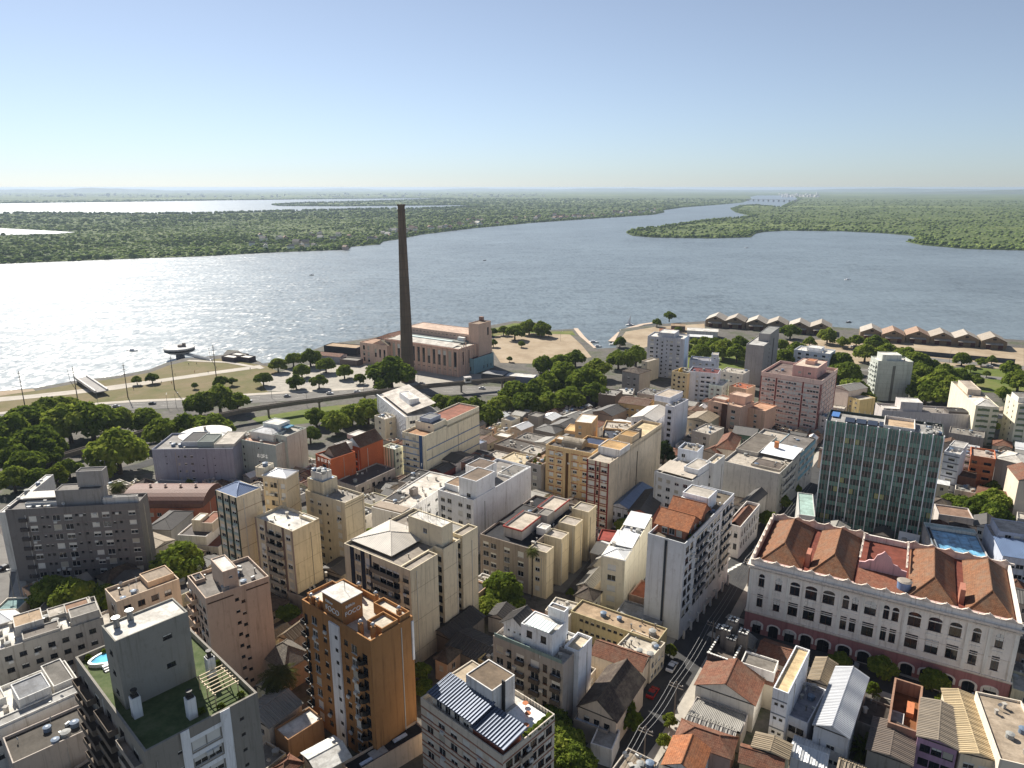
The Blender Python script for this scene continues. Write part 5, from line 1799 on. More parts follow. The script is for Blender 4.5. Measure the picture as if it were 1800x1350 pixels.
# ---- block with corrugated blue roof
b = bld('cream block with striped blue corrugated roof and open terrace, bottom centre', (750, 1219), (884, 1330), (964, 1248), 18, (196, 184, 166), (200, 196, 188),
        A=[W(5, 6, 1.6, 1.4, .04, .96, 2.4, 3, 'mix'), BAND(5, (150, 100, 76), 2.0, 3, .3, .06), BAND(5, (150, 100, 76), 4.0, 3, .3, .06)],
        B=[W(5, 6, 1.5, 1.4, .04, .96, 2.0, 3, 'brown'), BAND(5, (150, 100, 76), 1.6, 3, .3, .06), BAL(5, .3, .5, .8, 3.9, 3, (176, 160, 140)), AC(6)], par=1.0)
b.ph(.30, .0 + .42, .62, .86, 6.4, (206, 202, 196), (120, 104, 86), z=-1, par=.2); b.ph(.02, .4, .3, .95, 2.4, (200, 188, 168), (176, 160, 136), z=-1)
b.box(.12, .06, .62, .40, b.h - 1, b.h + 1.8, (206, 196, 180), R_LT, par=0, A=[W(1, 4, 1.3, 1.5, .05, .95, .7)]); b.box(.62, .06, .96, .40, b.h - 1, b.h + .9, (150, 84, 60), R_LT, par=0, A=[W(1, 3, 1.2, 1.2, .05, .95, .7)])
CB = ribbed_mat((96, 106, 124), .7, .3, .45, .2)
b.shed(.08, .02, .64, .44, 1.9, 2.9, CB, ov=.1, rib=.72); b.shed(.62, .02, 1.0, .44, 1.1, 2.0, CB, ov=.1, rib=.72)
b.slab(.66, .5, .96, .96, -1, -.85, (226, 224, 220), 'terrace_tiles')
for k, (u, v) in enumerate(((.72, .9), (.82, .78), (.9, .6))):
    mb = MB(); mb.cyl(0, 0, 0, .7, .05, .05, 6); mb.cyl(0, 0, .7, .76, .6, .6, 14); mb.build('terrace_table', plain((176, 104, 60), .6), b.root, (u * b.W, v * b.D, b.h - .85))
for k in range(6):
    put('planter_shrub', CROWNS[k], b.root, (.97 * b.W, (.5 + .09 * k) * b.D, b.h - .4), k, (.9, .9, .9))
for k in range(9):
    mb = MB(); mb.box(-.04, -.04, 0, .04, .04, 1.1); mb.build('railing_post', plain((90, 88, 86)), b.root, ((.66 + .035 * k) * b.W, .98 * b.D, b.h - .9))
for k in range(3):
    mb = MB(); mb.cyl(0, 0, 0, 7.5, .16, .16, 8); mb.build('flue', plain((60, 58, 56), .5), b.root, ((.63 + .012 * k) * b.W, .6 * b.D, b.h - 1))

# ---- narrow cream and tall white block
b = bld('narrow cream house with white metal roofs and front shutters', (1056, 978), (1099, 985), (1151, 911), 17, (212, 200, 170), (214, 216, 220), par=.4,
        A=[W(5, 1, 2.4, 1.7, .15, .75, 2.2, 3.2, 'shut')], B=[BAND(1, (190, 176, 146), 5, 5, .1, .03)], cl=4)
b.hip(.0, .0, 1, .22, -.1, 1.2, CORR_W, ov=.1); b.shed(.05, .25, .95, .5, .2, .9, CORR_W); b.shed(.05, .7, .95, .98, .2, 1.0, CORR_W)
b = bld('tall pale grey block with a tiled roof house on top', (1139, 937), (1204, 956), (1291, 867), 28, (198, 200, 202), (120, 110, 96),
        A=[STRIP(.47, .545, (52, 58, 66), .5, None, .05)],
        B=[W(7, 2, 1.8, 1.6, .02, .17, 1.8, 3.05, 'dmix'), W(7, 3, 1.8, 1.5, .22, .44, 2.0, 3.05, 'dmix'), W(7, 3, 1.8, 1.5, .48, .70, 2.0, 3.05, 'dmix'), W(7, 3, 1.8, 1.5, .74, .97, 2.0, 3.05, 'dmix'), BAND(7, (214, 208, 198), 1.7, 3.05, .35, .18, .2, 1), BAL(6, .22, .44, .6, 4.4, 3.05, (120, 118, 120)), BAL(6, .74, .97, .6, 4.4, 3.05, (178, 172, 162)), AC(26, .05, .95)], par=.9)
b.ph(.12, .10, .86, .46, 2.8, (150, 90, 62), TILE_R, z=-.9, par=0, A=[W(1, 3, 1.3, 1.6, .1, .9, .7)], B=[W(1, 3, 1.3, 1.6, .1, .9, .7)])
b.gable(.06, .08, .94, .30, 1.95, 2.6, 'u', TILE_O, (150, 90, 62)); b.gable(.06, .30, .94, .50, 1.95, 3.0, 'u', TILE_O, (150, 90, 62))
b.ph(.0, .6, .75, .78, 4.2, (214, 216, 220), R_LT, z=-.9); b.shed(.02, .5, .6, .62, 1.5, 2.0, CORR_W); b.clutter(8, .1, .55, .9, .95)
for k in range(9):
    put('planter_shrub', BUSHY[k % 3], b.root, ((.04 + .92 * b.rng.random()) * b.W, (.02 + .5 * b.rng.random()) * b.D, b.h - .4), k, (.8, .8, .8))
for k in range(8):
    mb = MB(); mb.box(-.25, -.25, 0, .25, .25, 4.5); mb.build('pillar', wall_mat((196, 192, 186)), b.root, (b.W + .9, (.04 + .13 * k) * b.D, 0))
b = bld('old white corner house with tiled roof at the junction', (1277, 920), (1302, 926), (1337, 886), 11.5, (218, 210, 200), (120, 90, 70),
        A=[W(2, 2, 1.1, 2.0, .1, .9, 2.2, 4.2, 'dmix')], B=[W(2, 7, 1.1, 2.0, .05, .95, 2.2, 4.2, 'dmix'), BAND(2, (226, 220, 210), .9, 4.4, .3, .2)], par=1.0)
b.gable(.05, .05, .95, .75, -.9, 1.8, 'v', TILE_R, None, ov=0)
b = house('dark grey roofed house beyond the old corner house', (1300, 885), (1322, 890), (1350, 868), 10, (196, 188, 178), CORR_DK, 'gable', 'v', 1.5)
b = bld('white house with grey sheet roofs behind the tall pale grey block', (1154, 826), (1216, 846), (1248, 818), 20, (206, 206, 204), (196, 188, 176), A=[W(4, 4, 1.4, 1.2, .05, .95, 2, 3)], cl=8)
b.shed(.05, .1, .95, .6, .2, 1.0, ribbed_mat((196, 184, 168), .5, .3)); b.ph(.6, .3, .98, .9, 3.2, (220, 222, 226), R_LT, A=[W(1, 1, 1, 1)])
b = bld('pale blue white stair tower rising behind the grey roofs', (1190, 789), (1226, 794), (1242, 784), 25, (206, 212, 222), (170, 160, 146), A=[W(6, 1, 1.2, 1.2, .1, .5, 2, 3), W(2, 1, 1.2, 1.2, .55, .95, 4, 6)], cl=3)
b = bld('cream narrow slab beside the pale blue white stair tower', (1241, 811), (1256, 815), (1273, 800), 23, (212, 210, 204), (214, 200, 176), A=[W(6, 1, .9, 1.0, .2, .8, 2, 3)], cl=1)
b = bld('long block with stained grey blank wall and pale roofs', (1272, 808), (1370, 833), (1428, 770), 17.5, wall_mat((192, 186, 176), .7), (190, 180, 166),
        B=[W(4, 8, 1.4, 1.3, .04, .96, 2.2, 3.3, 'mix'), BAND(4, (120, 170, 186), 2.0, 3.3, 1.7, .04, .55, 1.0), BAL(3, .1, .4, .7, 4.2, 3.3, (206, 202, 196))], cl=14)
b.shed(.42, .35, .98, .62, .3, .9, ribbed_mat((232, 234, 236), .5, .15)); b.ph(.0, .3, .4, .8, 1.6, (180, 172, 160), (120, 112, 102)); b.ph(.5, .66, 1, 1, .8, (150, 176, 186), (128, 122, 116)); b.ph(.45, .08, .95, .24, .9, (176, 166, 150), (110, 100, 92))
b.slab(.55, .5, .62, .53, 1.0, 3.4, (200, 120, 60), 'flue')
b = house('red tiled hip roof house among the flat roofs', (1258, 788), (1290, 792), (1305, 770), 14, (206, 190, 170), TILE_R, 'hip', rise=3.2, B=[W(2, 2, 1, 1.2)])
b = house('red tiled lower roof left of the hip roof house', (1236, 792), (1262, 800), 12, 12, (180, 160, 140), TILE_R, 'gable', 'v', 2)
b = house('dark green fronted old house at the foot of the pink tower', (1288, 762), (1328, 768), 12, 11, (74, 104, 88), CORR_DK, 'gable', 'u', 2, A=[W(2, 3, 1.2, 1.8, .1, .9, 2.2, 4, 'glass')])
b = house('cream house with flat terrace below the pink tower', (1318, 790), (1352, 797), 12, 9, (200, 186, 166), R_LT, 'flat', cl=4)

# ---- pink tower
b = bld('tall pink slab tower with dark red grid lines and roof penthouse', (1340, 652), (1445, 669), (1468, 647), 31, (228, 194, 176), (120, 104, 98),
        A=[STRIP(.0, .015, (124, 40, 34), 2.2), STRIP(.26, .28, (124, 40, 34), 2.2), STRIP(.70, .72, (124, 40, 34), 2.2), STRIP(.985, 1.0, (124, 40, 34), 2.2)] +
          [x for k in range(1) for x in (W(11, 5, 1.35, 1.3, .03, .25, 3.0, 2.65, 'white'), W(11, 9, 1.25, 1.3, .29, .69, 3.0, 2.65, 'white'), W(11, 5, 1.35, 1.3, .73, .97, 3.0, 2.65, 'white'), BAND(11, (136, 62, 54), 2.55, 2.65, .12, .05), BAND(11, (136, 62, 54), 4.5, 2.65, .12, .05), AC(8))],
        B=[W(11, 5, 1.15, 1.25, .06, .94, 3.0, 2.65, 'mix'), BAND(11, (124, 40, 34), 2.55, 2.65, .16, .08), STRIP(.02, .05, (124, 40, 34), 2.2), STRIP(.95, .98, (124, 40, 34), 2.2)], par=1.4, cl=4)
b.ph(.46, .2, .86, .8, 6.0, (214, 164, 148), (214, 196, 178), z=-1.4, A=[W(1, 2, 1.3, 1.0, .1, .9, 3)]); b.ph(.6, .4, .75, .6, 2, (206, 160, 140), (200, 140, 100), z=4.4)
b = bld('peach stepped apartment house with dark brown stair column', (1249, 702), (1302, 716), (1319, 704), 19, (206, 166, 140), (196, 166, 144),
        A=[STRIP(.44, .6, (92, 58, 44), 0, None, .5), W(5, 1, 2.4, 1.6, .1, .4, 2.4, 3.1, 'dglass'), W(5, 1, 2.2, 1.6, .62, .95, 2.4, 3.1, 'mix'), BAL(5, .1, .4, 1.0, 4.4, 3.1, (206, 166, 140))], cl=6)
b.ph(.45, .45, .95, .95, 4.6, (216, 174, 146), (206, 178, 156)); b.box(.95, .6, 1.5, 1.5, 0, b.h - 2, (220, 172, 138), (206, 160, 130), par=.5, A=[W(4, 1, 1.2, 1.2, .2, .8, 3, 3)])
b.ph(.0, .3, .4, .7, 1.4, (206, 166, 140), R_LT)
b = bld('slim grey windowless tower with open top behind the pink tower', (1313, 604), (1343, 608), (1366, 586), 27, (148, 144, 142), (196, 194, 190), A=[], B=[W(9, 1, 1.2, 1.0, .3, .5, 2, 2.9, 'dglass'), STRIP(.6, .66, (90, 88, 88))], par=.5)
b.ph(.35, .35, 1.0, .98, 5.4, (150, 146, 144), (150, 150, 146), z=-.5)
b = bld('tall grey white apartment tower left of the yellow narrow house', (1139, 590), (1202, 596), (1211, 588), 28, (176, 178, 186), R_WH,
        A=[W(10, 1, 2.4, 1.3, .04, .22, 2.0, 2.75, 'mix'), W(10, 1, .9, 1.0, .24, .32, 2.0, 2.75, 'dglass'), W(10, 1, .9, 1.0, .38, .46, 2.8, 2.75, 'dglass'), W(10, 1, .8, .8, .52, .58, 2.0, 2.75, 'dglass'), W(10, 2, 2.0, 1.3, .58, .96, 2.0, 2.75, 'mix'), AC(18)], B=[STRIP(.2, .8, (176, 200, 226), 0, None, .06)], cl=3)
b.ph(.28, .1, .72, .9, 3.6, (170, 172, 180), R_WH)
b = bld('narrow yellow house with a golden roof dome ornament', (1181, 652), (1208, 657), 13, 18, (216, 192, 138), (92, 84, 70), A=[W(6, 1, 1.0, 1.0, .08, .3, 2, 2.9, 'brown'), W(6, 1, 1.3, 1.0, .38, .62, 2.6, 2.9, 'brown'), W(6, 1, 1.0, 1.0, .7, .92, 2, 2.9, 'brown')], cl=4)
mb = MB(); mb.cyl(0, 0, 0, 1.2, 1.3, 1.1, 14); mb.cyl(0, 0, 1.2, 2.2, 1.1, .3, 14); mb.build('dome', plain((206, 160, 50), .4), b.root, (.3 * b.W, .4 * b.D, b.h - .8))
b = bld('white balconied house with red roof edge behind the pale roofs', (1211, 652), (1262, 657), (1268, 648), 19, (200, 206, 212), (110, 60, 58), A=[STRIP(0, .22, (206, 212, 218)), W(6, 1, 1.2, 1.1, .25, .36, 2.4, 2.9), W(6, 2, 2.0, 1.5, .4, .78, 2.4, 2.9, 'dglass'), BAL(6, .4, .8, 1.1, 4.2, 2.9, (216, 220, 222)), W(6, 1, 1.2, 1.1, .82, .96, 2.4, 2.9)], cl=3)
b = bld('pale mint house with white roof deck below the balconied house', (1246, 676), (1269, 679), (1283, 668), 13, (190, 206, 196), R_WH, A=[W(4, 2, 1.4, 1.2, .05, .95, 2, 2.9)], B=[W(4, 2, 1.2, 1.2)], cl=2)
b = bld('white slab with narrow window column and blank white side', (1172, 711), (1184, 715), (1206, 701), 23, (216, 216, 222), (196, 190, 182), A=[W(7, 1, 1.6, 1.3, .2, .9, 2.2, 3, 'dglass')], cl=3)
b.ph(-2.0, .3, -.1, 1.2, 2.8, (214, 214, 220), (190, 176, 160), z=-.3, A=[W(1, 3, 1.2, 1.2)])
b = bld('white house with pitched grey roof and glazed upper balcony', (1112, 732), (1152, 741), (1174, 720), 16, (214, 214, 216), (170, 166, 160), A=[W(4, 3, 2.0, 1.6, .05, .95, 2, 3.2, 'dglass'), BAL(3, .05, .95, 1.0, 4, 3.2, (220, 220, 220))], par=.2)
b.gable(0, 0, 1, 1, .0, 1.8, 'v', ribbed_mat((196, 190, 182), .5, .25), WHITE)
b = house('tan house with brown tiled roof and small square windows', (1087, 708), (1138, 715), 14, 11, (186, 152, 96), TILE_B, 'gable', 'u', 1.5, A=[W(2, 5, 1.3, 1.0, .05, .95, 2.4, 3.4, 'mix')])
b = house('dark brown old house with grey flat roof by the square', (1052, 692), (1082, 696), 13, 10, (112, 100, 90), (150, 146, 140), 'flat', cl=4)
b = house('white roofed low house beside the dark brown old house', (1083, 692), (1112, 694), 14, 8, (140, 132, 124), (206, 202, 194), 'flat', cl=5)
b = house('grey plaster house with dark tiled roof below the grey white tower', (1094, 652), (1124, 658), 13, 13, (158, 152, 146), TILE_D, 'hip', rise=2, A=[W(2, 2, 1.4, 1.4, .2, .9, 3, 4)])
b = house('narrow cream house beside the grey white tower', (1128, 634), (1138, 636), 14, 14, (206, 190, 160), R_LT, 'flat', A=[W(3, 1, 1, 1)])
b = house('small grey roofed block with roof plant below the tan tile', (1120, 690), (1150, 695), 12, 12, (170, 162, 156), R_GR, 'flat', cl=6, A=[W(2, 3, 1.2, 1.2)])
b = house('cream box house with sheet roofs below the yellow narrow house', (1150, 704), (1178, 709), 10, 13, (206, 190, 164), CORR_G, 'flat', cl=5)
b = bld('pale house with grey dormer tower behind the balconied house', (1212, 632), (1262, 636), 12, 13, (170, 178, 194), (150, 150, 156), A=[W(3, 4, 1.3, 1.1)], cl=4)
b.ph(.75, .2, .98, .8, 5, (186, 190, 200), R_LT, A=[W(1, 1, 1, 1)])
house('cream low house right of the balconied house', (1266, 652), (1306, 658), 13, 12, (212, 204, 190), R_LT, 'flat', cl=4, A=[W(2, 3, 1.2, 1.2)])
house('grey house with terracotta deck before the slim grey tower', (1282, 678), (1312, 684), 12, 11, (206, 180, 150), (170, 100, 70), 'flat', cl=4)
house('cream cottage with sheet roof at the foot of the peach house', (1206, 736), (1246, 744), 14, 12, (200, 180, 146), CORR_B, 'gable', 'v', 1.6, A=[W(2, 3, 1.2, 1.2)])
house('weathered grey house below the cream cottage', (1216, 756), (1248, 764), 14, 13, (176, 168, 156), R_LT, 'flat', cl=5, A=[W(3, 2, 1.3, 1.3)])
b = bld('white modern house with terraces behind the pink tower', (1396, 614), (1459, 622), 16, 14, (206, 212, 220), R_WH, A=[W(4, 4, 2.2, 1.5, .05, .95, 1.8, 3, 'dglass'), BAL(3, .4, .98, 1.2, 4, 3, (220, 224, 228))], cl=6)
b.ph(.3, .3, .7, .9, 2.6, (214, 216, 220), R_WH)
house('beige house with slate roof right of the pink tower', (1464, 680), (1492, 688), 16, 13, (206, 190, 176), CORR_G, 'gable', 'v', 1.8)
house('yellow house beside the beige house by the wood', (1490, 696), (1512, 703), 12, 10, (206, 184, 120), R_LT, 'flat', A=[W(2, 2, 1, 1)])

# ---- right middle
b = bld('pale green tower block with one dark recess line', (1553, 640), (1606, 636), (1612, 628), 25, (178, 184, 172), R_WH, A=[STRIP(.44, .52, (110, 112, 104), 3), BAND(8, (150, 156, 146), 2.6, 2.9, .12, .04)], C=[W(8, 3, 1.4, 1.2), BAL(8, .1, .9, .8, 4, 2.9, (190, 194, 184))], cl=5, ang=-8)  # darker strip paints in the shade of the recess line, wall stays flat
b.ph(.15, .2, .7, .9, 4, (186, 190, 180), R_WH)
b = bld('long pinkish grey blank wall block with stepped top', (1543, 712), (1714, 730), 13, 14, (186, 178, 174), (150, 142, 134), cl=10, ang=-12)
b.ph(.2, .1, .44, .8, 5.6, (188, 180, 176), R_WH, z=-1.0); b.ph(.02, .1, .2, .5, 1.5, (190, 184, 178), R_WH, A=[W(1, 2, 2, .6, .1, .9, .4, 2, 'dglass')]); b.ph(.74, .2, .96, .7, 1.4, (90, 84, 80), R_DK)
b = bld('green and cream banded apartment block with white hip roof', (1712, 709), (1757, 716), (1752, 676), 20.5, (214, 206, 178), (180, 166, 146), ang=-18,
        A=[STRIP(.0, .1, (222, 212, 178)), STRIP(.62, .74, (222, 212, 178)), BAND(7, (110, 124, 84), 2.6, 2.9, 1.2, .06, .1, .62), BAND(7, (110, 124, 84), 2.6, 2.9, 1.2, .06, .74, 1), W(7, 1, 2.2, 1.2, .2, .55, 1.2, 2.9, 'mix'), W(7, 1, 1.3, 1.2, .78, .98, 1.2, 2.9, 'mix')], cl=6)
b.hip(.0, .0, .95, .3, -.1, 2.0, (222, 216, 206), ov=.1); b.ph(.2, .5, .8, .9, 3, (206, 190, 170), (190, 176, 160))
b = bld('second green and cream banded block cut by the right edge', (1781, 702), (1850, 714), 17, 24, (214, 206, 178), (190, 180, 166), ang=-18,
        A=[STRIP(.0, .06, (222, 212, 178)), STRIP(.3, .42, (222, 212, 178)), BAND(8, (112, 126, 88), 2.6, 2.9, 1.2, .06, .06, .3), W(8, 1, 1.6, 1.2, .08, .28, 1.2, 2.9, 'mix')], C=[W(7, 2, .9, .9, .1, .9, 2, 2.9, 'dglass')], cl=3)
b.ph(.1, .3, .6, .9, 2.6, (214, 210, 200), R_GR)
b = bld('narrow white house with dark horizontal bands beside the glass tower', (1660, 793), (1688, 799), 12, 18, (200, 202, 208), (206, 200, 192), A=[W(6, 1, 2.2, 1.1, .3, .75, 2.2, 3, 'dmix'), BAND(6, (110, 112, 122), 1.6, 3, .4, .12)], cl=3)
b.ph(.05, .5, .98, 1.2, 1.8, (210, 206, 200), (190, 186, 180))
b = bld('white and green striped narrow house', (1687, 796), (1710, 801), 12, 14.5, (216, 220, 216), (206, 206, 206), A=[W(4, 1, 1.8, 1.0, .4, .9, 2.6, 3, 'dmix'), BAND(4, (120, 150, 110), 1.2, 3, .35, .08)], cl=2)
b = bld('orange fronted house with two floors of dark openings', (1707, 800), (1751, 807), 12, 15, (196, 110, 62), (186, 170, 156), A=[W(4, 1, 1.6, 1.2, .06, .3, 2.2, 3.2, 'dglass'), W(4, 1, 2.6, 1.4, .5, .92, 2.2, 3.2, 'dglass'), BAND(3, (206, 120, 60), 4.2, 3.2, .9, .35)], cl=3)
house('grey plaster gabled building with white hip roof at the right', (1752, 806), (1800, 818), 13, 14, (160, 152, 144), (206, 200, 190), 'hip', rise=1.6)
house('cream walled house with brick roof cut by the right edge', (1786, 838), (1840, 850), 14, 16, (214, 196, 172), TILE_R, 'gable', 'v', 2, ang=-20)
house('brick ruin wall in the yards right of the glass tower', (1684, 836), (1716, 842), 10, 8, (120, 84, 66), (84, 70, 60), 'flat')
b = Bld('green glass office tower with white vertical fins and solar roof', (1452, 739), (1661, 768), 15, 40, 'office_tower', 'building')
print('TOWER', b.W, b.D, b.h)
TG = [plain((94, 136, 126), .3), plain((112, 152, 140), .3), plain((76, 114, 108), .3)]
TY = plain((170, 176, 120), .4)
TD = glass_mat((72, 84, 82), .1)
b.box(.003, .02, .997, .98, 0, b.h, (60, 70, 66), (170, 168, 164), par=.9, C=[W(12, 3, 2.0, 1.6, .1, .9, 2, 3.4, 'glass')])
nb, nf = 11, 11
fh = (b.h - 2) / nf
bw = b.W / nb
PM = {}
def panel(w, h, m):
    k = (round(w, 2), round(h, 2), m.name)
    if k not in PM:
        q = MB(); q.box(-w / 2, -.06, 0, w / 2, 0, h); PM[k] = q.mesh('glass_panel', [m])
    return PM[k]
for i in range(nb):
    for j in range(nf):
        x, z = (i + .5) * bw, b.h - (j + 1) * fh
        tall = j == 0
        put('spandrel_panel', panel(bw - .5, fh * (.98 if tall else .42), b.rng.choice(TG)), b.root, (x, .02 * b.D - .02, z + (0 if tall else fh * .56)))
        if not tall:
            for s_ in (-1, 1):
                put('window', panel(bw / 2 - .42, fh * .5, TY if b.rng.random() < .07 else (TD if b.rng.random() < .7 else b.rng.choice(TG))), b.root, (x + s_ * bw * .235, .02 * b.D - .02, z + fh * .03))
        elif b.rng.random() < .75:
            put('window', panel(.5, 1.6, TD), b.root, (x + .6, .02 * b.D - .09, z + fh * .3)); put('window', panel(.5, 1.6, TD), b.root, (x - .6, .02 * b.D - .09, z + fh * .3))
finm = MB(); finm.box(-.16, -.45, 0, .16, .02 * b.D, b.h + .3); finme = finm.mesh('fin', [plain((232, 232, 232), .5)])
thin = MB(); thin.box(-.05, -.14, 0, .05, .02 * b.D, b.h - .2); thinme = thin.mesh('mullion', [plain((176, 160, 156), .5)])
for i in range(nb + 1):
    put('fin', finme, b.root, (max(.16, min(b.W - .16, i * bw)), 0, 0))
    if i < nb:
        put('mullion', thinme, b.root, ((i + .34) * bw, 0, 0)); put('mullion', thinme, b.root, ((i + .66) * bw, 0, 0))
SOL = glass_mat((24, 26, 34), .1)
for k in range(5):
    if k == 1 or k == 2 or k == 3 or k == 4:
        q = MB(); q.box(0, 0, 0, bw * .95, 5.5, .2); q.build('solar_panel', SOL, b.root, ((.06 + .1 * k) * b.W, .25 * b.D, b.h - .7))
b.ph(.5, .12, .76, .9, 1.6, (206, 200, 192), (196, 170, 140), z=-.9, par=1.0); b.slab(.03, .5, .1, .9, -.5, -.3, (60, 110, 170), 'blue_cover'); b.clutter(14, .78, .1, .97, .9)
for k in range(20):
    mb = MB(); mb.box(-.05, -.05, 0, .05, .05, .9); mb.build('railing_post', plain((220, 220, 220)), b.root, ((.02 + .05 * k) * b.W, .97 * b.D, b.h))
bld('low annex with pale green roof at the foot of the glass tower', (1404, 900), (1433, 908), (1440, 870), 12, (186, 184, 178), (170, 196, 186), par=.3, ang=-20)
b = bld('low building with sheer blue glazed roof right of the glass tower', (1640, 962), (1741, 985), 21, 9, (176, 170, 166), (90, 140, 170), par=.9, ang=-21)
for k in range(5):
    q = MB(); q.box(.4 + k * b.W * .19, b.D * .04, 0, .4 + k * b.W * .19 + b.W * .185, b.D * .8, .15); q.build('roof_glass', glass_mat((104, 156, 186), .25), b.root, (0, 0, b.h - .6))
b.ph(0, .86, 1, 1.0, 1.0, (200, 206, 200), (190, 206, 200)); b.ph(0, 0, .08, .8, 1.4, (120, 130, 140), R_DK)
house('brown roofed low building behind the blue glazed roof', (1648, 898), (1712, 912), 9, 8, (190, 180, 172), (150, 122, 104), 'flat', ang=-21)
b = bld('grey house with pale sheet roofs cut by the right edge', (1758, 968), (1860, 992), 22, 12, (176, 182, 196), (186, 176, 164), par=.3, ang=-21, A=[W(3, 5, 2, 1.4, .1, .9, 2, 3.2)])
b.ph(.1, .55, 1.1, 1, 3.2, (176, 180, 194), (196, 184, 172), A=[W(1, 4, 1.4, 1.2, .1, .8, 1)]); b.shed(.0, .0, 1, .5, .1, .8, CORR_BL)

# ------------------------------------------------------------------ the institute: long arcaded building with tiled hips
b = Bld('long white institute building with pink arcaded base and tiled hip roofs', (1320, 984), (1798, 1100), 31, 20.6, 'institute_building')
SW, SD, SH = b.W, b.D, b.h
PKW, STN = (166, 108, 106), (214, 200, 184)
ZB = 7.4
us = [0.054, 0.126, 0.194, 0.26, 0.33, (0.397, 0.432), 0.49, (0.548, 0.583), 0.651, 0.724, 0.794, 0.865, 0.939]
ww = [1.4, 1.6, 2.3, 2.7, 2.7, 1.4, 2.6, 1.4, 2.7, 2.7, 2.4, 1.6, 1.5]
wl = []
for u, w in zip(us, ww):
    for q in (u if isinstance(u, tuple) else (u,)):
        wl.append((q, w))
top = SH - ZB
A = []
for q, w in wl:
    A.append(('W', 1, 1, w, 3.6, q - .03, q + .03, 3.3, 9, 'brown'))
    A.append(('W', 1, 1, w, 3.6, q - .03, q + .03, 9.2, 9, 'brown'))
side = [W(1, 8, 1.5, 3.6, .04, .96, 3.3, 9, 'brown'), W(1, 8, 1.5, 3.6, .04, .96, 9.2, 9, 'brown')]
b.box(0, 0, 1, 1, ZB, SH, (224, 214, 202), (128, 70, 56), A=A, C=side, par=1.6, pt=.5)
# upper windows: arched heads, transoms
ah = MB(); n = 10
for q, w in wl:
    for lvl, arched in ((3.3, True), (9.2, False)):
        x, zt = q * SW, SH - lvl
        m_ = MB()
        m_.box(-w / 2, -.02, -1.25 if arched else -1.15, w / 2, .13, -1.0 if arched else -.92)
        if arched:
            pts = [(w / 2 * math.cos(math.pi * k / n), .75 * math.sin(math.pi * k / n) - .75) for k in range(n + 1)]
            for k in range(n):
                (x0, z0), (x1, z1) = pts[k], pts[k + 1]
                m_.poly([(x0, .02, z0), (x1, .02, z1), (x1, .02, .02), (x0, .02, .02)])
        m_.build('transom', wall_mat((226, 216, 204)), b.root, (x, 0, zt))
        m_ = MB()
        m_.box(-w / 2 - .3, -.22, -3.82, w / 2 + .3, .02, -3.62)
        m_.build('sill', wall_mat((226, 216, 204)), b.root, (x, 0, zt))
        if arched:
            m_ = MB()
            m_.box(-w / 2 - .2, -.16, -5.2, w / 2 + .2, .02, -4.5)
            m_.build('apron_panel', wall_mat((226, 216, 204)), b.root, (x, 0, zt))
# base with arches
AB = []
ab = [(.054, 2.2), (.126, 2.4), (.194, 2.4), (.262, 2.6), (.332, 2.8), (.414, 2.8), (.49, 2.6), (.566, 2.8), (.651, 2.6), (.724, 2.8), (.794, 2.6), (.868, 2.6), (.94, 2.6)]
for q, w in ab:
    AB.append(('W', 1, 1, w, 4.4, q - .03, q + .03, 1.9, 9, 'dglass'))
b.box(-.002, -.006, 1.002, 1.0, 0, ZB, PKW, (200, 190, 178), A=AB, C=[W(1, 8, 2, 4.2, .04, .96, 2.4, 1, 'dglass')], par=0)
for q, w in ab:
    m_ = MB()
    n = 12
    for k in range(n):
        a0, a1 = math.pi * k / n, math.pi * (k + 1) / n
        r0, r1 = w / 2, w / 2 + .5
        f = lambda a, r, kz: (r * math.cos(a), -.16, kz + .62 * r * math.sin(a))
        g = lambda a, r, kz: (r * math.cos(a), .1, kz + .62 * r * math.sin(a))
        m_.poly([f(a0, r0, 0), f(a0, r1, 0), f(a1, r1, 0), f(a1, r0, 0)])
        m_.poly([f(a0, r1, 0), g(a0, r1, 0), g(a1, r1, 0), f(a1, r1, 0)])
        m_.poly([f(a1, r0, 0), g(a1, r0, 0), g(a0, r0, 0), f(a0, r0, 0)])
        m_.poly([(r0 * math.cos(a0), .02, .62 * r0 * math.sin(a0)), (r0 * math.cos(a1), .02, .62 * r0 * math.sin(a1)), (r0 * math.cos(a1), .02, .98), (r0 * math.cos(a0), .02, .98)], 1)
    for s_ in (-1, 1):
        m_.box(min(s_ * w / 2, s_ * (w / 2 + .5)), -.16, -1.2, max(s_ * w / 2, s_ * (w / 2 + .5)), .1, 0)
    m_.build('arch', [wall_mat((224, 214, 204)), wall_mat(PKW)], b.root, (q * SW, -.006 * SD, ZB - 2.9))
for z, hh, pr in ((ZB + .16, .4, .35), (SH - 1.6, .5, .7), (SH - 2.4, .35, .3), (ZB + 5.3, .2, .12)):
    m_ = MB(); m_.box(-pr, -pr, 0, SW + pr, .05, hh); m_.box(-pr, .05, 0, .05, SD, hh); m_.build('cornice', wall_mat(STN), b.root, (0, 0, z))
for q in (.0, .09, .16, .37, .455, .525, .615, .83, .9, .985):
    m_ = MB(); m_.box(-.4, -.18, 0, .4, .05, SH - ZB - 2.4); m_.build('pilaster', wall_mat((226, 218, 206)), b.root, (q * SW + .4, 0, ZB + .5))
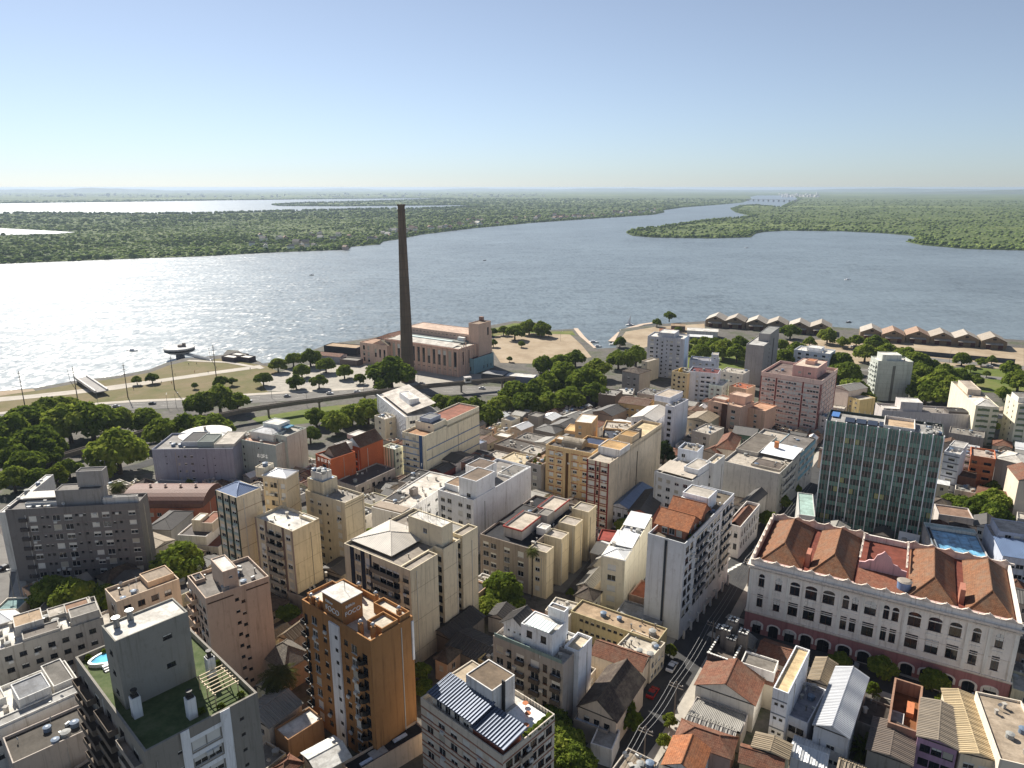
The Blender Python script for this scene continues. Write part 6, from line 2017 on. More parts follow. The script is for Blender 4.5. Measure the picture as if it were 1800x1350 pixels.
# scrolled crests along the parapet
cm = MB()
prof = [(-2.0, 0), (-2.0, .3), (-1.1, .34), (-.75, .55), (-.4, .8), (.4, .8), (.75, .55), (1.1, .34), (2.0, .3), (2.0, 0)]
cm.poly([(x, -.2, z) for x, z in prof]); cm.poly([(x, .25, z) for x, z in prof[::-1]])
for (x0, z0), (x1, z1) in zip(prof, prof[1:]):
    cm.poly([(x0, -.2, z0), (x0, .25, z0), (x1, .25, z1), (x1, -.2, z1)])
cm.cyl(0, .02, .75, 1.1, .3, .14, 8)
crest = cm.mesh('crest', [wall_mat((206, 190, 174))])
for k in range(14):
    put('crest', crest, b.root, ((.035 + .0715 * k) * SW, .25, SH))
for k in range(8):
    put('crest', crest, b.root, (.25, (.06 + .125 * k) * SD, SH), math.pi / 2)
for k in range(6):
    put('crest', crest, b.root, ((.05 + .07 * k) * SW, SD - .3, SH)); put('crest', crest, b.root, ((.63 + .07 * k) * SW, SD - .3, SH))
for k in range(4):
    put('crest', crest, b.root, (.42 * SW, (.55 + .13 * k) * SD, SH), math.pi / 2); put('crest', crest, b.root, (.605 * SW, (.55 + .13 * k) * SD, SH), math.pi / 2)
TS = tile_mat((150, 98, 64), .6)
for u0, u1 in ((.025, .205), (.235, .41), (.615, .79), (.82, .985)):
    b.hip(u0, .09, u1, .95, -1.2, 4.2, TS, ov=0)
    b.slab(u0 - .004, .07, u1 + .004, .09, -1.6, -.6, (196, 158, 148), 'gutter_wall')
for u in (.212, .797):
    b.slab(u, .2, u + .018, .32, -1.6, 2.2, (176, 110, 84), 'roof_dormer')
b.shed(.42, .05, .605, .36, -1.3, -.9, tile_mat((150, 88, 62), .4), ov=0)
m_ = MB()
pp = [(0, 0), (0, 2.2), (.12, 2.4), (.2, 3.2), (.3, 3.4), (.36, 5.0), (.44, 5.6), (.5, 6.4), (.56, 5.6), (.64, 5.0), (.7, 3.4), (.8, 3.2), (.88, 2.4), (1, 2.2), (1, 0)]
ww_ = .185 * SW
m_.poly([(x * ww_, 0, z) for x, z in pp]); m_.poly([(x * ww_, .5, z) for x, z in pp[::-1]])
for (x0, z0), (x1, z1) in zip(pp, pp[1:]):
    m_.poly([(x0 * ww_, 0, z0), (x0 * ww_, .5, z0), (x1 * ww_, .5, z1), (x1 * ww_, 0, z1)])
m_.build('pediment', wall_mat((206, 160, 158)), b.root, (.42 * SW, .37 * SD, SH - 1.4))
m_ = MB(); m_.cyl(0, 0, 0, 2.2, 1.5, 1.6, 18); m_.cyl(0, 0, 2.2, 2.5, 1.75, 1.2, 18, 1)
m_.build('water_tank', [plain((112, 140, 178), .5), plain((150, 140, 128), .7)], b.root, (.6 * SW, .2 * SD, SH - 1.2))

# ------------------------------------------------------------------ small houses, lower right
OCH = (196, 168, 104)
HS = [
    ('olive walled long low house with flat grey roof beside the narrow cream house', (1003, 1074), (1156, 1128), 6.5, 7.5, (170, 156, 112), R_TAN, 'flat', dict(A=[W(2, 12, 1.0, .7, .1, .9, 1.2, 3, 'dglass')], cl=5)),
    ('low cream house with two pale flat roofs by the shaded street', (1083, 1135), (1144, 1158), (1173, 1131), 7, (206, 194, 170), (206, 196, 180), 'flat', dict(A=[W(1, 4, 1, 1.2)], B=[W(2, 4, 1, 1.2)], cl=5)),
    ('row house with weathered red tile roof above the dark gabled house', (1040, 1150), (1128, 1180), 6, 6.5, (206, 190, 166), TILE_R, 'gable', dict(axis='u', rise=1.8)),
    ('dark tiled gable house behind the yellow green street tree', (1017, 1241), (1083, 1269), (1131, 1195), 7, (196, 178, 156), TILE_D, 'gable', dict(axis='v', rise=3.4, A=[W(1, 3, 1.1, 1.4, .1, .9, 1.6, 3, 'dglass')])),
    ('flat white awning roof in front of the dark gabled house', (1008, 1264), (1068, 1286), 4, 4.6, (150, 140, 130), (186, 198, 214), 'flat', {}),
    ('small white garden wall house beside the tall trees', (1038, 1306), (1076, 1318), 6, 4.5, (206, 204, 200), (170, 164, 156), 'flat', {}),
    ('rooftop with white wire racks and pipes at the bottom edge', (1072, 1356), (1130, 1382), (1162, 1342), 8, (176, 164, 148), (150, 136, 118), 'flat', dict(cl=9)),
    ('long dark sheet roofed shed behind the brown tower', (752, 1108), (796, 1128), 13, 5, (120, 112, 104), CORR_DK, 'gable', dict(axis='v', rise=1.4)),
    ('second dark sheet roofed shed beside the long shed', (785, 1135), (850, 1168), 9, 5, (130, 120, 110), CORR_DK, 'gable', dict(axis='u', rise=1.2)),
    ('small dark roofed cottage under the garden trees', (858, 1084), (890, 1092), 6, 4.5, (186, 174, 160), CORR_DK, 'gable', dict(axis='v', rise=1.2)),
    ('small ochre walled lean-to beside the white stepped house', (840, 1158), (864, 1170), 7, 6, OCH, CORR_G, 'flat', dict(cl=2)),
    ('brick shed with blue corrugated roof behind the brown tower', (735, 1085), (762, 1092), 12, 6, (150, 92, 66), CORR_BL, 'gable', dict(axis='v', rise=1.2)),
    ('cream walled house with grey gable below the striped block', (958, 1072), (1000, 1084), 7, 7, (206, 196, 176), R_LT, 'flat', dict(cl=4)),
    ('grey sheet roofed sheds in the narrow yard beside the alley', (1000, 1046), (1040, 1036), 10, 5, (150, 140, 130), CORR_G, 'gable', dict(axis='v', rise=1.2, ang=-30)),
    ('second pair of grey sheet roofs in the narrow yard by the alley', (1022, 1012), (1052, 1004), 9, 5, (150, 140, 130), CORR_G, 'gable', dict(axis='v', rise=1.2, ang=-30)),
    ('small terracotta roofed outhouse beside the tall pale grey block', (1106, 1044), (1132, 1052), 9, 4.5, (190, 150, 120), (166, 100, 70), 'flat', {}),
    ('flat grey parking canopy at the foot of the tall pale grey block', (1082, 1076), (1160, 1100), 7, 4.5, (140, 136, 132), (160, 158, 154), 'flat', {}),
    ('white roofed house with ribbed metal roof beside the red framed block', (1068, 888), (1110, 898), 22, 8, (186, 190, 200), CORR_BL, 'gable', dict(axis='v', rise=1.6, A=[W(2, 3, 1.1, 1.2, .1, .9, 2, 3, 'dglass')])),
    ('grey brick house with dark sheet roof right of the ribbed metal roof', (1104, 900), (1146, 908), 20, 8, (170, 92, 66), CORR_DK, 'gable', dict(axis='v', rise=1.6)),
    ('red car shelter roof below the ribbed metal roof', (1050, 948), (1078, 952), 8, 4, (140, 60, 50), (150, 70, 60), 'flat', {}),
    # across the street, before the institute
    ('white gabled house with striped tile slope on the street corner', (1223, 1204), (1326, 1240), 9.5, 7, (214, 206, 190), TILE_R, 'gable', dict(axis='v', rise=2.8)),
    ('white parapet box house with grey flat roof behind the gabled house', (1302, 1164), (1361, 1183), 5, 9.5, (220, 214, 204), (130, 124, 116), 'flat', dict(A=[W(1, 1, 1.4, 1.2, .3, .7, 3)])),
    ('low red tile roof between the battlements and the cream terrace', (1330, 1154), (1388, 1174), 8, 6, (190, 176, 160), TILE_R, 'gable', dict(axis='u', rise=1.6)),
    ('low tiled annex behind the white gabled house', (1330, 1196), (1360, 1206), 6, 6.5, (206, 192, 166), TILE_R, 'gable', dict(axis='u', rise=1.2)),
    ('tall narrow white house with cream roof terrace behind', (1358, 1211), (1386, 1219), (1428, 1144), 15, (222, 222, 224), (214, 190, 148), 'flat', dict(A=[W(4, 2, .7, .7, .1, .9, 3.2, 3.4, 'dglass'), BAND(3, (120, 124, 130), 2.6, 3.4, .25, .08)])),
    ('brown corrugated roof house behind the grey courtyard', (1421, 1196), (1458, 1208), (1472, 1169), 7.5, (190, 176, 160), CORR_B, 'gable', dict(axis='v', rise=.8)),
    ('grey plaster house with sunken courtyard deck', (1374, 1252), (1420, 1272), (1452, 1212), 7.5, (206, 206, 210), (150, 150, 158), 'flat', dict(A=[W(2, 2, 1.4, 1.2, .3, .9, 2.2, 3, 'dglass')], cl=5)),
    ('grey gabled house with one white sunlit slope', (1431, 1275), (1491, 1298), (1526, 1193), 9.5, (186, 186, 188), ribbed_mat((190, 192, 196), .6, .2), 'gable', dict(axis='v', rise=1.3, A=[W(2, 2, 1.4, 1.2, .4, .95, 3, 3.2, 'mix')])),
    ('upper grey fibre sheet roof below the white gabled house', (1208, 1258), (1302, 1292), 7, 4.6, (170, 160, 150), CORR_G, 'shed', dict(axis='v', rise=.9)),
    ('lower grey fibre sheet roof beside the tiled row', (1204, 1278), (1286, 1308), 5, 4.4, (170, 160, 150), CORR_G, 'gable', dict(axis='u', rise=.9)),
    ('brown tiled row roof above the bright orange roof', (1187, 1300), (1284, 1334), 6, 5, (190, 150, 130), TILE_R, 'hip', dict(rise=1.8)),
    ('bright orange tiled roof inside white parapets at the bottom edge', (1165, 1344), (1230, 1368), 8, 6, (220, 214, 204), TILE_O, 'gable', dict(axis='v', rise=1.8)),
    ('pale corrugated roof beside the brown tiled row', (1322, 1315), (1384, 1336), (1393, 1312), 6.5, (206, 190, 150), CORR_B, 'gable', dict(axis='v', rise=.5)),
    ('long tiled roof at the bottom edge left of the pale corrugated roof', (1300, 1340), (1374, 1362), 5, 5, (200, 170, 120), TILE_R, 'gable', dict(axis='u', rise=1.3)),
    ('white sheet roof at the bottom edge below the grey courtyard house', (1390, 1330), (1450, 1352), 6, 5, (196, 196, 198), CORR_W, 'gable', dict(axis='u', rise=.8)),
    ('dark flat roof left of the roofless brick shell', (1506, 1264), (1555, 1286), (1564, 1240), 6.5, (120, 108, 96), (76, 70, 64), 'flat', dict(cl=2)),
    ('wide dark corrugated roof at the bottom edge', (1524, 1320), (1602, 1347), (1614, 1290), 6, (150, 140, 126), ribbed_mat((120, 108, 98), .42, .35), 'gable', dict(axis='v', rise=.6)),
    ('purple walled house with grey corrugated roof', (1613, 1298), (1683, 1319), (1692, 1252), 8.5, (172, 132, 160), ribbed_mat((150, 138, 122), .42, .4), 'gable', dict(axis='v', rise=.7, A=[W(2, 3, 1.8, 1.4, .08, .95, 1.4, 3.2, 'dmix')])),
    ('long cream corrugated roof house right of the purple house', (1686, 1313), (1750, 1338), (1741, 1231), 8.5, (214, 196, 166), ribbed_mat((196, 176, 140), .42, .4), 'gable', dict(axis='v', rise=.7, ang=-21, A=[W(2, 2, 1.6, 1.2)])),
    ('tall cream gable wall house at the bottom right corner', (1756, 1330), (1850, 1356), 20, 11, (220, 206, 184), (176, 160, 140), 'flat', dict(ang=-21, A=[W(2, 3, 2, 1.6)], cl=3)),
    ('small boxed house with pale deck near the kerb at far right', (1776, 1262), (1840, 1282), 7, 9, (206, 196, 180), (186, 176, 160), 'flat', dict(ang=-21)),
    # low roofs behind the yellow block
    ('small cream box house by the playground trees', (881, 736), (899, 740), 8, 9, (216, 204, 176), R_LT, 'flat', dict(A=[W(2, 1, 1, 1)])),
    ('white roofed cottage right of the cream box house', (897, 752), (916, 757), 10, 7, (200, 176, 150), CORR_W, 'gable', dict(axis='v', rise=1.4, A=[W(1, 2, 1, 1)])),
    ('grey cube house among the low roofs', (928, 729), (946, 733), 7, 9.5, (150, 144, 136), R_GR, 'flat', {}),
    ('pale sheet roofed house beside the grey cube', (946, 735), (970, 740), 10, 7, (160, 150, 140), CORR_W, 'gable', dict(axis='v', rise=1.2)),
    ('dark hip roofed house in the middle of the low roofs', (940, 755), (976, 763), 10, 6.5, (150, 140, 130), CORR_DK, 'hip', dict(rise=1.6)),
    ('long white walled gable house beside the dark hip roof', (966, 748), (1002, 756), 12, 7, (196, 190, 176), CORR_DK, 'gable', dict(axis='v', rise=1.8)),
    ('flat grey deck house left of the dark hip roof', (905, 770), (950, 780), 11, 6.5, (150, 140, 130), R_GR, 'flat', dict(cl=5)),
    ('broad dark roofed house with brown parapet by the white tower', (868, 780), (916, 793), 12, 6.5, (140, 120, 104), (96, 90, 84), 'flat', dict(cl=4)),
    ('pale terrace house behind the white building', (880, 806), (920, 816), 10, 9, (210, 190, 150), (206, 190, 160), 'flat', dict(cl=6)),
    ('white windowed row house before the yellow block', (914, 792), (952, 801), 9, 8.5, (206, 200, 190), R_LT, 'flat', dict(A=[W(2, 4, 1, 1.2)], cl=5)),
    ('pale sheet roof house touching the yellow block', (940, 778), (972, 786), 9, 9, (196, 186, 172), CORR_G, 'gable', dict(axis='v', rise=1.2)),
    ('grey sheet gable below the square, left of a pair', (984, 734), (1008, 740), 12, 6, (170, 160, 150), CORR_G, 'gable', dict(axis='v', rise=1.6)),
    ('grey sheet gable below the square, right of a pair', (1010, 730), (1034, 736), 12, 6, (180, 170, 160), CORR_G, 'gable', dict(axis='v', rise=1.6)),
    ('brown walled gable house below the dark brown old house', (1042, 724), (1076, 732), 15, 8, (140, 120, 104), CORR_DK, 'gable', dict(axis='v', rise=2)),
    ('white skylight roofed workshop beside the tan house', (1070, 748), (1108, 757), 12, 9, (190, 180, 166), CORR_W, 'gable', dict(axis='u', rise=1.5)),
    ('small white kiosk roof near the playground', (868, 764), (892, 769), 6, 5, (190, 170, 140), R_WH, 'flat', {}),
    ('white plaster old house below the blue banded building', (778, 808), (801, 815), 12, 8, (216, 204, 196), CORR_DK, 'gable', dict(axis='u', rise=1.2, A=[W(2, 3, 1, 1.4)])),
    ('brown fronted old house right of the white plaster house', (802, 810), (838, 820), 13, 7.5, (150, 104, 84), R_GR, 'flat', dict(A=[W(2, 4, 1, 1.4)], cl=3)),
    ('maroon walled shed at the foot of the blue banded building', (756, 826), (779, 832), 9, 6, (120, 56, 54), CORR_DK, 'gable', dict(axis='v', rise=1)),
    ('dark roofed low row behind the long low white building', (700, 845), (745, 855), 14, 9, (150, 140, 130), R_DK, 'flat', dict(cl=7)),
    ('white deck house between the long low building and the brick house', (690, 866), (722, 872), 12, 9, (190, 182, 172), R_GR, 'flat', dict(cl=4)),
    ('long blue sheet roof beside the blue banded building', (760, 800), (778, 806), 30, 5, (150, 150, 156), ribbed_mat((120, 132, 156), .5, .3), 'shed', dict(axis='v', rise=.8)),
    ('low dark roofed yard building between the cream towers', (565, 1000), (600, 1012), 14, 7, (150, 140, 128), CORR_DK, 'gable', dict(axis='v', rise=1.2)),
    ('low dark garages between the tan tower and striped block', (505, 1040), (545, 1054), 14, 6, (140, 126, 110), R_DK, 'flat', dict(cl=4)),
    ('pale lean-to roofs beside the green banded tower base', (430, 1010), (470, 1022), 10, 6, (170, 160, 146), CORR_G, 'gable', dict(axis='v', rise=1)),
    ('grey low shop row along the left street', (60, 1078), (150, 1072), 7, 4, (150, 144, 136), R_GR, 'flat', dict(cl=3)),
    ('small white gatehouse with teal roof at the left edge', (-10, 1072), (32, 1070), 6, 4, (206, 196, 180), (120, 150, 150), 'flat', {}),
    ('low tiled roofs between the pink tower and the long blank block', (1440, 792), (1462, 800), 14, 8, (180, 150, 130), TILE_R, 'gable', dict(axis='v', rise=1.6)),
    ('pale house behind the glass tower by the wood', (1440, 730), (1466, 737), 14, 12, (206, 196, 184), R_LT, 'flat', dict(cl=4, A=[W(3, 2, 1, 1)])),
    ('grey roofed workshop in the yard behind the orange house', (1668, 760), (1730, 770), 12, 8, (150, 142, 134), R_GR, 'flat', dict(cl=5)),
    ('tile roofed sheds in the yard below the orange house', (1716, 868), (1770, 880), 9, 6, (170, 130, 110), TILE_R, 'gable', dict(axis='u', rise=1.4)),
]
for lb, L, R_, D, h, wl_, rm, kd, kw in HS:
    house(lb, L, R_, D, h, wl_, rm, kd, **kw)
# roofless brick shell
b = Bld('roofless brick shell with rust brown interior before the institute', (1560, 1273), (1615, 1288), (1629, 1208), 8, 'ruin', 'house')
b.box(0, 0, 1, 1, 0, b.h, (150, 112, 88), (128, 84, 52), par=3.2, pt=.4)
b.ph(.05, .03, .5, .45, 1.2, (196, 190, 184), (176, 172, 168), z=-3.2); b.slab(.55, .5, .8, .75, -3.2, -2.0, (190, 110, 60), 'brick_pile')
# battlemented folly
b = Bld('dark house with white tipped battlements and small turrets on the corner', (1243, 1152), (1288, 1168), 10, 8.5, 'castle_house', 'house')
DKS = (88, 82, 78)
b.box(0, 0, 1, 1, 0, b.h, DKS, (110, 100, 92), par=1.0, A=[W(1, 3, 1.0, 1.6, .1, .9, 2, 3, 'dglass')])
mer = MB(); mer.box(-.28, -.2, 0, .28, .2, .6); mer.box(-.3, -.22, .6, .3, .22, .8, 1)
mme = mer.mesh('merlon', [wall_mat(DKS), plain((226, 224, 216))])
for k in range(9):
    put('merlon', mme, b.root, ((.03 + .118 * k) * b.W, .2, b.h)); put('merlon', mme, b.root, ((.03 + .118 * k) * b.W, b.D - .2, b.h))
    put('merlon', mme, b.root, (.2, (.05 + .11 * k) * b.D, b.h), math.pi / 2); put('merlon', mme, b.root, (b.W - .2, (.05 + .11 * k) * b.D, b.h), math.pi / 2)
for u, v, hh in ((.5, .92, 6.2), (.35, .7, 4.6), (.62, .62, 3.2), (.98, .8, 4.6), (.05, .9, 3.0)):
    m_ = MB(); m_.box(-1.0, -1.0, 0, 1.0, 1.0, hh)
    t_ = m_.build('turret', wall_mat((112, 104, 96)), b.root, (u * b.W, v * b.D, b.h - 1))
    for k in range(3):
        for x, y in ((-.8 + .8 * k, -.85), (-.8 + .8 * k, .85), (-.85, -.8 + .8 * k), (.85, -.8 + .8 * k)):
            put('merlon', mme, t_, (x, y, hh), 0, (.8, .8, .8))

# ------------------------------------------------------------------ power station and chimney
PKS = (206, 170, 146)
b = Bld('old pink brick power station hall with tall windows and end tower', (680, 594), (806, 613.5), (863, 594), 20, 'power_station')
PW_, PD_ = b.W, b.D
tallw = [W(1, 14, 2.2, 10.5, .02, .99, 2.6, 1, 'dmix'), W(1, 14, 1.5, 1.6, .02, .99, 15.6, 1, 'dglass')]
b.box(0, 0, 1, .52, 0, b.h, PKS, (206, 200, 188), A=tallw, par=.5, B=[W(1, 3, 1.6, 9, .1, .95, 3, 1, 'dmix')])
b.box(.02, .52, .98, 1.0, 0, b.h + 5.5, PKS, (206, 180, 160), A=[W(1, 16, 1.6, 1.6, .03, .9, 2.0, 1, 'dglass')], par=.3, B=[])
b.shed(.06, .05, .9, .26, -.3, .9, roof_mat((206, 200, 190))); b.slab(.08, .27, .78, .33, -.5, 1.6, ribbed_mat((190, 206, 204), 1.2, .2), 'roof_light'); b.slab(.06, .34, .9, .5, -.5, 1.0, (118, 122, 118), 'roof_deck')
b.slab(.78, .44, .86, .5, 1.0, 3.4, (226, 224, 216), 'roof_hut')
b.box(.9, .5, 1.03, .86, 0, b.h + 14, PKS, (150, 130, 110), par=.6, B=[W(1, 1, 2.0, 5.5, .6, .9, 4, 1, 'dglass')], A=[])
b.slab(.9, .8, .94, .86, 14, 16.5, (140, 110, 96), 'chimney_pot')
for k in range(9):
    m_ = MB(); m_.box(0, -.35, 0, .35, .35, b.h + (k if k < 4 else 0)); m_.build('buttress', wall_mat((222, 178, 150)), b.root, (PW_ + (.98 if False else 0), (.03 + .055 * k) * PD_, 0))
for k in range(15):
    m_ = MB(); m_.box(-.35, -.4, 0, .35, 0, b.h - 1); m_.build('pilaster', wall_mat((222, 178, 150)), b.root, ((.02 + .0693 * k) * PW_ + .01, 0, 0))
m_ = MB(); m_.box(-.5, -.5, 0, PW_ + .5, 0, .6); m_.build('cornice', wall_mat((196, 150, 126)), b.root, (0, 0, b.h - 1))
bb = bld('lower pink wing of the power station with arched windows', (632, 601), (680, 608), 34, 16, PKS, (176, 140, 116), A=[W(3, 2, 1.8, 3.0, .06, .4, 2.2, 4.4, 'dmix'), W(1, 3, 1.7, 6, .5, .98, 3.4, 1, 'dmix')], C=[W(3, 4, 1.8, 2.4, .1, .9, 2.2, 4.4, 'dmix')], par=.4, name='power_station_wing', ang=-32)
bb.gable(.45, .05, 1, .5, -.2, 3.2, 'v', CORR_B, PKS); bb.gable(.0, .5, .9, 1.0, -.2, 4.4, 'v', TILE_R, PKS)
bb = bld('teal annex with dark flat roof at the end of the power station', (816, 627), (833, 631), (864, 619), 11, (128, 166, 172), (92, 60, 58), A=[W(1, 1, 5, 3, .1, .9, 6, 1, 'dglass')], B=[W(1, 3, 1, 2, .4, .95, 7, 1, 'dglass')], par=.3, name='annex')
bb = bld('low white roofed shed right of the power station', (888, 660), (938, 664), 9, 4.5, (120, 128, 150), R_WH, par=.2, name='shed', cat='shed')
bb = bld('dark canopy shelter beside the teal annex', (846, 656), (884, 660), 12, 5, (90, 90, 92), (150, 150, 150), par=.2, name='shelter', cat='shelter')
p = atg(717.5, 671)
b = empty('chimney_stack', (p.x, p.y, p.z - .2))
tag(b, 'very tall dark concrete chimney beside the power station', 'chimney')
m_ = MB()
n, Hc = 28, 116.0
segs = 30
for j in range(segs):
    z0, z1 = Hc * j / segs, Hc * (j + 1) / segs
    rr = lambda z: 4.75 - 2.55 * (z / Hc) ** .85
    for k in range(n):
        a0, a1 = 6.28318 * k / n, 6.28318 * (k + 1) / n
        m_.poly([(rr(z0) * math.cos(a0), rr(z0) * math.sin(a0), z0), (rr(z0) * math.cos(a1), rr(z0) * math.sin(a1), z0), (rr(z1) * math.cos(a1), rr(z1) * math.sin(a1), z1), (rr(z1) * math.cos(a0), rr(z1) * math.sin(a0), z1)])


def stack_mat():
    m, nt, b_ = nmat('stack_concrete')
    c = lin((112, 96, 80))
    st = noise(nt, coords(nt, 'object', (1.6, 1.6, .03)), 1.0, 5, .7)
    bl = noise(nt, coords(nt, 'object', (.12, .12, .09)), 1.0, 4)
    c1 = mixc(nt, ramp(nt, st, [(.35, (0, 0, 0)), (.65, (1, 1, 1))]), mulc(c, .5), mulc(c, 1.2))
    c2 = mixc(nt, ramp(nt, bl, [(.35, (0, 0, 0)), (.7, (1, 1, 1))]), c1, mulc(c, .62))
    nt.links.new(c2, b_.inputs['Base Color'])
    b_.inputs['Roughness'].default_value = .95
    return m


STK = stack_mat()
m_.build('shaft', STK, b, smooth=True)
m_ = MB()
for z0, z1, o in ((Hc - 4, Hc - 3.4, .3), (Hc - 1.0, Hc, .35)):
    m_.cyl(0, 0, z0, z1, 2.35 + o, 2.3 + o, 28)
m_.build('rim', wall_mat((96, 84, 72)), b)
for k in range(22):
    z = 4 + 5.1 * k
    r_ = 4.75 - 2.55 * (z / Hc) ** .85
    m_ = MB(); m_.cyl(0, 0, z, z + .22, r_ + .05, r_ + .05, 28, cap=False); m_.build('hoop', wall_mat((84, 72, 62)), b)
m_ = MB()
for z in range(0, 110, 1):
    r_ = 4.75 - 2.55 * (z / Hc) ** .85 + .12
    m_.box(r_, -.3, z, r_ + .12, .3, z + .12)
m_.build('ladder', plain((70, 62, 56)), b)

# ------------------------------------------------------------------ quay sheds
SHW = (130, 112, 88)
roofL = [ribbed_mat((176, 166, 152), .5, .35), ribbed_mat((164, 152, 136), .5, .4), ribbed_mat((164, 132, 106), .5, .4)]
pk = [(1264, 549), (1298, 551), (1334.5, 554), (1370, 556), (1407.6, 559), (1445, 561), (1532, 569), (1569, 573), (1611, 574), (1653, 576.5), (1694, 579), (1741, 583)]
SA = rad(-23.9)
for i, (x, y) in enumerate(pk):
    q = at(x, y, 14.5)
    grp, k, nn = ('left', i, 6) if i < 6 else ('right', i - 6, 6)
    r_ = empty('quay_shed', (q.x, q.y, 3.9), SA)
    lab = 'gabled dock warehouse with %s roof, %s quay row, %s' % ('rusty' if i in (7, 8) else 'pale', grp, ordinal(k, nn))
    tag(r_, lab, 'warehouse', 'dock warehouses')
    w2, dp, e, rz = 8.85, 22.0, 6.5, 10.6
    m_ = MB()
    y0, y1 = -dp, 2.0
    for yy in (y0, y1):
        m_.poly([(-w2, yy, 0), (w2, yy, 0), (w2, yy, e), (0, yy, rz), (-w2, yy, e)])
    m_.poly([(-w2, y0, 0), (-w2, y0, e), (-w2, y1, e), (-w2, y1, 0)]); m_.poly([(w2, y0, 0), (w2, y1, 0), (w2, y1, e), (w2, y0, e)])
    m_.build('wall', wall_mat(SHW), r_)
    rt = roofL[2 if i in (7, 8) else i % 2]
    for s_ in (-1, 1):
        m_ = MB(); m_.poly([(0, y0 - .6, rz + .15), (s_ * (w2 + .1), y0 - .6, e + .1), (s_ * (w2 + .1), y1, e + .1), (0, y1, rz + .15)][::s_]); m_.build('roof', rt, r_)
    for xx in (-5.2, 3.2):
        m_ = MB(); m_.box(xx, y0 - .08, 0, xx + 3.2, y0 + .02, 3.8); m_.build('door', plain((84, 46, 40), .7), r_)
    m_ = MB(); m_.poly([(-6, y0 - 3.2, 4.2), (6, y0 - 3.2, 4.2), (6, y0, 5.2), (-6, y0, 5.2)]); m_.poly([(-6, y0, 5.1), (6, y0, 5.1), (6, y0 - 3.2, 4.1), (-6, y0 - 3.2, 4.1)]); m_.build('canopy', roofL[0], r_)
    m_ = MB(); m_.box(-1.2, y0 - .05, 7.4, 1.2, y0 + .02, 8.8); m_.build('louvre', DARK, r_)
b = Bld('dark walled quay fence running before the right dock warehouses', (1500, 607), (1785, 632), .4, 3.2, 'quay_wall', 'wall')
b.body((70, 78, 88), (70, 70, 70), par=0)

# ------------------------------------------------------------------ riverside: saucer pavilion, bridge ramp, jetties, boats
q = at(317, 626, 2)
r_ = empty('saucer_pavilion', (q.x, q.y, -.5)); tag(r_, 'round saucer shaped restaurant standing on a stem over the water', 'pavilion')
m_ = MB(); m_.cyl(0, 0, 0, 5.5, 3.4, 3.0, 20); m_.build('stem', wall_mat((110, 112, 116)), r_)
m_ = MB(); m_.cyl(0, 0, 5.5, 6.6, 8.5, 11.0, 40); m_.cyl(0, 0, 6.6, 9.4, 11.0, 11.3, 40); m_.build('drum', wall_mat((176, 170, 160)), r_)
m_ = MB(); m_.cyl(0, 0, 7.2, 8.6, 11.28, 11.36, 40, cap=False); m_.build('window_band', GL, r_)
m_ = MB(); m_.cyl(0, 0, 9.4, 9.9, 11.7, 11.2, 40); m_.build('roof', roof_mat((206, 206, 204), .2), r_)
m_ = MB(); m_.cyl(.8, 1, 9.9, 11.4, 2.4, 2.2, 14); m_.box(2, 1, 9.9, 4, 3, 12.6); m_.build('roof_plant', wall_mat((120, 110, 104)), r_)
e_ = at(372, 634, 4)
d_ = Vector((e_.x - q.x, e_.y - q.y))
m_ = MB(); m_.box(0, -1.4, 0, d_.length, 1.4, .4); m_.box(0, -1.5, .4, d_.length, -1.4, 1.4); m_.box(0, 1.4, .4, d_.length, 1.5, 1.4)
o = m_.build('gangway', wall_mat((200, 200, 198)), r_, (0, 0, 4.6), math.atan2(d_.y, d_.x))
a_, c_ = atg(144, 671), atg(180, 696)
r_ = empty('footbridge', (a_.x, a_.y, 3.9), math.atan2(c_.y - a_.y, c_.x - a_.x)); tag(r_, 'straight raised footbridge ramp with two white parapets on the riverside grass', 'footbridge')
ln = (c_ - a_).length
m_ = MB(); m_.box(0, -3.4, 2.6, ln, 3.4, 3.1); m_.box(0, -3.0, 0, .6, 3.0, 2.6); m_.box(ln * .6, -3, 0, ln * .6 + .6, 3, 2.6); m_.build('deck', wall_mat((150, 146, 142)), r_)
for s_ in (-1, 1):
    m_ = MB(); m_.box(0, s_ * 3.4 - .5, 2.6, ln, s_ * 3.4 + .5, 4.2); m_.build('parapet', wall_mat((206, 200, 192)), r_)
bld('moored pleasure boat hall with dark hull side and tan deck roof', (578, 604), (626, 612), 12, 6, (46, 48, 54), (176, 150, 120), par=.4, name='jetty_hall', cat='building', ang=-20)
house('red tiled riverside kiosk left of the power station', (560, 620), (598, 628), 9, 5, (150, 150, 160), TILE_R, 'gable', 'u', 1.5, ang=-20)
house('small dark riverside bar with flat roof beside the kiosk', (600, 630), (628, 634), 8, 4.5, (110, 96, 90), R_GR, 'flat', ang=-20)
for i, (x, y, s_) in enumerate(((400, 634, 1), (414, 630, 1.1), (426, 634, .9))):
    house(['left', 'middle', 'right'][i] + ' low white awning of the riverside terrace by the saucer', (x - 11, y - 8), (x + 11, y - 5), 7, 3.5, (90, 80, 80), R_WH, 'flat')


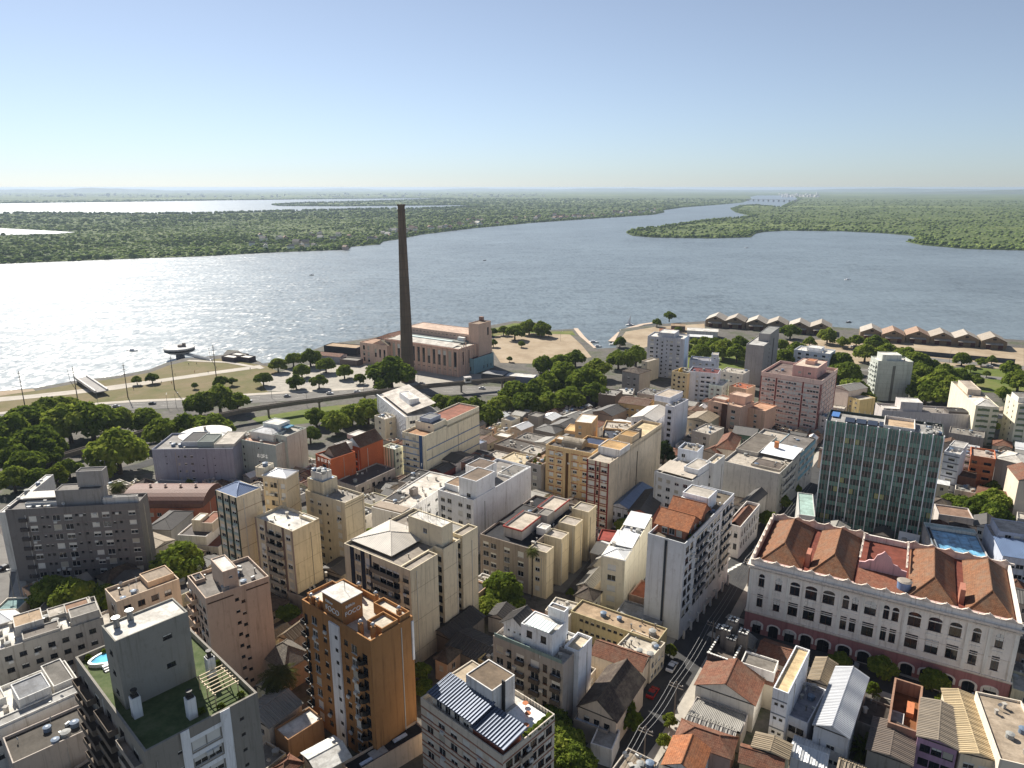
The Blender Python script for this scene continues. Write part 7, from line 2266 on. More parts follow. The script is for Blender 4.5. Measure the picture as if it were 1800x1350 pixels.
def boat(px, py, ln, label, sail=False):
    q = at(px, py, 0)
    r_ = empty('sailing_boat' if sail else 'motor_boat', (q.x, q.y, 0), RND.uniform(-.5, .5)); tag(r_, label, 'boat', 'boats on the river')
    m_ = MB()
    hl = ln / 2
    sec = [(-hl, ln * .13), (-hl * .3, ln * .16), (hl * .4, ln * .13), (hl, .05)]
    for (x0, w0), (x1, w1) in zip(sec, sec[1:]):
        for s_ in (-1, 1):
            m_.poly([(x0, s_ * w0 * .7, -.2), (x1, s_ * w1 * .7, -.2), (x1, s_ * w1, .9), (x0, s_ * w0, .9)][::s_])
        m_.poly([(x0, -w0, .85), (x1, -w1, .85), (x1, w1, .85), (x0, w0, .85)])
    m_.poly([(-hl, -ln * .13, .9), (-hl, -ln * .09, -.2), (-hl, ln * .09, -.2), (-hl, ln * .13, .9)])
    m_.build('hull', plain((222, 222, 220) if sail or ln > 7 else (60, 58, 60), .4), r_)
    m_ = MB(); m_.box(-hl * .4, -ln * .09, .85, hl * .25, ln * .09, 1.9); m_.build('cabin', plain((206, 206, 210), .4), r_)
    if sail:
        m_ = MB(); m_.rod((0, 0, .8), (0, 0, ln * 1.2), .08); m_.build('mast', plain((200, 200, 200)), r_)
        m_ = MB(); m_.poly([(0, .05, 1.6), (-hl * .8, .15, 1.6), (0, .05, ln * 1.1)]); m_.poly([(0, .1, ln * 1.1), (-hl * .8, .2, 1.6), (0, .1, 1.6)]); m_.build('sail', plain((236, 236, 236)), r_)


boat(233, 617, 9, 'dark motor boat on the glittering water left of the saucer')
boat(548, 484, 7, 'tiny dark boat far out on the glittering river')
boat(852, 458, 6, 'tiny craft in mid river right of the chimney')
boat(1313, 436, 10, 'dark boat in open water below the right island')
boat(1490, 492, 9, 'dark boat alone in open water at the right')
boat(1108, 572, 9, 'white sailing boat at the tip of the marina pier', True)
boat(1043, 602, 10, 'white motor boat moored beside the sandy lot jetty')
boat(1050, 610, 8, 'second white motor boat nearer to the sandy lot jetty')
boat(1080, 606, 9, 'low moored boat beside the marina ramp')
boat(1492, 567, 6, 'orange buoy like small boat near the quay warehouses')
# jetties
for pts, wd, lab in (([(1092, 581), (1130, 570), (1160, 566)], 5, 'pale planked marina pier with boats'), ([(1075, 600), (1092, 584)], 6, 'short marina slipway beside the sailing pier'), ([(1012, 577), (1024, 592), (1044, 612)], 4, 'narrow wooden jetty along the sandy lot')):
    wp = [at(x, y, 1.6) for x, y in pts]
    m_ = MB()
    for a, c in zip(wp, wp[1:]):
        t = (c - a).normalized(); nn = Vector((-t.y, t.x)) * wd / 2
        qd = [a + nn, a - nn, c - nn, c + nn]
        m_.poly([(v.x, v.y, 1.7) for v in qd][::-1]); m_.poly([(v.x, v.y, 1.2) for v in qd])
        for i in range(4):
            v, w = qd[i], qd[(i + 1) % 4]
            m_.poly([(v.x, v.y, 1.2), (w.x, w.y, 1.2), (w.x, w.y, 1.7), (v.x, v.y, 1.7)])
        k = int((c - a).length / 6) + 1
        for i in range(k):
            v = a + (c - a) * (i / k); m_.cyl(v.x, v.y, -1, 1.3, .2, .2, 6)
    tag(m_.build('jetty', wall_mat((190, 168, 146)), None), lab, 'jetty')
house('long white club house behind the marina', (1208, 581), (1262, 584), 14, 6, (200, 196, 190), R_WH, 'gable', 'u', 1.2, ang=-16)
house('white sheet roofed boat store beside the grey white tower', (1212, 592), (1252, 594), 10, 5.5, (120, 120, 124), CORR_W, 'gable', 'u', 1.0, ang=-16)
house('dark boat shed with tan roof on the marina spit', (1180, 572), (1204, 574), 9, 5, (100, 90, 84), R_TAN, 'gable', 'u', 1.2, ang=-16)
house('low orange tiled kiosk on the marina spit', (1160, 580), (1184, 583), 8, 4, (190, 150, 110), TILE_O, 'gable', 'u', 1.2, ang=-16)

# ------------------------------------------------------------------ elevated track
tp = [(40, 822), (108, 801), (176, 781), (257, 757), (340, 739), (420, 722), (520, 707), (600, 697), (680, 686), (760, 677), (860, 668), (905, 664)]
TW = [at(x, y, 10.5) for x, y in tp]
r_ = empty('elevated_track', (TW[0].x, TW[0].y, 4)); tag(r_, 'long dark elevated concrete people mover track on pillars along the avenue', 'viaduct')
TR = wall_mat((120, 110, 98))
for a, c in zip(TW, TW[1:]):
    d = c - a
    m_ = MB(); m_.box(0, -1.1, -1.5, d.length, 1.1, 0); m_.box(0, -1.3, 0, d.length, -1.05, .8); m_.box(0, 1.05, 0, d.length, 1.3, .8)
    m_.build('beam', TR, r_, (a.x - TW[0].x, a.y - TW[0].y, 6.5), math.atan2(d.y, d.x))
    k = max(1, int(d.length / 24))
    for i in range(k):
        v = a + d * ((i + .5) / k)
        m_ = MB(); m_.cyl(0, 0, -.5, 5.2, .6, .6, 10); m_.box(-1, -1, 4.6, 1, 1, 5.1); m_.build('pillar', TR, r_, (v.x - TW[0].x, v.y - TW[0].y, 0))
q = at(822, 672, 10.5)
r2 = empty('track_cabin', (q.x, q.y, 10.5), math.atan2(TW[-2].y - TW[-3].y, TW[-2].x - TW[-3].x)); tag(r2, 'small white cabin standing on the elevated track', 'cabin')
m_ = MB(); m_.box(-2, -1.5, .0, 2, 1.5, 3.2); m_.build('wall', wall_mat((214, 206, 196)), r2)
m_ = MB(); m_.box(-2.3, -1.8, 3.2, 2.3, 1.8, 3.6); m_.build('roof', roof_mat((206, 200, 196)), r2)
m_ = MB(); m_.box(-1.4, -1.55, 1.2, 1.4, -1.49, 2.4); m_.build('window', GL, r2)

# ------------------------------------------------------------------ tall park lamp masts, street lamps
MAST = plain((70, 62, 56), .6)
masts = [((33, 660), (44, 715)), ((126, 649), (137, 705)), ((213, 636), (225, 699)), ((293, 624), (307, 685)), ((367, 607), (380, 661)), ((989, 573), (992, 590)), ((1160, 0), (0, 0))][:5]
for i, (t_, b_) in enumerate(masts):
    p = atg(*b_)
    r_ = empty('lamp_mast', (p.x, p.y, p.z), .3); tag(r_, 'tall thin dark lighting mast on the riverside lawn, ' + ORD[i], 'lamp mast', 'riverside lamp masts')
    m_ = MB(); m_.cyl(0, 0, 0, 22, .32, .16, 8); m_.build('pole', MAST, r_)
    m_ = MB()
    for z in (15, 18, 20.5):
        m_.box(-.8, -.15, z, .8, .15, z + .3)
    m_.build('lamp_head', plain((120, 116, 112)), r_)
    if i in (1, 4):
        m_ = MB(); m_.rod((0, 0, 7), (-2.4, 0, 13), .14, 6); m_.rod((-2.4, 0, 13), (-2.8, 0, 20), .12, 6); m_.build('branch_pole', MAST, r_)
lm = MB(); lm.cyl(0, 0, 0, 8.5, .12, .07, 6); lm.rod((0, 0, 8.4), (1.6, 0, 8.9), .05)
LPM = lm.mesh('pole', [plain((120, 120, 118), .4, .4)])
lm = MB(); lm.box(1.3, -.15, 8.8, 2.1, .15, 8.95); LHM = lm.mesh('lamp_head', [plain((206, 206, 204))])
for i, (x, y) in enumerate(sorted([(295, 718), (310, 716), (478, 700), (540, 716), (640, 700), (985, 600), (172, 708), (735, 682)])):
    p = atg(x, y)
    r_ = empty('street_lamp', (p.x, p.y, p.z), RND.uniform(0, 6)); tag(r_, 'slim grey street lamp by the riverside avenue, ' + ordinal(i, 8), 'street lamp', 'avenue street lamps')
    put('pole', LPM, r_); put('lamp_head', LHM, r_)
for i, (x, y, lab) in enumerate(((28, 1066, 'left of two dark street lamp poles on the left corner'), (40, 1060, 'right of two dark street lamp poles on the left corner'), (190, 850, 'grey lamp pole behind the grey slab block'), (1668, 640, 'white lamp pole before the dock warehouses'))):
    p = atg(x, y)
    r_ = empty('street_lamp', (p.x, p.y, p.z), 2.4 + i); tag(r_, lab, 'street lamp')
    put('pole', LPM, r_, None, 0, (1, 1, 1.25)); put('lamp_head', LHM, r_, (0, 0, 2.15))
# power poles and cables down the shaded street
UP = plain((120, 110, 100), .9)
t0 = (MS[3] - MS[1]); t0.z = 0; t0.normalize(); sd = Vector((t0.y, -t0.x, 0))
PP = []
for i, k in enumerate((.35, 1.55, 2.75, 3.9)):
    a = int(k); q = MS[a] + (MS[a + 1] - MS[a]) * (k - a) - sd * (-5.0)
    r_ = empty('power_pole', (q.x, q.y, G(q.x, q.y)), math.atan2(sd.y, sd.x)); tag(r_, 'concrete power pole on the kerb of the shaded street, ' + ['nearest', 'second nearest', 'third nearest', 'farthest'][i], 'power pole', 'street power poles')
    m_ = MB(); m_.cyl(0, 0, 0, 9.5, .18, .12, 8); m_.build('pole', UP, r_)
    m_ = MB(); m_.box(-1.6, -.08, 8.6, 1.6, .08, 8.8); m_.box(-1.6, -.08, 7.9, 1.6, .08, 8.05); m_.build('crossarm', UP, r_)
    m_ = MB()
    for x in (-1.4, -.5, .5, 1.4):
        m_.cyl(x, 0, 8.8, 9.1, .08, .08, 6)
    m_.build('insulator', plain((200, 196, 190)), r_)
    PP.append(Vector((q.x, q.y, G(q.x, q.y) + 9.0)))
far = MS[6] + sd * 5.0; near = MS[0] + sd * 5.0 - t0 * 12
PL = [Vector((near.x, near.y, G(near.x, near.y) + 9))] + PP + [Vector((far.x, far.y, G(far.x, far.y) + 9))]
for i, off in enumerate((-1.4, -.5, .5)):
    m_ = MB()
    for a, c in zip(PL, PL[1:]):
        pr = None
        for k in range(9):
            s_ = k / 8
            v = a + (c - a) * s_ + sd * off + Vector((0, 0, -1.1 * 4 * s_ * (1 - s_)))
            if pr is not None:
                m_.rod(pr, v, .035, 3)
            pr = v
    tag(m_.build('power_cable', plain((150, 150, 150), .5)), 'thin power cable above the shaded street, ' + ['leftmost', 'middle', 'rightmost'][i] + ' of three', 'cable', 'street power cables')

# ------------------------------------------------------------------ cars
def car_parts(col, van=False):
    hl, hw = 2.15, .88
    bd = MB()
    prof = [(-2.15, .35), (-2.15, .85), (-1.9, 1.0), (-1.2, 1.05), (.75, .98), (1.75, .86), (2.12, .7), (2.15, .35)]
    for s_ in (-1, 1):
        bd.poly([(x, s_ * hw, z) for x, z in (prof if s_ == 1 else prof[::-1])][::-1])
    for (x0, z0), (x1, z1) in zip(prof, prof[1:]):
        bd.poly([(x0, -hw, z0), (x1, -hw, z1), (x1, hw, z1), (x0, hw, z0)][::-1])
    roof = [(-1.55, 1.04), (-1.15, 1.46), (.1, 1.5), (.95, .98)]
    rw = hw * .82
    bd.poly([(-1.15, -rw, 1.46), (.1, -rw, 1.5), (.1, rw, 1.5), (-1.15, rw, 1.46)])
    gl = MB()
    gl.poly([(-1.75, -hw * .95, 1.02), (-1.15, -rw, 1.455), (-1.15, rw, 1.455), (-1.75, hw * .95, 1.02)][::-1])
    gl.poly([(.1, -rw, 1.495), (1.0, -hw * .95, .98), (1.0, hw * .95, .98), (.1, rw, 1.495)][::-1])
    for s_ in (-1, 1):
        gl.poly([(-1.75, s_ * hw * .96, 1.02), (1.0, s_ * hw * .96, .97), (.1, s_ * rw, 1.495), (-1.15, s_ * rw, 1.455)][::-s_])
    wh = MB()
    n = 12
    for s_ in (-.09, .09):
        ring = [(.31 * math.cos(6.2832 * k / n), s_, .31 + .31 * math.sin(6.2832 * k / n)) for k in range(n)]
        wh.poly(ring if s_ < 0 else ring[::-1])
    for k in range(n):
        a0, a1 = 6.2832 * k / n, 6.2832 * (k + 1) / n
        wh.poly([(.31 * math.cos(a0), -.09, .31 + .31 * math.sin(a0)), (.31 * math.cos(a0), .09, .31 + .31 * math.sin(a0)), (.31 * math.cos(a1), .09, .31 + .31 * math.sin(a1)), (.31 * math.cos(a1), -.09, .31 + .31 * math.sin(a1))])
    return bd, gl, wh


_bd, _gl, _wh = car_parts(None)
CGL, CWH = _gl.mesh('glazing', [GL]), _wh.mesh('wheel', [plain((28, 28, 28), .8)])
CB_ = {}


def car(px, py, ang, rgb, label, group='cars in the streets'):
    p = atg(px, py)
    if rgb not in CB_:
        CB_[rgb] = _bd.mesh('body', [plain(rgb, .25)])
    r_ = empty('car', (p.x, p.y, p.z + .16), rad(ang)); tag(r_, label, 'car', group)
    put('body', CB_[rgb], r_); put('glazing', CGL, r_)
    for x in (-1.35, 1.35):
        for y in (-.8, .8):
            put('wheel', CWH, r_, (x, y, 0))


sa = math.degrees(math.atan2(t0.y, t0.x))
ca = math.degrees(math.atan2((CS[2] - CS[1]).y, (CS[2] - CS[1]).x))
CW, CSI, CBK, CRD = (226, 226, 226), (160, 162, 166), (40, 40, 44), (150, 30, 26)
car(1181, 1176, sa, CW, 'white car driving in the shaded street beside the olive house')
car(1147, 1222, sa, CRD, 'red car parked by the yellow green tree in the shaded street')
for i, (x, y) in enumerate(((1326, 968), (1334, 958), (1341, 949), (1348, 940))):
    car(x + 4, y, sa, [CSI, CW, CSI, CBK][i], 'parked car in the row past the old corner house, ' + ['nearest', 'second nearest', 'third nearest', 'farthest'][i])
car(1493, 1170, ca, CSI, 'grey car parked under the trees before the institute')
car(1645, 1213, ca, CW, 'white car parked behind the roofless brick shell')
car(1668, 1222, ca, CSI, 'silver car parked behind the roofless brick shell')
car(1726, 1234, ca, CW, 'white van like car beside the cream corrugated roof')
for i, (x, y) in enumerate(((1797, 1200), (1797, 1180), (1796, 1158))):
    car(x, y, 75, [CW, CSI, CW][i], 'parked car in the side street right of the institute, ' + ['nearest', 'middle', 'farthest'][i])
car(437, 706, 8, CW, 'white car on the avenue right of the tree clump')
car(847, 684, 172, CW, 'white car on the avenue below the power station')
car(628, 690, 8, CW, 'white car on the avenue left of the fig tree', )
car(765, 679, 5, CBK, 'black car on the avenue under the chimney')
car(742, 676, 5, CSI, 'silver car parked at the power station forecourt')
car(128, 758, 12, CSI, 'silver car under the left avenue trees')
car(60, 731, 6, CW, 'white car on the avenue near the left edge')
car(205, 716, 6, CSI, 'silver car on the avenue above the left tree belt')
car(268, 711, 6, CBK, 'black car on the avenue before the lamp masts')
car(505, 698, 6, CSI, 'silver car on the avenue before the brick house belt')
car(580, 693, 6, CW, 'white car on the avenue left of the power station grove')
car(700, 687, 6, CRD, 'red car on the avenue below the fig tree')
car(880, 690, 6, CSI, 'silver car on the avenue at the dense square')
car(1499, 611, -20, CW, 'white car on the quay apron beside the trees')
car(1740, 645, -12, CW, 'white car on the riverside road at the right')
car(1532, 650, -15, CW, 'white car behind the pale green tower block')
car(1748, 643, -12, CBK, 'black car on the riverside road at the right')
car(64, 1066, 60, CW, 'white car in the shaded yard below the grey slab')
car(12, 1000, 60, CBK, 'dark car on the left street corner')

# ------------------------------------------------------------------ palms, banana clump
def frond_mesh(name, nf, ln, droop, mat, seed, up=.5):
    rs = random.Random(seed)
    mb = MB()
    for i in range(nf):
        az = i * 2.39996
        el = up * (1.5 - 2.3 * (i / nf))
        p = Vector((0, 0, 0)); d = Vector((math.cos(az) * math.cos(el), math.sin(az) * math.cos(el), math.sin(el)))
        sdv = Vector((-math.sin(az), math.cos(az), 0))
        seg = 7
        L_ = ln * rs.uniform(.8, 1.1)
        for k in range(seg):
            q = p + d * (L_ / seg)
            w0 = L_ * .14 * math.sin(math.pi * (k + .6) / (seg + .8)); w1 = L_ * .14 * math.sin(math.pi * (k + 1.6) / (seg + .8))
            for s_ in (-1, 1):
                for h in range(2):
                    pa, pb = p + (q - p) * (h / 2), p + (q - p) * (h / 2 + .32)
                    wm = w0 + (w1 - w0) * h / 2
                    tip = sdv * s_ * wm + d * wm * .5 - Vector((0, 0, wm * .45))
                    mb.poly([pa, pb, pb + tip, pa + tip * .96])
            p = q
            d = (d + Vector((0, 0, -droop / seg))).normalized()
    return mb.mesh(name, [mat])


PALML = leaf_mat('palm_leaf', [(0.1, (0.05, 0.06, 0.02)), (0.9, (0.10, 0.11, 0.035))], .25)
DATE = frond_mesh('crown', 60, 5.2, 1.5, PALML, 3)
FAN = frond_mesh('crown', 44, 2.6, 1.7, PALML, 4, .7)
BAN = frond_mesh('leaves', 16, 3.4, 1.4, LEAFY, 6, .9)


def palm(px, py, hz, label, me, sc=1.0, tr=.35):
    p = atg(px, py, hz)
    r_ = empty('palm_tree', (p.x, p.y, p.z)); tag(r_, label, 'palm tree')
    m_ = MB()
    for k in range(12):
        m_.cyl(0, 0, hz * k / 12 - .1, hz * (k + 1) / 12, tr * 1.08, tr * .9, 9)
    m_.build('trunk', BARK, r_); put('crown', me, r_, (0, 0, hz), 0, (sc, sc, sc))


palm(490, 1186, 8.5, 'wide date palm in the court left of the brown tower', DATE, 1.0, .5)
palm(936, 968, 15, 'tall thin fan palm before the tar roofed block', FAN, 1.0, .22)
palm(207, 852, 8, 'date palm beside the reddish vaulted hall', DATE, .8, .4)
p = atg(1530, 1335)
r_ = empty('banana_plant', (p.x, p.y, p.z)); tag(r_, 'bright green banana clump at the bottom edge', 'plant')
for k in range(4):
    put('leaves', BAN, r_, (k * 1.3 - 2, (k % 2) * 1.2, 2.2), k, (1, 1, 1))
m_ = MB()
for k in range(4):
    m_.cyl(k * 1.3 - 2, (k % 2) * 1.2, 0, 2.3, .16, .12, 7)
m_.build('stem', BARK, r_)

# ------------------------------------------------------------------ far side of the river: houses, bridge, distant town
hm_w = [wall_mat(c) for c in ((214, 206, 194), (196, 176, 156), (176, 150, 132), (206, 206, 210))]
hm_r = [roof_mat(c) for c in ((150, 112, 92), (190, 186, 178), (130, 124, 118), (160, 136, 116))]
FWM, FRM = [], []
m_ = MB(); m_.box(-5, -3.5, 0, 5, 3.5, 3.6)
FWM = [m_.mesh('wall', [w]) for w in hm_w]
m_ = MB()
m_.poly([(-5.4, -4, 3.5), (5.4, -4, 3.5), (5.4, 0, 5.6), (-5.4, 0, 5.6)]); m_.poly([(5.4, 4, 3.5), (-5.4, 4, 3.5), (-5.4, 0, 5.6), (5.4, 0, 5.6)])
m_.poly([(-5.3, -4, 3.5), (-5.3, 0, 5.6), (-5.3, 4, 3.5)]); m_.poly([(5.3, 4, 3.5), (5.3, 0, 5.6), (5.3, -4, 3.5)])
FRM = [m_.mesh('roof', [w]) for w in hm_r]
rs = random.Random(5)
spots = []
for k in range(120):
    x = rs.choice([rs.uniform(440, 620), rs.uniform(640, 850), rs.uniform(800, 1160), rs.uniform(960, 1150)])
    ysh = np.interp(x, [q[0] for q in shore1], [q[1] for q in shore1])
    y = ysh - rs.uniform(1.5, 15 if x < 900 else 9)
    if x < 620:
        y = rs.uniform(413, 440)
    spots.append((x, y))
for x, y in spots:
    q = at(x, y, 1.0)
    r_ = empty('island_house', (q.x, q.y, 1.0), rs.uniform(0, 3.1)); ri, s_ = rs.randrange(4), rs.uniform(.9, 1.7)
    seg = 'left of the chimney' if x < 690 else 'just right of the chimney' if x < 850 else 'midway to the river bend' if x < 1010 else 'near the river bend'
    tag(r_, 'small house with %s roof on the far wooded shore %s' % (('brown', 'pale', 'grey', 'tan')[ri], seg), 'house', 'houses on the far shore ' + seg)
    put('wall', rs.choice(FWM), r_, None, 0, (s_, s_, s_ * 1.5)); put('roof', FRM[ri], r_, None, 0, (s_, s_, s_ * 1.5))
m_ = MB()
for k in range(420):
    x = rs.choice([rs.uniform(560, 960), rs.uniform(-50, 560), rs.uniform(1370, 1440)])
    q = at(x, rs.uniform(341, 347), 1)
    w, h_ = rs.uniform(14, 45), rs.uniform(6, 16) if rs.random() < .9 else rs.uniform(20, 38)
    m_.box(q.x - w / 2, q.y - w / 2, 0, q.x + w / 2, q.y + w / 2, h_)
tag(m_.build('far_town', wall_mat((196, 190, 184))), 'pale blocks of a distant town beyond the far lake', 'town', kind='stuff')
a_, c_ = at(1312, 352, 8), at(1402, 354, 8)
d = c_ - a_
r_ = empty('river_bridge', (a_.x, a_.y, 0), math.atan2(d.y, d.x)); tag(r_, 'long low grey road bridge far up the river', 'bridge')
m_ = MB(); m_.box(0, -8, 17, d.length, 8, 21); m_.build('deck', wall_mat((150, 150, 152)), r_)
for k in range(10):
    m_ = MB(); m_.box(-4, -7, -1, 4, 7, 17); m_.build('pier', wall_mat((150, 150, 152)), r_, (d.length * (k + .5) / 10, 0, 0))

# ------------------------------------------------------------------ people in the riverside park
def person_mesh():
    J = [(0, 0, .95), (0, 0, 1.2), (0, 0, 1.45), (0, 0, 1.56), (0, 0, 1.68), (.1, 0, .9), (.12, .02, .48), (.12, .0, .06), (.13, -.12, .03), (-.1, 0, .9), (-.12, .02, .48), (-.12, .0, .06), (-.13, -.12, .03),
         (.2, 0, 1.42), (.26, .02, 1.14), (.27, -.06, .88), (-.2, 0, 1.42), (-.26, .02, 1.14), (-.27, -.06, .88)]
    E = [(0, 1), (1, 2), (2, 3), (3, 4), (0, 5), (5, 6), (6, 7), (7, 8), (0, 9), (9, 10), (10, 11), (11, 12), (2, 13), (13, 14), (14, 15), (2, 16), (16, 17), (17, 18)]
    R_ = [.14, .14, .15, .06, .11, .09, .06, .045, .04, .09, .06, .045, .04, .07, .05, .04, .07, .05, .04]
    me = bpy.data.meshes.new('person')
    me.from_pydata(J, E, [])
    o = bpy.data.objects.new('person', me)
    COL.objects.link(o)
    o.modifiers.new('s', 'SKIN'); o.modifiers.new('d', 'SUBSURF').levels = 1
    for v, r in zip(me.skin_vertices[0].data, R_):
        v.radius = (r, r)
    me.skin_vertices[0].data[0].use_root = True
    dg = bpy.context.evaluated_depsgraph_get()
    r = bpy.data.meshes.new_from_object(o.evaluated_get(dg))
    bpy.data.objects.remove(o)
    return r


PM_ = person_mesh()
PM_.materials.clear()
PM_.materials.append(plain((60, 50, 60), .8))
PM2 = PM_.copy(); PM2.materials.clear(); PM2.materials.append(plain((150, 60, 50), .8))
for i, (x, y) in enumerate(sorted([(284, 674), (308, 660), (332, 642), (342, 655), (346, 641), (366, 656), (302, 675), (381, 648), (440, 650), (235, 686), (248, 680)])):
    q = atg(x, y)
    o = put('person', PM_ if i % 3 else PM2, None, (q.x, q.y, q.z + .05), i * 1.3)
    tag(o, 'person in dark clothes standing on the riverside lawn, ' + ordinal(i, 11), 'person', 'people on the riverside lawn') if i % 3 else tag(o, 'person in a red top standing on the riverside lawn, ' + ordinal(i, 11), 'person', 'people on the riverside lawn')


# ------------------------------------------------------------------ small back-yard houses that fill the blocks between the larger buildings
def px_of(x, y, z):
    """survey pixel of a place"""
    d = y * CP - (z - CAMH) * SP
    return (900 + FPX * x / d, 675 - FPX * (y * SP + (z - CAMH) * CP) / d)


CUTS = [' with ', ' beside ', ' behind ', ' before ', ' below ', ' among ', ' at ', ' in ', ' under ', ' cut ', ' right of ', ' left of ', ' between ', ' by ', ' touching ', ' rising ', ' and ', ' of ', ' on ', ' along ', ' above ', ',']


def short(lb):
    for c in CUTS:
        i = lb.find(c)
        if i > 8:
            lb = lb[:i]
    return lb


def rect_hit(cx, cy, an, w, d, m=0.3):
    for ox, oy, a2, W2, D2 in [f[:5] for f in FOOT]:
        # sample points of the new house in the other's frame and the other way round
        c2, s2 = math.cos(a2), math.sin(a2)
        if abs(cx - ox) > 90 or abs(cy - oy) > 90:
            continue
        for i in (-1, -.5, 0, .5, 1):
            for j in (-1, -.5, 0, .5, 1):
                x = cx + math.cos(an) * w / 2 * i - math.sin(an) * d / 2 * j - ox
                y = cy + math.sin(an) * w / 2 * i + math.cos(an) * d / 2 * j - oy
                u, v = x * c2 + y * s2, -x * s2 + y * c2
                if -m < u < W2 + m and -m < v < D2 + m:
                    return True
    return False


def seg_d(x, y, pts):
    best = 1e9
    for a, b in zip(pts, pts[1:]):
        ax, ay, bx, by = a[0], a[1], b[0], b[1]
        L2 = (bx - ax) ** 2 + (by - ay) ** 2
        t = max(0, min(1, ((x - ax) * (bx - ax) + (y - ay) * (by - ay)) / L2))
        best = min(best, math.hypot(x - ax - t * (bx - ax), y - ay - t * (by - ay)))
    return best


def seen(x, y, z, skip=None):
    """is this place in sight over the roofs already built?"""
    for ox, oy, a2, W2, D2, _, zt in FOOT:
        c2, s2 = math.cos(a2), math.sin(a2)
        pu, pv = (x - ox) * c2 + (y - oy) * s2, -(x - ox) * s2 + (y - oy) * c2
        cu, cv = -ox * c2 - oy * s2, ox * s2 - oy * c2
        t0, t1 = 0.0, 1.0
        for a, b_, hi in ((cu, pu, W2), (cv, pv, D2)):
            d_ = b_ - a
            if abs(d_) < 1e-9:
                if a < 0 or a > hi:
                    t0 = 2
                continue
            e0, e1 = sorted(((0 - a) / d_, (hi - a) / d_))
            t0, t1 = max(t0, e0), min(t1, e1)
        if t0 < t1 and t1 < .999 and CAMH + (z - CAMH) * t1 < zt - .3:
            return False
    return True


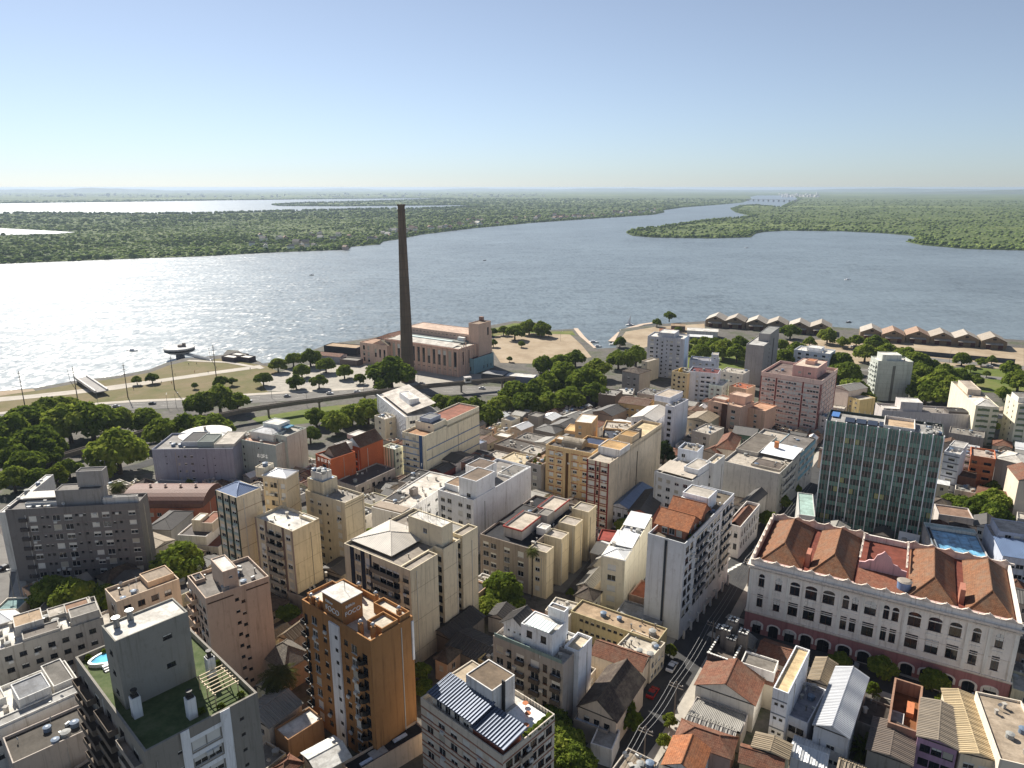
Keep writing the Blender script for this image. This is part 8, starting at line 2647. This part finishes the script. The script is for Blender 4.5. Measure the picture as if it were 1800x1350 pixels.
REG = [(-40, 940), (250, 850), (400, 845), (560, 815), (700, 765), (880, 742), (1040, 702), (1330, 668), (1460, 690), (1540, 735), (1850, 740), (1850, 1400), (-40, 1400)]
REGW = [tuple(atg(x, y))[:2] for x, y in REG]
rs = random.Random(42)
used = set()
streets = [(MS, 8.2), (CS, 8.0), (LS, 8.0), ([atg(x, y) for x, y in mid_st], 3.0)]
fa = rad(-33)
KIND = [('grey fibre sheet', CORR_G, 'gable'), ('dark sheet', CORR_DK, 'gable'), ('brown tiled', TILE_B, 'gable'), ('red tiled', TILE_R, 'hip'), ('pale flat', R_LT, 'flat'), ('grey flat', R_GR, 'flat'),
        ('tan sheet', CORR_B, 'gable'), ('dark flat', R_DK, 'flat'), ('white sheet', CORR_W, 'gable'), ('weathered tile', TILE_D, 'hip')]
nfill = 0
for jj in range(-75, 75):
    for ii in range(-75, 75):
        gx, gy = ii * 7.2 + rs.uniform(-.8, .8), jj * 7.2 + rs.uniform(-.8, .8)
        cx, cy = gx * math.cos(fa) - gy * math.sin(fa), 250 + gx * math.sin(fa) + gy * math.cos(fa)
        w, d = rs.uniform(5.5, 9.0), rs.uniform(6.0, 9.5)
        if cy < 75 or cy > 400:
            continue
        P_ = np.array([[cx, cy]])
        if not inside(P_, REGW)[0]:
            continue
        X, Y = px_of(cx, cy, G(cx, cy) + 4)
        if not (-20 < X < 1820 and Y < 1375):
            continue
        if any(math.hypot(cx - tx, cy - ty) < min(tr * .55, 3.5) + 4 for tx, ty, tr in TREES):
            continue
        if any(seg_d(cx, cy, s_) < m_ + max(w, d) / 2 - 4 for s_, m_ in streets):
            continue
        if rect_hit(cx, cy, fa, w, d):
            w, d = w * .6, d * .6
            if rect_hit(cx, cy, fa, w, d):
                continue
        hh = rs.uniform(3.2, 6.0)
        zt = G(cx, cy) + hh
        vis = sum(seen(cx + dx * w * .4, cy + dy * d * .4, zt) for dx, dy in ((0, 0), (-1, -1), (1, -1), (1, 1), (-1, 1)))
        if vis < 2:
            continue
        best = min([f for f in FOOT if f[5] != ' low house'], key=lambda f: math.hypot(f[0] + (math.cos(f[2]) * f[3] - math.sin(f[2]) * f[4]) / 2 - cx, f[1] + (math.sin(f[2]) * f[3] + math.cos(f[2]) * f[4]) / 2 - cy))
        bx = best[0] + (math.cos(best[2]) * best[3] - math.sin(best[2]) * best[4]) / 2
        by = best[1] + (math.sin(best[2]) * best[3] + math.cos(best[2]) * best[4]) / 2
        X2, Y2 = px_of(bx, by, G(bx, by) + 4)
        rel = ('right of' if X > X2 else 'left of') if abs(X - X2) > 1.3 * abs(Y - Y2) else ('in front of' if Y > Y2 else 'behind')
        lb = None
        for t in range(6):
            nm, mt, kd = rs.choice(KIND)
            cand = 'low house with %s roof %s the %s' % (nm, rel, short(best[5]))
            if cand not in used and len(cand.split()) <= 16:
                lb = cand
                break
        if lb is None or ' low house' in lb:
            continue
        used.add(lb)
        wl_ = rs.choice([(206, 196, 180), (190, 176, 156), (176, 168, 158), (214, 210, 204), (186, 150, 120), (196, 186, 150), (160, 150, 142)])
        z0 = G(cx, cy) - .4
        b = Bld.__new__(Bld)
        b.W, b.D, b.h, b.ang = w, d, hh + .4, fa
        b.root = empty('house', (cx - math.cos(fa) * w / 2 + math.sin(fa) * d / 2, cy - math.sin(fa) * w / 2 - math.cos(fa) * d / 2, z0), fa)
        tag(b.root, lb, 'house')
        b.rng = random.Random(nfill)
        b.dist = math.hypot(cx, cy)
        b.near = False
        fw = [W(1, max(1, int(w / 3)), 1.0, 1.2, .05, .95, 1.4, 3, 'mix')]
        if kd == 'flat':
            b.body(wl_, mt, A=fw, B=fw, par=.5)
            b.clutter(3, z=-.5)
        else:
            b.box(0, 0, 1, 1, 0, b.h, wl_, (90, 86, 80), A=fw, B=fw, par=0)
            if kd == 'gable':
                b.gable(0, 0, 1, 1, .17, rs.uniform(.9, 1.7), rs.choice('uv'), mt, wl_)
            else:
                b.hip(0, 0, 1, 1, .2, rs.uniform(1.2, 2.0), mt)
        FILL_ = (b.root.location.x, b.root.location.y, fa, w, d, 'low house')
        FOOT.append(FILL_[:5] + (' low house', zt))
        nfill += 1
print('FILL', nfill)
